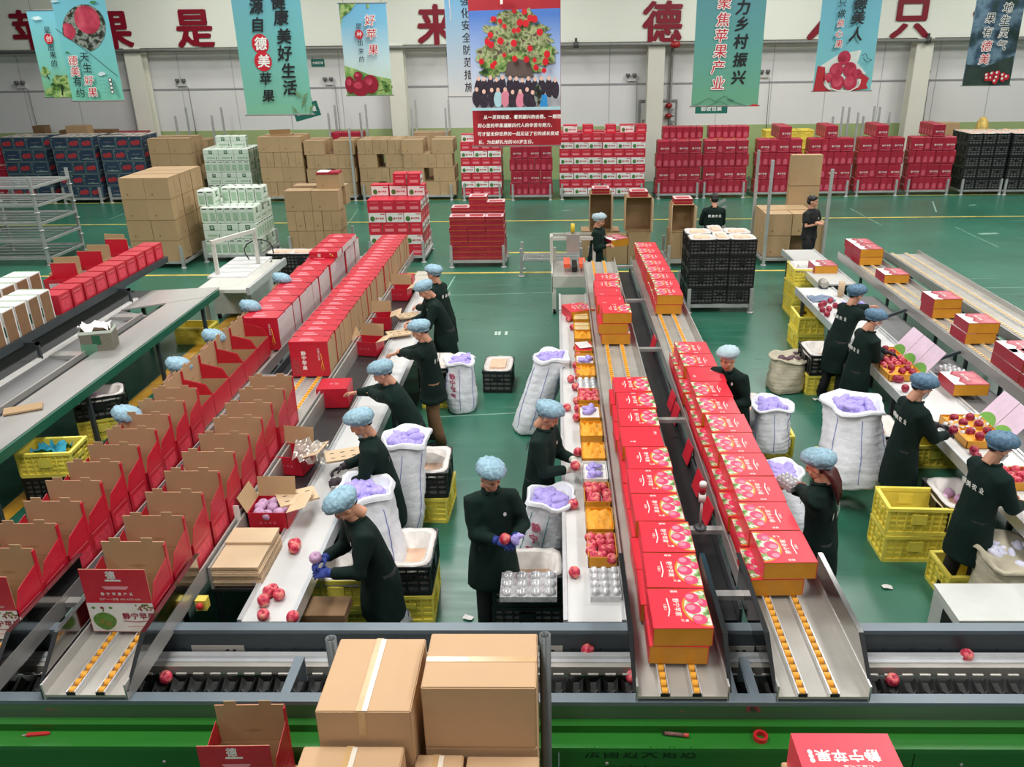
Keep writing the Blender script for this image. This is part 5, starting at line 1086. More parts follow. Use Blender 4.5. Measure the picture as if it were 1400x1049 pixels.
# ---- open red cartons with raised kraft flaps
M_CRED = mat('carton_red_deep', (188, 28, 48), .4, var=.05, rv=.05)
M_PRNT = mat('carton_print_panel', (206, 84, 98), .45, var=.1)
def open_carton_fn(logo):
    def fn():
        e = empty('open_gift_carton'); W, D, H, F = .235, .157, .25, .54; t = .005
        b = MB(); b.box(-W, W, -D, D, 0, t); b.box(-W, W, -D, -D+t, 0, H); b.box(-W, W, D-t, D, 0, H); b.box(-W, -W+t, -D, D, 0, H); b.box(W-t, W, -D, D, 0, H); body = b.build('body', M_CRED, e)
        k = MB(); k.box(-W+t, W-t, -D+t, D-t, t, t+.004); k.box(-W+t, W-t, D-t-.004, D-t, t, H); k.box(-W+t, -W+t+.003, -D+t, D-t, t, H); k.box(W-t-.003, W-t, -D+t, D-t, t, H); k.build('lining', M_KRAFT, body)
        fl = MB(); fl.box(-W+.006, W-.006, D-.008, D-.002, H, F, 0); fl.box(-W+.07, -W+.15, D-.008, D-.002, F, F+.03, 0); fl.box(W-.17, W-.09, D-.008, D-.002, F, F+.03, 0); fl.box(-W+.006, W-.006, D-.002, D, H, F, 1)
        fl.box(-W+.006, W-.006, D-.0086, D-.008, H+.01, H+.014, 2); fl.poly([(-.07, D-.0088, H+.09), (0, D-.0088, H+.075), (.07, D-.0088, H+.09), (0, D-.0088, H+.105)], 2); fl.box(W-.007, W+.002, D-.03, D, H, F-.01, 1); fl.build('rear_flap', [M_KRAFT, M_CRED, mat('kraft_crease', (160, 128, 88), .8)], e)
        if logo: ff = MB(); ff.box(-W+.006, W-.006, -D, -D+.003, H, F-.02, 1); ff.box(-W+.006, W-.006, -D+.003, -D+.007, H, F-.02, 0); ff.build('front_flap', [M_KRAFT, M_CRED], e)
        for s_ in (-1, 1):
            x0, x1 = sorted((s_*W, s_*(W-.004))); q = MB(); q.add([(x0, -D, H), (x1, -D, H), (x1, D, H), (x0, D, H), (x0, -D+.06, F-.17), (x1, -D+.06, F-.17), (x1, D-.02, F-.11), (x0, D-.02, F-.11)], [(0, 3, 2, 1), (4, 5, 6, 7), (0, 1, 5, 4), (1, 2, 6, 5), (2, 3, 7, 6), (3, 0, 4, 7)], 0); q.build('side_flap', M_CRED, e)
            pr = MB(); F_ = F_RIGHT(W+.001, 0, 0) if s_ > 0 else F_LEFT(-W-.001, 0, 0)
            pr.add([(-.11, .05, 0), (.11, .05, 0), (.11, .17, 0), (-.11, .17, 0)], [(0, 1, 2, 3)], 0, False, F_); pr.add([(-.13, .21, 0), (.1, .21, 0), (.1, .215, 0), (-.13, .215, 0)], [(0, 1, 2, 3)], 1, False, F_); pr.build('side_print', [mat('side_print_red', (214, 60, 80), .4, var=.2, scale=40), M_PINK], body)
        if logo:
            p = MB(); y = -D-.001; p.add([(-W+.004, y, .004), (W-.004, y, .004), (W-.004, y, H-.005), (-W+.004, y, H-.005)], [(0, 1, 2, 3)], 0); y -= .001
            ap = [(-.13+.075*math.cos(a)*(1+.1*math.cos(2*a)), y, .10+.075*math.sin(a)*(1-.12*math.sin(a))) for a in [2*math.pi*i/22 for i in range(22)]]; p.poly(ap, 2); p.disc((-.11, y-.0006, .07), .02, .018, 4, 10, 'xz'); p.disc((-.15, y-.0006, .09), .018, .02, 4, 10, 'xz'); p.add([(-.135, y, .17), (-.125, y, .17), (-.115, y, .2), (-.125, y, .2)], [(0, 1, 2, 3)], 2)
            text(p, '静宁苹果', .0, .115, .058, F_FRONT(0, y, 0), 1, wgt='~'); p.add([(.0, y, .09), (.1, y, .082), (.21, y, .098), (.21, y, .104), (.1, y, .09), (.0, y, .098)], [(0, 1, 4, 5), (1, 2, 3, 4)], 1); p.add([(.02, y, .045), (.2, y, .05), (.2, y, .055), (.02, y, .05)], [(0, 1, 2, 3)], 3)
            for i, (x, m_) in enumerate(((-.19, 2), (-.13, 1), (-.07, 2))): p.disc((x, y, .205), .014, .011, m_, 10, 'xz')
            rnd = random.Random(3)
            for i in range(26): p.disc((rnd.uniform(.11, .225), y-.0004*i/26, rnd.uniform(.185, .235)), .008, .008, (1, 2, 1, 4)[i % 4], 8, 'xz')
            z = H+.0; text(p, '德', -.05, H+.2, .07, F_FRONT(0, y+.0, 0), 0, wgt='~'); p.add([(-.06, y, H+.175), (.05, y, H+.175), (.05, y, H+.19), (-.06, y, H+.19)], [(0, 1, 2, 3)], 0)
            p.add([(-.09, y, H+.125), (-.07, y, H+.108), (.07, y, H+.108), (.09, y, H+.125), (.09, y, H+.135), (-.09, y, H+.135)], [(0, 1, 2, 3, 4, 5)], 5)
            text(p, '静宁苹果产业', 0, H+.062, .026, F_FRONT(0, y, 0), 0, center=True, track=.5, wgt='~'); text(p, '生产热线合格 400-6533-680', 0, H+.02, .022, F_FRONT(0, y, 0), 0, center=True)
            p.build('front_print', [M_CWHITE, mat('print_crimson', (150, 30, 60), .5), mat('print_apple_green', (86, 130, 44), .45, var=.3, scale=40), M_PINK, mat('print_apple_dark', (130, 120, 40), .5), mat('handle_slot', (226, 150, 160), .5)], body)
        return e
    return fn
P_OC0 = Proto(open_carton_fn(True)); P_OC = Proto(open_carton_fn(False))
for i, y in enumerate([4.78+k*.346 for k in range(10)]): (P_OC0 if i == 0 else P_OC).put((-3.02+random.uniform(-.01, .01), y, ZR), random.uniform(-.02, .02), 'open red carton with raised kraft flap, %s from chute, inner left lane' % ORD[i], 'carton', 'open cartons on the inner lane')
for i, y in enumerate([4.70+k*.32 for k in range(10)]): (P_OC0 if i == 0 else P_OC).put((-3.92+random.uniform(-.01, .01), y, ZR), random.uniform(-.02, .02), 'open red carton with raised kraft flap, %s from chute, outer left lane' % ORD[i], 'carton', 'open cartons on the outer lane')
for i in range(5): P_OC.put((-3.92, 7.99+i*.48, ZR), math.pi/2, 'open red carton turned sideways on the outer lane, %s from near' % ORD[i], 'carton', 'sideways open cartons')
# ---- tall closed cartons standing in rows
def tall_fn(kind, D):
    def fn():
        e = empty('tall_gift_carton'); W, H = .235, .45
        b = MB(); b.box(-W, W, -D/2, D/2, 0, H, 0); body = b.build('body', M_CRED, e)
        s_ = MB(); s_.box(W, W+.003, -D/2+.004, D/2-.004, .004, H-.02, 0); s_.build('side_panel', M_KRAFT if kind == 'kraft' else mat('panel_white', (214, 208, 206), .5, var=.05), body)
        t = MB(); t.box(W-.09, W+.004, D/2-.014, D/2-.002, H-.03, H+.002, 1); t.box(-W-.002, -W+.06, D/2-.014, D/2-.002, H-.03, H+.002, 1); t.box(-.12, .06, -D*.3, -D*.1, H, H+.0015, 2); t.box(-.12, .0, D*.05, D*.2, H, H+.0015, 2); t.build('top_print', [M_CRED, M_DARK, M_PINK], body)
        f = MB(); y = -D/2-.001; text(f, '静宁苹果', -.10, .28, .06, F_FRONT(0, y, 0), 0, vertical=True, wgt='~'); text(f, '红富士礼盒', .1, .34, .03, F_FRONT(0, y, 0), 0, vertical=True); f.tube([(.14, y-.004, .30), (.15, y-.004, .2), (.13, y-.004, .12), (.145, y-.004, .06), (.165, y-.004, .10), (.15, y-.004, .2)], .004, 5, 1); f.poly([(-W+.02, y, .03), (-W+.13, y, .03), (-W+.09, y, .2), (-W+.02, y, .24)], 2); f.build('front_print', [M_INKW, mat('cord_orange', (226, 170, 60), .5), M_PRED], body)
        return e
    return fn
P_TK = Proto(tall_fn('kraft', .205)); P_TW = Proto(tall_fn('white', .33))
for i in range(28): P_TK.put((-3.02+random.uniform(-.012, .012), 9.36+.105+i*.212, ZR), random.uniform(-.03, .03), 'tall red carton with kraft side, %s of the inner row from near end' % ORD[i], 'carton', 'tall cartons on the inner lane')
for i in range(14):
    P_TW.put((-3.92+random.uniform(-.015, .015), 10.3+.17+i*.345, ZR), random.uniform(-.03, .03), 'tall red carton with white side, %s of the outer row from near end' % ORD[i], 'carton', 'tall cartons on the outer lane')
for i in range(4): P_TW.put((-3.90+random.uniform(-.02, .02), 13.5+i*.36+.17, ZR+.455), random.uniform(-.1, .1), 'tall red carton lying on the outer row far end, %s' % ORD[i], 'carton', 'cartons on top of the outer row', scale=(1, 1, .22))
# ================================================================ sacks, crates and loose goods on the floor
M_SACK = mat('woven_sack_white', (222, 224, 230), .6, var=.06, scale=6, bump=.5, bscale=18); M_SACKB = mat('woven_sack_beige', (176, 168, 146), .7, var=.12, scale=5, bump=.5, bscale=18)
M_STRIPE = mat('sack_stripe', (96, 110, 180), .6); M_STRT = mat('sack_stripe_teal', (80, 150, 160), .6); M_INKP = mat('sack_ink', (206, 90, 120), .6)
def sack(xb, yb, xt, yt, h, r, label, z0=0.0, m=None, fill=True, stripe=None, seed=0, rt=None, ink=False):
    base = PZ(xb, yb, z0); top = PZ(xt, yt, z0+h); m = m or M_SACK; rnd = random.Random(seed); rt = rt or r*.95
    e = empty('fruit_sack', base, label=label, cat='sack', group='woven sacks'); ax = top-base
    prof = [(0, .72), (.03, .92), (.15, 1.02), (.3, 1.05), (.5, 1.02), (.7, .98), (.85, .96), (.95, 1.0), (1.0, 1.06), (.985, 1.12), (.955, 1.13)]
    inner = [(.975, .98), (.93, .86), (.90, .6)]
    n = 28; ph = [rnd.uniform(0, 6) for _ in range(6)]
    def ring(t, s_, wob):
        rr = r*(1-t)+rt*t if t < .99 else rt
        out = []
        for k in range(n):
            a = 2*math.pi*k/n; w = 1+wob*(.012*math.sin(t*70+2*math.sin(2*a+ph[4]))+.06*math.sin(3*a+ph[0]+t*4)+.04*math.sin(5*a+ph[1]-t*7)+.035*math.sin(9*a+ph[2]+t*13)); q = (abs(math.cos(a))**3+abs(math.sin(a))**3)**(-1/3)*.93
            zz = .02*math.sin(4*a+ph[3])*(1 if t > .9 else 0)
            out.append((ax.x*t+rr*s_*w*q*math.cos(a), ax.y*t+rr*s_*w*q*math.sin(a), max(0.002, ax.z*t+zz)))
        return out
    b = MB(); sub = []
    for i in range(len(prof)-1):
        (t0, s0), (t1, s1) = prof[i], prof[i+1]
        for j in range(max(2, int((t1-t0)*34))): u = j/max(2, int((t1-t0)*34)); sub.append((t0+(t1-t0)*u, s0+(s1-s0)*u+rnd.uniform(-.012, .012)))
    sub.append(prof[-1])
    b.loft([ring(t, s_, 1) for t, s_ in sub], 0, True, True, False); b.build('sack_body', m, e)
    MB().loft([ring(t, s_, 1) for t, s_ in [(.955, 1.125), (1.0, 1.04)]+inner], 0, True, False, True).build('rim_fold', m, e)
    if stripe:
        for kk in (int(n*.62), int(n*.78), int(n*.92)):
            st = MB(); pts = [Vector(ring(t, s_, 1)[kk])+(Vector(ring(t, s_, 1)[kk])-Vector((ax.x*t, ax.y*t, ax.z*t))).normalized()*.003 for t, s_ in sub[4:-8]]
            st.tube(pts, .0035, 4); st.build('stripe', stripe, e)
    if ink:
        kk = int(n*.70); 
        for q_, t in enumerate((.75, .62, .49, .36)):
            c = Vector(ring(t, 1.0, 1)[kk]); d = (c-Vector((ax.x*t, ax.y*t, ax.z*t))).normalized(); tm = MB(); x = Vector((0, 0, 1)).cross(d).normalized(); u = d.cross(x)
            Mx = Matrix((( x.x, u.x, d.x, c.x+d.x*.012), (x.y, u.y, d.y, c.y+d.y*.012), (x.z, u.z, d.z, c.z+d.z*.012), (0, 0, 0, 1))); text(tm, '静宁苹果'[q_], -.05, -.04, .10, Mx, 0, wgt='~'); tm.build('sack_print', M_INKP, e)
    if fill:
        f = MB(); blobs(f, 34, rt*.52, rt*.52, 0, .055, seed+9); f.ball((0, 0, -.04), (rt*.85, rt*.85, .10), 14, 8)
        tag(f.build('foam_nets', M_FOAM, None, (top.x-ax.x*.06, top.y-ax.y*.06, top.z-.07)), 'lilac foam nets filling the '+label, 'foam nets', kind='stuff')
    return e
sack(632, 560, 629, 490, .70, .215, 'upright white sack beside the floor crate', seed=1, stripe=M_STRIPE, ink=True)
sack(722, 588, 755, 484, .98, .235, 'white sack leaning on far centre table', seed=2, stripe=M_STRIPE)
sack(726, 790, 755, 676, .92, .225, 'white sack with blue line by centre packer', seed=3, stripe=M_STRT, ink=True)
sack(545, 735, 556, 594, 1.02, .25, 'white sack between two left packers', seed=4, stripe=M_STRIPE)
sack(533, 842, 496, 664, 1.08, .26, 'white sack behind the nearest left packer', seed=5, stripe=M_STRIPE)
sack(1050, 612, 1054, 550, .52, .245, 'white sack on a crate near the gift lane', z0=.30, seed=6, stripe=M_STRIPE)
sack(1160, 655, 1168, 548, .82, .36, 'big bulging white sack by right packers', z0=.30, seed=7, stripe=M_STRIPE, rt=.30)
sack(1070, 532, 1080, 486, .45, .27, 'beige sack by the yellow crates', m=M_SACKB, fill=False, seed=8)
m = MB(); blobs(m, 14, .15, .15, 0, .04, 4); p = PZ(1080, 486, .42); tag(m.build('apple_nets', mat('dark_scraps', (96, 70, 80), .7, var=.4, scale=20), None, (p.x, p.y, .38)), 'dull scraps inside the beige sack by yellow crates', 'scraps', kind='stuff')
sack(1388, 852, 1388, 752, .64, .33, 'large beige sack at the right edge', m=M_SACKB, z0=.05, seed=10, fill=False)
m = MB(); blobs(m, 22, .2, .2, 0, .05, 6); p = PZ(1390, 754, .64); tag(m.build('foam_nets', mat('foam_white', (206, 206, 226), .6, var=.1), None, (p.x, p.y, .58)), 'white and lilac nets in the large beige sack', 'foam nets', kind='stuff')
sack(1070, 722, 1066, 640, .52, .23, 'small white sack in front of the packer with gloves', z0=.31, seed=11)
# ---- crates
P_YB = Proto(crate_thing('yellow')); P_BB = Proto(crate_thing('black')); P_BW = Proto(crate_thing('black', liner='white', seed=12))
def pile(px, py, kinds, rz, what, dep=None):
    q = PZ(px, py, 0); d = (.40 if rz == 0 else .58)/2
    for k, kd in enumerate(kinds):
        pr = {'y': P_YB, 'b': P_BB, 'w': P_BW, 'p': P_BLKP, 'Y': P_YELL}[kd]
        lab = '%s crate %s, %s' % ({'y': 'yellow', 'b': 'black', 'w': 'lined black', 'p': 'padded black', 'Y': 'lined yellow'}[kd], what, ('alone' if len(kinds) == 1 else ('bottom', 'second', 'third')[k]))
        pr.put((q.x, q.y+d, k*.305), rz+random.uniform(-.05, .05), lab, 'crate', 'crates among the packers')
    return Vector((q.x, q.y+d, len(kinds)*.305))
H_ = math.pi/2
pile(597, 558, 'yw', H_, 'behind the upright white sack'); t = pile(681, 537, 'p', H_, 'on the open floor')
c3 = pile(588, 714, 'yw', H_, 'wrapped in film between the sacks'); pile(561, 852, 'yw', H_, 'left of the standing woman')
pile(722, 868, 'bw', 0, 'right of the standing woman'); pile(468, 872, 'yY', 0, 'behind the sorter with brown pads')
l1t = pile(133, 606, 'yw', .45, 'with netted apples under the left table'); l2t = pile(68, 690, 'by', .1, 'with teal cloth at the left'); pile(266, 471, 'y', 0, 'under the left table end')
pile(1096, 434, 'yyY', H_, 'piled beside the feed table'); pile(1106, 482, 'yy', H_, 'nested near the beige sack'); pile(1122, 540, 'yw', H_, 'beside the beige sack')
pile(1024, 626, 'yw', H_, 'right of the far gift lane packer'); r5 = pile(1247, 768, 'yy', 0, 'with lilac apples, front right pile'); r6 = pile(1311, 768, 'yw', H_, 'with lilac apples beside front right pile')
pile(1160, 664, 'y', 0, 'under the big bulging sack'); pile(1205, 661, 'yw', H_, 'between big sack and right packer'); pile(1274, 640, 'y', 0, 'under the right table'); pile(1050, 626, 'y', 0, 'under the sack near gift lane'); pile(1335, 826, 'y', 0, 'beside the large beige sack'); pile(1064, 735, 'y', 0, 'under the small white sack')
for t, z, pts, what in ((r5, .32+.08, ((-.13, -.06), (.02, -.07), (-.05, .05)), 'front right pile'), (r6, .305+.21, ((-.1, -.18), (.06, -.18), (-.1, -.05), (.05, -.06), (-.08, .08), (.07, .09), (.0, .2)), 'black crate beside front right pile'), (l1t, .305+.21, ((-.15, -.05), (-.02, -.08), (.1, -.05), (-.1, .07), (.03, .06), (.14, .08)), 'crate under the left table')):
    for i, (dx, dy) in enumerate(pts): apple((t.x+dx, t.y+dy, z-.06), 'lilac netted apple in the %s, %s' % (what, ORD[i]), APL, 'netted apples in '+what, 'netted_apple')
m = sheet(.36, .26, .0, .07, 5, 7); tag(m.build('teal_cloth', mat('cloth_teal', (20, 128, 150), .7, var=.4, scale=9), None, (l2t.x, l2t.y, .56)), 'crumpled teal cloth in the yellow crate at the left', 'cloth')
q = PZ(722, 790, .66); tray('blister', (q.x+.01, q.y-.12, .63), .46, .33, .1, 'clear blister pack lying on the crate by the standing woman', .0, 4, 3)
q = PZ(440, 838, .66); m = MB()
for k in range(7): m.box(-.2+random.uniform(-.01, .01), .2+random.uniform(-.01, .01), -.1, .14, k*.012, k*.012+.009)
tag(m.build('cardboard_pads', M_KRAFTD, None, (q.x+.0, q.y, .63)), 'brown cardboard pads on the lined yellow crate', 'cardboard')
m = MB(); m.loft([[(.22*c_*(1+.1*math.sin(5*a)), .2*s_*(1+.08*math.cos(4*a)), z) for a, c_, s_ in [(2*math.pi*k/22, math.cos(2*math.pi*k/22), math.sin(2*math.pi*k/22)) for k in range(22)]] for z in (-.24, -.12, 0, .02)], 0, True, False, False)
tag(m.build('plastic_film', mat('film_clear', (150, 156, 156), .15, .2, var=.5, scale=9, alpha=.55), None, (c3.x-.03, c3.y-.04, .58)), 'crumpled clear film hanging over the black crate', 'film')
# ---- goods on the left packing table
def small_carton(px, py, z, W, D, Hh, rz, label, flaps='kraft', fill=None):
    q = PZ(px, py, z); e = empty('small_gift_carton', (q.x, q.y, z), rz, label, 'carton', 'cartons at the left packers'); x, y, t = W/2, D/2, .005
    b = MB(); b.box(-x, x, -y, y, 0, t); b.box(-x, -x+t, -y, y, 0, Hh); b.box(x-t, x, -y, y, 0, Hh); b.box(-x, x, -y, -y+t, 0, Hh); b.box(-x, x, y-t, y, 0, Hh); b.build('body', M_CRED, e)
    if flaps == 'kraft':
        MB().box(-x, x, -.002, .002, 0, D*.6).build('flap', M_KRAFT, e, (0, y, Hh)).rotation_euler = (R_(-12), 0, 0)
        MB().box(-.002, .002, -y, y, 0, D*.55).build('flap', M_KRAFT, e, (-x, 0, Hh)).rotation_euler = (0, R_(-24), 0)
        MB().box(-.002, .002, -y, y, 0, D*.6).build('flap', M_KRAFTL, e, (x, 0, Hh)).rotation_euler = (0, R_(72), 0)
        text_ = MB(); text(text_, '静宁苹果', 0, Hh*.45, .028, F_FRONT(0, -y-.001, 0), 0, center=True, track=.4); text_.build('front_print', M_PINK, e)
    else:
        MB().box(-x+.002, x-.002, -y+.002, y-.002, Hh-.006, Hh).build('lid', M_CRED, e); text_ = MB(); text(text_, '苹果', 0, -.03, .06, F_TOP(0, 0, Hh+.001), 0, center=True); text_.build('lid_print', M_PINK, e)
    if fill:
        for i in range(3):
            for j in range(3): apple((q.x-W*.3+W*.3*i, q.y-D*.3+D*.3*j, z+Hh-.085), 'lilac netted apple in carton by the nearest left packer, row %d place %d' % (j+1, i+1), APL, 'netted apples in the open carton', 'netted_apple')
    return e
small_carton(376, 716, .83, .34, .30, .20, .0, 'open red carton of lilac apples by the nearest left packer', fill=True)
small_carton(402, 640, .83, .34, .30, .20, -.15, 'open red carton with clear film, second from near at left table')
small_carton(460, 550, .83, .36, .34, .24, .05, 'closed red carton under the third packer hands', 'red')
small_carton(505, 482, .83, .34, .28, .2, -.2, 'open red carton by the tall left packer'); small_carton(520, 448, .83, .34, .28, .2, .1, 'open red carton beyond the tall left packer'); small_carton(547, 408, .83, .34, .28, .2, -.1, 'open red carton at the far left packers'); small_carton(553, 392, .83, .34, .28, .2, 0, 'closed red carton at far end of the left tray', 'red')
q = PZ(338, 775, .83); m = MB()
for k in range(14): m.box(-.19+random.uniform(-.012, .012), .19+random.uniform(-.012, .012), -.27+random.uniform(-.015, .015), .27, k*.013, k*.013+.010)
m.box(-.19, .19, .05, .27, 14*.013, 14*.013+.02)
tag(m.build('flattened_cartons', M_KRAFTL, None, (-2.53, q.y, .83)), 'pile of flattened kraft cartons on the near end of left tray', 'cardboard')
for i, (px, py, rz) in enumerate(((408, 690, .5), (470, 632, .35), (545, 452, .4), (557, 428, .5))):
    q = PZ(px, py, .95); m = MB(); m.box(-.17, .17, -.12, .12, 0, .02)
    for a in range(3):
        for b_ in range(2): m.box(-.12+a*.1, -.08+a*.1, -.06+b_*.1, -.05+b_*.1, .02, .022, 1)
    tag(m.build('kraft_insert', [M_KRAFTL, M_DARK], None, (q.x, q.y, .90 if i > 1 else 1.02), rz), 'kraft divider sheet at the left table, %s from the near end' % ORD[i], 'cardboard', 'kraft dividers')
m = sheet(.32, .30, 0, .05, 8, 8); q = PZ(425, 618, 1.05); o = m.build('plastic_film', mat('film_clear2', (196, 190, 180), .12, .2, var=.4, scale=12, alpha=.6), None, (q.x, q.y, 1.06)); o.rotation_euler = (.3, .3, .2); tag(o, 'clear plastic film over the second open red carton', 'film')
m = MB(); m.box(-.17, .17, -.55, .55, 0, .03); m.box(-.17, .17, .28, .30, .03, .032, 1); tag(m.build('end_cover', [mat('cover_pale', (198, 192, 178), .5), M_GREY], None, (-2.36, 14.1, .88)), 'pale cover plate at the far end of the left table', 'plate')
# small labels clipped on the carton lane
for i, (px, py, x) in enumerate(((515, 412, -2.74), (300, 700, -2.77))):
    q = PZ(px, py, 1.1); m = MB(); m.box(-.025, .025, -.003, .003, 0, .16); tag(m.build('paper_tag', M_CWHITE, None, (x+.03, q.y, 1.0)), 'white paper tag on the left lane rail, %s' % ('far one', 'near one')[i], 'tag', 'paper tags')
p = PZ(196, 664, 1.3); tag(MB().lathe([(.035, 0), (.035, .10), (.03, .11)], 14).build('white_jar', M_CWHITE, None, (-3.47, p.y, .80)), 'small white capped jar between the two carton lanes', 'jar')
# ---- goods on the far left shelf
P_SW = Proto(tall_fn('kraft', .13))
def shelf_box_fn():
    e = empty('shelf_carton'); b = MB(); b.box(-.22, .22, -.125, .125, 0, .44); b.build('body', M_CWHITE, e); MB().box(.22, .223, -.12, .10, .0, .425).build('side_panel', mat('kraft_brown', (128, 96, 66), .7, var=.08), e); MB().box(-.2, .2, .10, .127, .40, .445).build('seam', M_GWL, e); MB().box(-.21, .21, -.1265, -.125, .10, .24).build('green_band', M_GRN, e); return e  # side panel in a browner kraft than the other cartons
P_SB = Proto(shelf_box_fn)
for i in range(13): P_SB.put((-7.47, 7.75+i*.285, 1.14), random.uniform(-.05, .05), 'white carton with kraft side on the far left shelf, %s from near' % ORD[i], 'carton', 'white cartons on the shelf')
for i in range(10): P_SB.put((-8.12, 9.2+i*.32, 1.14), random.uniform(-.05, .05), 'white carton in the rear shelf row at far left, %s from near' % ORD[i], 'carton', 'rear white cartons on the shelf', scale=(.9, 1.15, 1.04))
def red_small_fn():
    e = empty('red_shelf_carton'); b = MB(); b.box(-.16, .16, -.15, .15, 0, .30); b.build('body', M_CRED, e); p = MB(); p.add([(-.10, .05, 0), (.10, .05, 0), (.10, .2, 0), (-.10, .2, 0)], [(0, 1, 2, 3)], 0, False, F_RIGHT(.161, 0, 0)); p.add([(-.1, .24, 0), (.1, .24, 0), (.1, .25, 0), (-.1, .25, 0)], [(0, 1, 2, 3)], 1, False, F_RIGHT(.161, 0, 0)); p.build('side_print', [MATS['side_print_red'], M_PINK], e); return e
P_RS = Proto(red_small_fn)
for i in range(10): P_RS.put((-7.40, 11.60+i*.345, 1.14), random.uniform(-.04, .04), 'small red carton along the far left shelf edge, %s from near' % ORD[i], 'carton', 'red cartons on the shelf edge')
for i, (x, y, k) in enumerate(((-7.85, 12.6, 0), (-8.0, 13.0, 1), (-7.85, 13.4, 0), (-7.95, 13.85, 1), (-7.85, 14.3, 0), (-8.1, 14.7, 1))):
    e = empty('open_shelf_carton', (x, y, 1.14), random.uniform(-.2, .2), 'open %s carton among the shelf cartons, %s from near' % (('red', 'kraft')[k], ORD[i]), 'carton', 'open cartons on the shelf'); mm = (M_CRED, M_KRAFT)[k]
    b = MB(); b.box(-.2, .2, -.15, -.145, 0, .26); b.box(-.2, .2, .145, .15, 0, .45); b.box(-.2, -.195, -.15, .15, 0, .26); b.box(.195, .2, -.15, .15, 0, .26); b.box(-.2, .2, -.15, .15, 0, .006); b.build('body', mm, e)
    MB().box(-.12, .12, -.156, -.15, .06, .2).build('window', M_CLEAR, e); MB().box(-.2, .2, .15, .156, .3, .46).build('rear_flap', M_KRAFT, e)
q = PZ(133, 478, .86); e = empty('mint_open_carton', (q.x, q.y+.1, .80), .25, 'mint carton with torn top standing on the left belt', 'carton')
b = MB(); b.box(-.21, .21, -.15, -.145, 0, .34); b.box(-.21, .21, .145, .15, 0, .34); b.box(-.21, -.205, -.15, .15, 0, .34); b.box(.205, .21, -.15, .15, 0, .34); b.box(-.21, .21, -.15, .15, 0, .3, 1); b.build('body', [M_GW, M_KRAFTD], e); MB().box(-.05, .06, -.152, -.15, .14, .28).build('green_label', M_GRN, e); MB().box(-.21, .0, -.153, -.151, .0, .16).build('green_band', mat('mint_band', (96, 140, 116), .5), e)
m = sheet(.4, .3, 0, .06, 2, 7); m.build('torn_top', M_CWHITE, e, (-.03, .05, .35))
q = PZ(32, 560, .86); m = MB(); m.box(-.2, .2, -.1, .1, 0, .02); tag(m.build('wooden_block', M_KRAFT, None, (q.x, q.y, TZ+.01), .5), 'brown cardboard wedge lying on the left edge strip', 'cardboard')
# ================================================================ people
M_SKIN = mat('skin', (206, 150, 122), .55, var=.05, rv=.04); M_HAIR = mat('hair_dark', (26, 20, 18), .5, var=.3, scale=40); M_HAIRR = mat('hair_red_brown', (72, 24, 22), .45, var=.3, scale=40)
M_COAT = mat('coat_green', (11, 33, 28), .85, var=.16, scale=4, rv=.14, spec=.25); M_BLACKC = mat('shirt_black', (16, 16, 18), .8, var=.1); M_TROU = mat('trousers_black', (17, 17, 20), .8, var=.1); M_TROUB = mat('trousers_brown', (116, 84, 58), .8, var=.1)
M_CAP = mat('bouffant_cap', (138, 172, 188), .6, var=.26, scale=26, rv=.06, bump=.9, bscale=26); M_CAPW = mat('bouffant_cap_pale', (176, 200, 208), .6, var=.1, scale=18, bump=.4, bscale=40); M_CAPD = mat('bouffant_cap_deep', (84, 118, 144), .6, var=.26, scale=26, bump=.9, bscale=26)  # cap colour variation also paints lighter highlights on the gathers
M_MASK = mat('face_mask', (206, 218, 224), .6); M_GLB = mat('glove_blue', (34, 56, 132), .7, var=.2, scale=30); M_GLW = mat('glove_white', (206, 204, 194), .8, var=.1); M_GLO = mat('glove_orange', (176, 74, 40), .7, var=.15); M_GLK = mat('glove_dark', (44, 34, 40), .7); M_SHOE = mat('shoe_pale', (196, 190, 180), .6); M_SHOEK = mat('shoe_dark', (30, 30, 32), .6)
M_EYE = mat('eye_dark', (24, 16, 14), .3); M_LIP = mat('lips', (168, 86, 80), .5); M_GREYH = mat('hair_grey', (60, 56, 54), .6, var=.2, scale=30)
PEND = []
def remesh_obj(mb, voxel, smooth=4, fac=.5):
    o = bpy.data.objects.new('tmp_remesh', mb.mesh('tmp_remesh', M_SKIN)); COL.objects.link(o)
    r = o.modifiers.new('r', 'REMESH'); r.mode = 'VOXEL'; r.voxel_size = voxel; r.use_smooth_shade = True
    if smooth: s_ = o.modifiers.new('s', 'SMOOTH'); s_.iterations = smooth; s_.factor = fac
    return o
def harvest(objs):
    dg = bpy.context.evaluated_depsgraph_get(); dg.update(); out = []
    for o in objs:
        me = bpy.data.meshes.new_from_object(o.evaluated_get(dg)); out.append(([tuple(v.co) for v in me.vertices], [tuple(p.vertices) for p in me.polygons]))
        old = o.data; bpy.data.objects.remove(o); bpy.data.meshes.remove(old); bpy.data.meshes.remove(me)
    return out
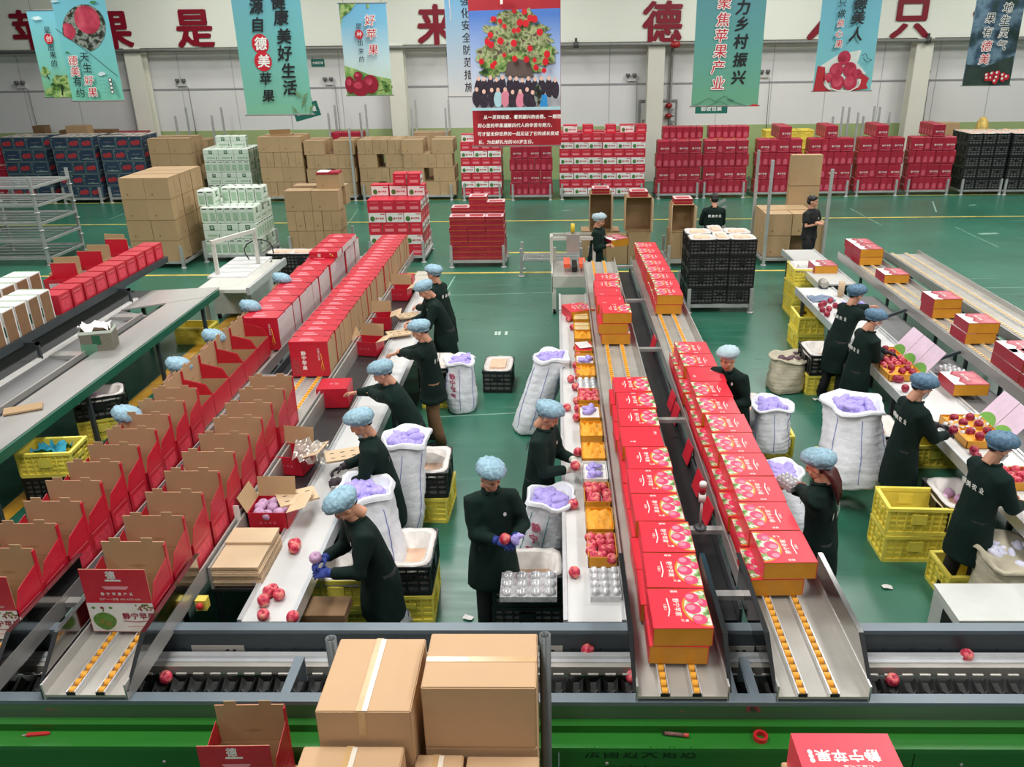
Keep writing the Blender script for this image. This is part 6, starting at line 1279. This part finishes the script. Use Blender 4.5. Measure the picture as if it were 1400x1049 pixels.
# head template (face towards -Y, origin at head centre) and hands (fingers along +X, palm -Z)
def head_mb():
    m = MB(); m.ball((0, .012, .02), (.074, .092, .098), 20, 14); m.ball((0, -.02, -.045), (.058, .066, .072), 16, 10); m.ball((0, -.04, -.085), (.036, .036, .03), 12, 8)
    m.ball((0, -.092, -.018), (.014, .018, .016), 10, 8); m.tube([(0, -.080, .025), (0, -.095, -.012)], [.008, .012], 8)
    for s_ in (-1, 1): m.ball((s_*.076, .008, -.012), (.010, .020, .032), 10, 8); m.ball((s_*.032, -.072, .03), (.022, .012, .008), 10, 6); m.ball((s_*.040, -.055, -.028), (.022, .02, .02), 10, 8)
    m.ball((0, -.083, -.055), (.024, .010, .010), 10, 6); m.tube([(0, .02, -.06), (0, .03, -.17)], .05, 14)
    return m
def hand_mb(sg, curl):
    m = MB(); m.ball((.042, 0, 0), (.050, .040, .016), 14, 8); m.tube([(-.05, 0, 0), (.02, 0, 0)], [.026, .030], 12, squash=.62); m.ball((.07, 0, -.002), (.022, .038, .014), 12, 8)
    for i, (y, L) in enumerate(((.030, .070), (.010, .080), (-.011, .074), (-.030, .058))):
        p = Vector((.080-.006*abs(i-1), y*sg, .0)); a = 0; pts = [Vector((.05, y*sg*.9, 0)), p]; segs = (L*.45, L*.32, L*.25)
        for j, s_ in enumerate(segs): a += curl*(.6, 1, .8)[j]; p = p+Vector((math.cos(a)*s_, y*sg*.04, -math.sin(a)*s_)); pts.append(p)
        m.tube(pts, [.0105, .0105, .0095, .0085, .0072], 8)
        m.ball(pts[-1], .0072, 8, 6)
    pts = [Vector((.012, .026*sg, -.004)), Vector((.032, .046*sg, -.012)), Vector((.056, .054*sg, -.026)), Vector((.076, .050*sg, -.040))]; m.tube(pts, [.014, .0125, .0105, .0085], 8); m.ball(pts[-1], .0085, 8, 6)
    return m
T_HEAD, T_HR, T_HL, T_HRO, T_HLO = harvest([remesh_obj(head_mb(), .0068, 3), remesh_obj(hand_mb(1, .62), .0044, 1), remesh_obj(hand_mb(-1, .62), .0044, 1), remesh_obj(hand_mb(1, .35), .0044, 1), remesh_obj(hand_mb(-1, .35), .0044, 1)])
HANDMESH = {}
def cap_mesh(kind):
    if ('cap', kind) in CM: return CM[('cap', kind)]
    m = MB(); n = 26; rings = []; rnd = random.Random(len(kind))
    prof = [(.086, -.012), (.094, .0), (.088, .008), (.110, .018), (.128, .042), (.127, .07), (.110, .098), (.078, .118), (.036, .128), (.004, .130)]
    for i, (r, z) in enumerate(prof):
        ring_ = []
        for k in range(n):
            a = 2*math.pi*k/n; w = 1+(.065 if i > 2 else .045)*math.sin(k*2.9+i*.5)*(.5 if i > 6 else 1)+rnd.uniform(-.02, .02)
            ring_.append((r*w*math.cos(a)*.93, r*w*math.sin(a)*1.12+.02, z-.028*math.sin(a)*-1*(1 if i < 5 else .6)*-1+rnd.uniform(-.003, .003)))
        rings.append(ring_)
    m.loft(rings, 0, True, False, True); CM[('cap', kind)] = m.mesh('bouffant_cap', {'blue': M_CAP, 'pale': M_CAPW, 'deep': M_CAPD}[kind]); return CM[('cap', kind)]
def hair_mesh(kind):
    if ('hair', kind) in CM: return CM[('hair', kind)]
    m = MB()
    if kind == 'short': m.ball((0, .022, .045), (.083, .096, .084), 18, 12); m.ball((0, .05, .0), (.078, .068, .07), 14, 10); m.ball((0, -.045, .085), (.06, .04, .03), 12, 8)
    elif kind == 'long':
        m.ball((0, .04, .0), (.082, .075, .07), 14, 10); rnd = random.Random(1)
        for k in range(14):
            x = -.07+.14*k/13; m.tube([(x*.8, .06, -.01), (x*1.1, .10, -.10), (x*1.05+rnd.uniform(-.02, .02), .10, -.20), (x+rnd.uniform(-.03, .03), .08, -.29-rnd.uniform(0, .04))], [.024, .022, .018, .008], 7)
    else: m.ball((0, .032, .022), (.082, .088, .07), 16, 10); m.ball((0, .08, -.03), (.045, .035, .03), 12, 8)
    CM[('hair', kind)] = m.mesh('hair', {'long': M_HAIRR}.get(kind, M_HAIR)); return CM[('hair', kind)]
def ik(S, T, a, b, pole):
    d = T-S; L = min(d.length, (a+b)*.995); d.normalize(); T = S+d*L; x = (a*a-b*b+L*L)/(2*L); h = math.sqrt(max(a*a-x*x, 0)); p = (pole-d*pole.dot(d)).normalized(); return S+d*x+p*h, T
def person(label, cap_px, rz, lean, head_pitch, hands=None, head_yaw=0, cap='blue', hair='bun', glove=None, mask=None, trousers=M_TROU, shoe=M_SHOEK, coat=M_COAT, hem=.42, sc=1.0, crossed=False, tee=False, back=None, foot=None, curl='c', stride=.07, side_lean=0.0, logo=True):
    th, ph = R_(lean), R_(head_pitch); rzr = R_(rz); sl = R_(side_lean)
    spine = Vector((math.sin(sl), -math.sin(th), math.cos(th))).normalized(); hip = Vector((0, 0, .86)); S = hip+spine*.46
    hd = Vector((math.sin(sl), -math.sin(th*.6+ph*.5), math.cos(th*.6+ph*.5))).normalized(); head = S+spine*.05+hd*.155
    hz = head.z*sc+.02
    w = PZ(cap_px[0], cap_px[1], hz+.05); Rz = Matrix.Rotation(rzr, 3, 'Z'); off = Rz @ (head*sc)
    base = Vector((w.x-off.x, w.y-off.y, 0))
    e = empty('person', base, rzr, label, 'person'); e.scale = (sc, sc, sc)
    def loc(p): q = Rz.inverted() @ (Vector(p)-base); return q/sc
    Sh = {s_: S+Vector((s_*.165, .0, -.03)) for s_ in (-1, 1)}
    tgt = {}
    for s_ in (-1, 1):
        if hands and hands.get(s_):
            tgt[s_] = loc(PZ(*hands[s_])) if not isinstance(hands[s_], Vector) else hands[s_]
        else: tgt[s_] = Vector((s_*.11, S.y-.32, .98))
    el = {}; wr = {}
    for s_ in (-1, 1):
        if crossed:
            el[s_] = Vector((s_*.24, -.06, 1.07)); wr[s_] = Vector((-s_*.03, -.19-.02*s_, 1.12+.025*s_))
        else:
            E, T = ik(Sh[s_], tgt[s_], .275, .245, Vector((s_*.55, .35, -.8))); el[s_] = E; wr[s_] = T
    feet = {s_: Vector((s_*.095, s_*stride, 0)) for s_ in (-1, 1)}; knee = {s_: Vector((s_*.095, s_*stride*.5-.03, .46)) for s_ in (-1, 1)}
    # --- body: slim figure under the clothes, one surface
    b = MB(); b.tube([hip-Vector((0, 0, .06)), hip+spine*.12, hip+spine*.30, S-spine*.03, S+spine*.06], [.12, .115, .125, .10, .05], 14, squash=.75)
    b.tube([S, S+spine*.06, head-hd*.06], [.062, .05, .05], 12)
    for s_ in (-1, 1):
        b.tube([S+Vector((s_*.06, 0, -.02)), Sh[s_], el[s_], wr[s_]], [.055, .050, .036, .026], 10); b.tube([hip+Vector((s_*.07, 0, 0)), knee[s_], feet[s_]+Vector((0, .02, .06))], [.085, .055, .036], 10); b.tube([feet[s_]+Vector((0, .03, .045)), feet[s_]+Vector((0, -.10, .03))], [.035, .028], 8)
    tmp_body = remesh_obj(b, .017, 3)
    # --- coat
    c = MB()
    def ell(cn, rx, ry, up, n=20):
        x = Vector((1, 0, 0)); y = up.cross(x).normalized(); return [cn+x*(rx*math.cos(2*math.pi*k/n))+y*(ry*math.sin(2*math.pi*k/n)) for k in range(n)]
    up2 = Vector((0, 0, 1)); bot = hem if not tee else .80
    rings = [ell(S+spine*.075, .062, .062, spine), ell(S+spine*.045, .082, .075, spine), ell(S+spine*.0, .165, .10, spine), ell(S-spine*.10, .185, .125, spine), ell(hip+spine*.20, .178, .128, spine), ell(hip+spine*.08, .178, .13, (spine+up2).normalized()), ell(hip-Vector((0, 0, .06)), .198, .150, up2)]
    if not tee: rings += [ell(Vector((0, -.005, .64)), .215, .165, up2), ell(Vector((0, -.005, bot+.06)), .228, .178, up2), ell(Vector((0, 0, bot)), .232, .18, up2)]
    else: rings += [ell(Vector((0, 0, .78)), .19, .145, up2)]
    c.loft(rings[::-1], 0, True)
    for s_ in (-1, 1):
        f = (wr[s_]-el[s_]).normalized()
        if tee: c.tube([S+Vector((s_*.08, 0, -.02)), Sh[s_], Sh[s_]+(el[s_]-Sh[s_])*.72], [.085, .078, .070], 12)
        else: c.tube([S+Vector((s_*.07, 0, -.03)), Sh[s_], Sh[s_]*.5+el[s_]*.5, el[s_], wr[s_]-f*.03], [.092, .086, .074, .068, .050], 12); c.ball(el[s_], .066, 10, 8)
    tmp_coat = remesh_obj(c, .0165, 5)
    # --- trousers and shoes
    t = MB()
    for s_ in (-1, 1): t.loft([[Vector((p.x+r*math.cos(2*math.pi*k/12), p.y+r*1.05*math.sin(2*math.pi*k/12), p.z)) for k in range(12)] for p, r in ((feet[s_]+Vector((0, .02, .05)), .066), (feet[s_]*.6+knee[s_]*.4+Vector((0, .01, .03)), .070), (knee[s_], .074), (hip*.5+knee[s_]*.5+Vector((s_*.03, 0, 0)), .094), (hip+Vector((s_*.075, 0, .03)), .11))], 0, True)
    t.build('trousers', trousers, e)
    for s_ in (-1, 1):
        sh = MB(); f0 = feet[s_]; sh.loft([[f0+Vector((wd*math.cos(2*math.pi*k/12), y, h*.5+h*.5*math.sin(2*math.pi*k/12))) for k in range(12)] for y, wd, h in ((.075, .024, .05), (.05, .038, .075), (.0, .04, .085), (-.07, .046, .06), (-.12, .044, .048), (-.155, .024, .035))], 0, True); sh.build('shoe', shoe, e)
    # --- hands
    parts = []
    for s_ in (-1, 1):
        f = (wr[s_]-el[s_]).normalized(); inward = Vector((-s_, 0, 0)); p = inward*.55+Vector((0, 0, -.75)); p = (p-f*p.dot(f)).normalized(); Z = -p; X = f; Y = Z.cross(X); M = Matrix(((X.x, Y.x, Z.x, wr[s_].x), (X.y, Y.y, Z.y, wr[s_].y), (X.z, Y.z, Z.z, wr[s_].z), (0, 0, 0, 1)))
        tpl = {('c', 1): T_HL, ('c', -1): T_HR, ('o', 1): T_HLO, ('o', -1): T_HRO}[(curl, s_)]
        if glove:
            key = (glove.name, curl, s_)
            if key not in HANDMESH: HANDMESH[key] = MB().add([Vector(v)*1.06 for v in tpl[0]], tpl[1], 0, True).mesh('glove', glove)
            o = ob('glove', HANDMESH[key], e); o.matrix_local = M; cu = MB(); cu.tube([wr[s_]-f*.05, wr[s_]+f*.01], [.038, .034], 12); cu.build('cuff', glove, o).matrix_local = M.inverted()
        else: parts.append((tpl, M))
    Hm = Matrix.Translation(head) @ Matrix.Rotation(R_(head_yaw), 4, 'Z') @ Matrix.Rotation(sl, 4, 'Y') @ Matrix.Rotation(th*.6+ph, 4, 'X')
    parts.append((T_HEAD, Hm))
    PEND.append((e, tmp_body, tmp_coat, parts, Hm, coat, back, tee, spine, S, logo))
    # --- cap, hair, mask
    hr = ob('hair', hair_mesh(hair), e); hr.matrix_local = Hm
    if cap: cp = ob('bouffant_cap', cap_mesh(cap), e); cp.matrix_local = Hm @ Matrix.Translation((0, .006, .018)) @ Matrix.Rotation(R_(-8), 4, 'X')
    if mask:
        mk = MB(); rows_ = []
        for i in range(6):
            v = i/5; z = (-.012-.075*v) if mask == 'face' else (-.062-.045*v); rows_.append([(math.sin(a)*(.066-.012*v)*1.06, .0-math.cos(a)*(.098-.01*abs(v-.4)) if mask == 'face' else -.02-math.cos(a)*(.068), z) for a in [-1.35+2.7*k/10 for k in range(11)]])
        vs = [p for r in rows_ for p in r]; mk.add(vs, [(i*11+k, i*11+k+1, (i+1)*11+k+1, (i+1)*11+k) for i in range(5) for k in range(10)], 0, True)
        for s_ in (-1, 1): mk.tube([(s_*.066, -.02, rows_[1][0][2]), (s_*.078, .012, -.01)], .002, 4)
        o = mk.build('face_mask', M_MASK, e); o.matrix_local = Hm
    return e, loc, wr, Rz, base
def finish_people():
    data = harvest([x for pd in PEND for x in (pd[1], pd[2])])
    for i, (e, _, _, parts, Hm, coat, back, tee, spine, S, logo) in enumerate(PEND):
        bv, bf = data[2*i]; cv, cf = data[2*i+1]
        m = MB(); m.add(bv, bf, 0, True)
        for (vs, fs), M in parts: m.add(vs, fs, 0, True, M)
        for s_ in (-1, 1):
            m.ball((s_*.031, -.080, .014), (.009, .004, .0035), 8, 6, 1, Hm); m.ball((s_*.033, -.080, .034), (.016, .004, .0024), 8, 6, 1, Hm)
        m.ball((0, -.0885, -.058), (.020, .006, .005), 8, 6, 2, Hm)
        m.build('body', [M_SKIN, M_EYE, M_LIP], e)
        # cloth folds
        V = []
        for (x, y, z) in cv:
            n1 = mnoise.noise((x*9+i*3.1, y*9, z*3.2)); n2 = mnoise.noise((x*22, y*22+i, z*9)); r = Vector((x, y, 0)); r = r.normalized() if r.length > .01 else r
            k = .011*n1+.005*n2; V.append((x+r.x*k, y+r.y*k, z+.003*n2))
        cm = MB(); cm.add(V, cf, 0, True); co = cm.build('coat' if not tee else 'shirt', coat, e)
        if not tee:
            cl = MB(); c0 = S+spine*.07
            cl.tube([c0+Vector((.068*math.cos(a), .072*math.sin(a), -.004-.012*math.sin(a)*-1)) for a in [-1.2+5.5*k/14 for k in range(15)]], .014, 6); cl.build('collar', coat, co)
        if back:
            for q, ch in enumerate('德美农业'):
                x0 = .105-.07*q; zz = back[0]; best = max((v for v in V if abs(v[0]-x0) < .035 and abs(v[2]-zz) < .03), key=lambda v: v[1], default=None)
                if best: lt = MB(); text(lt, ch, -.03, -.022, .058, F_BACK(x0, best[1]+.009, zz), 0, wgt='~'); lt.build('lettering', M_INKW, co)
        if logo:
            zz = 1.20; best = min((v for v in V if abs(v[0]-.09) < .03 and abs(v[2]-zz) < .03), key=lambda v: v[1], default=None)
            if best: lt = MB(); lt.disc((.09, best[1]-.006, zz), .014, .02, 0, 10, 'xz'); lt.build('chest_badge', M_INKW, co)
person('worker in green coat at the far end of left table, back turned', (592, 369), -112, 14, 10, back=(1.2,), stride=.05)
person('worker in green coat stooping beside the far left worker', (580, 391), -72, 24, 25)
person('tall worker in green coat and brown trousers at the left table', (573, 446), -98, 9, 25, trousers=M_TROUB, back=(1.17,), hands={-1: (527, 488, 1.05), 1: (520, 478, 1.05)}, hem=.62)
person('worker reaching over a closed red carton at the left table', (521, 503), -84, 26, 18, hands={1: (484, 530, 1.06), -1: (470, 540, 1.04)}, curl='o')
person('worker with lowered face mask at the left table', (491, 571), -78, 15, 22, mask='chin', hands={-1: Vector((-.14, -.40, 1.0)), 1: Vector((.12, -.42, .98))}, glove=M_GLK, back=(1.16,))
w6 = person('nearest left worker with blue gloves wrapping an apple', (469, 683), -64, 17, 38, glove=M_GLB, hands={-1: Vector((-.05, -.42, 1.04)), 1: Vector((.10, -.42, 1.0))})
w7 = person('woman in long green coat standing in the aisle holding an apple', (671, 642), 14, 3, 26, head_yaw=16, glove=M_GLB, hands={-1: Vector((.0, -.30, 1.06)), 1: Vector((.14, -.28, 1.05))}, hem=.46, stride=.06)
w8 = person('worker with white gloves at the centre white table', (751, 560), 72, 7, 30, glove=M_GLW, hands={1: Vector((.06, -.34, 1.05)), -1: Vector((-.08, -.33, 1.02))}, back=(1.2,))
person('far worker in pale cap carrying a gift box', (820, 297), 70, 5, 15, cap='pale', hands={1: (834, 335, 1.05), -1: (830, 336, 1.05)}, back=(1.2,))
person('bareheaded man in green jacket seen from behind at the back', (977, 268), 180, 4, 12, cap=None, hair='short', back=(1.22,), hem=.62, sc=1.06)
person('man in black shirt with crossed arms beside tall cardboard', (1112, 271), 40, 0, 4, cap=None, hair='short', coat=M_BLACKC, crossed=True, tee=True, head_yaw=22, sc=1.05, logo=True)
person('worker facing the camera behind the right gift lane', (995, 483), -40, 24, 6, cap='pale', hands={1: Vector((.12, -.42, 1.0)), -1: Vector((-.10, -.42, 1.0))})
person('worker with long red brown hair and orange gloves', (1119, 627), -118, 7, 22, hair='long', glove=M_GLO, hands={-1: (1078, 668, 1.08), 1: (1088, 660, 1.1)}, back=(1.14,))
person('farthest right hand worker in blue cap with mask', (1172, 397), 112, 20, 12, cap='deep', mask='face', back=(1.2,), hands={1: (1226, 418, 1.15), -1: (1222, 430, 1.1)})
person('second right hand worker in blue cap packing trays', (1197, 431), 100, 12, 26, cap='deep', mask='face', back=(1.15,), hands={1: (1212, 482, 1.0), -1: (1204, 486, 1.0)}, glove=M_GLK)
w16 = person('third right hand worker holding apples by the right table', (1263, 522), 98, 6, 30, cap='deep', mask='face', back=(1.2,), hands={1: Vector((.08, -.40, 1.04)), -1: Vector((-.10, -.40, 1.02))}, glove=M_GLK)
person('nearest right hand worker with white shoes at the edge', (1370, 603), 104, 8, 26, cap='deep', mask='face', back=(1.18,), shoe=M_SHOE, hem=.45)
for i, p in enumerate(((384, 381), (341, 419), (291, 460), (243, 499), (172, 567))):
    person('%s worker half hidden behind the open carton row' % ('farthest', 'fourth', 'third', 'second', 'nearest')[i], p, 85, 32, 18)
finish_people()
# things held in the hands
def held(w, s_, lab, me=None, up=.05, fw=.07):
    e_, loc_, wr_, Rz_, base_ = w; p = base_+Rz_ @ (wr_[s_]+Vector((-s_*.02, -fw, up)))
    apple((p.x, p.y, p.z-.035), lab, me, 'apples held in hands'); return p
held(w7, -1, 'red apple held by the woman in the aisle'); held(w8, -1, 'pink apple held by worker with white gloves'); held(w16, -1, 'dark apple held by the third right hand worker', APD); held(w6, -1, 'lilac netted apple held in blue gloves', APL)
e_, loc_, wr_, Rz_, base_ = w7; q = base_+Rz_ @ (wr_[1]+Vector((.0, -.08, .05))); m = MB(); blobs(m, 5, .02, .03, 0, .03, 3); o = m.build('foam_net', M_FOAM, None, q); o.rotation_euler = (.9, .7, 0); tag(o, 'open lilac foam net in the hand of the aisle woman', 'foam net')
q = PZ(838, 334, 1.0); P_GIFTB.put((q.x+.03, q.y, 1.0), .5, 'pale gift box carried by the far worker', 'gift box')
q = PZ(1078, 662, 1.12); tray('blister', (q.x, q.y, 1.10), .14, .20, .1, 'clear blister pack held by the worker with orange gloves', .5)
# ================================================================ foreground
M_KR2 = mat('kraft_near', (196, 160, 122), .7, var=.03, scale=2, rv=.03, bump=.05, bscale=120); M_TAPEW = mat('tape_glint', (226, 216, 200), .18, var=.05); M_TAPEB = mat('tape_brown', (196, 160, 112), .25)  # pale tape colour paints a glint along the brown tape
def big_carton(x0, x1, y0, y1, z0, z1, axis, label):
    e = empty('shipping_carton', ((x0+x1)/2, (y0+y1)/2, z0), label=label, cat='carton', group='shipping cartons in the foreground'); X, Y, H = (x1-x0)/2-.003, (y1-y0)/2-.003, z1-z0-.004
    bm = bmesh.new(); bmesh.ops.create_cube(bm, size=1); bmesh.ops.scale(bm, vec=(2*X, 2*Y, H), verts=bm.verts); bmesh.ops.translate(bm, vec=(0, 0, H/2), verts=bm.verts); bmesh.ops.bevel(bm, geom=bm.edges[:], offset=.006, segments=2, affect='EDGES')
    me = bpy.data.meshes.new('body'); bm.to_mesh(me); bm.free(); me.materials.append(M_KR2); ob('body', me, e)
    if axis == 'y':
        MB().box(-.002, .002, -Y+.004, Y-.004, H, H+.0012).build('flap_seam', M_KRAFTD, e); MB().box(-.035, .005, -Y+.002, Y-.002, H+.0012, H+.0022).build('tape', M_TAPEB, e); MB().box(-.004, .022, -Y+.002, Y-.01, H+.0022, H+.003).build('tape_glint_strip', M_TAPEW, e); MB().box(-.028, .012, -Y-.0018, -Y-.0006, H*.62, H-.004).build('tape_end', M_TAPEB, e)
    else:
        MB().box(-X+.004, X-.004, -.002, .002, H, H+.0012).build('flap_seam', M_KRAFTD, e); MB().box(-X+.002, X-.002, -.02, .02, H+.0012, H+.0022).build('tape', M_TAPEB, e); MB().box(-X+.002, -X*.25, -.012, .014, H+.0022, H+.003).build('tape_glint_strip', M_TAPEW, e)
    return e
cols = [('right rear', -.70, -.11, 3.24, 3.66, 1.79, 'x', .405), ('left rear', -1.22, -.735, 3.15, 3.70, 1.72, 'y', .40), ('left front', -1.29, -.775, 2.70, 3.13, 1.52, 'y', .42), ('middle front', -.74, -.49, 2.76, 3.21, 1.38, 'y', .40), ('centre front', -.48, -.10, 2.98, 3.22, 1.36, 'x', .40), ('right front', -.38, -.08, 2.55, 2.96, 1.45, 'y', .40)]
for nm, x0, x1, y0, y1, zt, ax, h in cols:
    z = zt; k = 0
    while z-h > .1:
        big_carton(x0, x1, y0, y1, z-h, z, ax, 'large brown shipping carton, %s column, %s from top' % (nm, ORD[k])); z -= h; k += 1
    if z > .18: big_carton(x0, x1, y0, y1, .16, z, ax, 'low brown shipping carton at the foot of %s column' % nm)
fp = empty('tube_pallet', (0, 0, 0), label='steel pallet with round tube posts under the foreground cartons', cat='pallet')
MB().box(-1.36, -.02, 2.52, 3.74, .10, .155).build('deck', M_STEEL, fp)
M_TUBE = mat('tube_grey', (104, 108, 108), .4, .5, var=.08)
for px, py, Y in ((745, 868, 3.62), (452, 873, 3.74)):
    c = PY(px, py, Y); t = MB(); t.lathe([(.032, 0), (.032, c.z), (.026, c.z), (.026, c.z-.1)], 18, (c.x, Y, 0), 0, True, False); t.build('post', M_TUBE, fp)
for x in (-1.3, -.08): MB().lathe([(.03, 0), (.03, .12)], 12, (x, 2.6, 0)).build('foot', M_TUBE, fp)
# open red carton in the foreground left on a brown carton
c = PZ(345, 1010, .95); big_carton(c.x-.30, c.x+.30, 3.30, 3.82, 0, .64, 'x', 'brown carton under the open red carton at the bottom left')
P_OC0.put((c.x, 3.62, .64), 0.02, 'open red carton with logo at the bottom edge in front of sorter', 'carton', scale=(.9, .95, .98))
# red carton at the bottom right on brown cartons
c = PZ(1147, 1003, 1.64); big_carton(c.x-.26, c.x+.26, c.y-.42, c.y+.02, 0, .72, 'x', 'lower brown carton under the red carton at bottom right'); big_carton(c.x-.26, c.x+.26, c.y-.42, c.y+.02, .72, 1.44, 'x', 'upper brown carton under the red carton at bottom right')
e = empty('red_lid_carton', (c.x, c.y-.2, 1.44), 0, 'red gift carton with upside down white lettering at bottom right', 'carton')
MB().box(-.235, .235, -.20, .20, 0, .20).build('body', mat('carton_rose_red', (222, 66, 82), .4, var=.04), e); t = MB(); text(t, '静宁苹果', 0, 0, .075, F_TOP(.15, .09, .2012, math.pi), 0, wgt='~'); t.disc((-.175, .06, .2012), .012, .014, 0, 12); t.disc((-.175, .085, .2012), .012, .014, 0, 12); t.disc((-.175, .035, .2012), .012, .014, 0, 12)
text(t, '红富士礼盒', 0, 0, .028, F_TOP(.10, .005, .2012, math.pi), 0); text(t, '德美', 0, 0, .05, F_TOP(.2, -.05, .2012, math.pi), 0, wgt='~'); text(t, '德美', 0, 0, .045, F_TOP(-.12, -.05, .2012, math.pi), 0, wgt='~'); t.build('lettering', M_INKW, e)
# small things on the casing ledge
p = PZ(60, 993, .745); e = empty('box_cutter', (p.x, 3.95, .736), .1, 'red box cutter lying on the green ledge at the left', 'tool'); m = MB(); m.loft([[(-.07, -.012, 0), (-.07, .012, 0), (-.07, .012, .014), (-.07, -.012, .014)], [(.05, -.012, 0), (.05, .012, 0), (.05, .012, .014), (.05, -.012, .014)], [(.07, -.004, 0), (.07, .008, 0), (.07, .008, .01), (.07, -.004, .01)]], 0, False); m.build('handle', mat('cutter_red', (186, 40, 46), .4), e); MB().box(-.10, -.07, -.004, .006, .004, .006).build('blade', M_INOX, e)
p = PZ(922, 994, .745); e = empty('marker_pen', (p.x, 3.96, .736), -.12, 'red capped marker pen on the green ledge by the gift chute', 'pen'); MB().tube([(-.07, 0, .013), (.05, 0, .013)], .012, 10).build('barrel', mat('pen_grey', (120, 84, 80), .5, var=.3, scale=60), e); MB().tube([(.05, 0, .013), (.08, 0, .013)], .0125, 10).build('cap', mat('pen_red', (196, 70, 66), .4), e); MB().tube([(-.085, 0, .013), (-.07, 0, .013)], [.004, .011], 10).build('tip', M_BLKP, e)
p = PZ(1036, 996, .745); m = MB(); n = 22
rg = [[(r*math.cos(2*math.pi*k/n), r*math.sin(2*math.pi*k/n), z) for k in range(n)] for r, z in ((.028, 0), (.045, 0), (.045, .03), (.028, .03), (.028, 0))]; m.loft(rg, 0, False, False, False); tag(m.build('tape_roll', mat('tape_red', (176, 26, 34), .35), None, (p.x, 3.94, .736)), 'red roll of tape on the green ledge right of the chute', 'tape')
# white control box behind the sorter at the right
p = PZ(1312, 850, .62); e = empty('control_box', (p.x, p.y, 0), 0, 'white low control box behind the sorter at the right edge', 'cabinet'); MB().box(0, .9, 0, .45, .08, .62).build('body', M_CAB, e); MB().box(-.004, 0, .08, .26, .38, .54).build('vent', M_DARK, e); MB().box(-.01, .91, -.01, .46, .62, .635).build('top', M_CAB, e)
for x in (.1, .8): MB().box(x-.03, x+.03, .2, .26, 0, .08).build('foot', M_DARK, e)
# motor and paper roll at the far end of the right table
p = PZ(1126, 390, .9); e = empty('drive_motor', (p.x, p.y, .86), 0, 'small grey drive motor at the far end of the right table', 'motor'); MB().lathe([(.03, -.1), (.07, -.09), (.07, .06), (.05, .08), (.02, .09)], 14, M=Matrix.Translation((0, 0, .07)) @ Matrix.Rotation(H_, 4, 'X')).build('housing', M_INOXD, e); MB().box(-.06, .06, -.06, .08, -.01, .01).build('base', M_DSTEEL, e)
p = PZ(1149, 405, .86); tag(MB().lathe([(.05, 0), (.05, .24), (.02, .24), (.02, .2)], 14).build('paper_roll', M_KRAFTL, None, (p.x, p.y, .86)), 'upright brown paper roll at the far end of the right table', 'roll')
# litter on the floor
for i, (px, py) in enumerate(((1213, 803), (592, 824), (1114, 546), (640, 845))):
    p = PZ(px, py, .01); m = sheet(.09, .06, 0, .012, i, 3); tag(m.build('paper_scrap', M_CWHITE if i != 1 else M_PINK, None, (p.x, p.y, .016), i*.9), 'small paper scrap on the green floor, %s' % ('by the front right crates', 'beside the yellow crate in the aisle', 'near the beige sack', 'beside the aisle woman')[i], 'scrap', 'paper scraps')
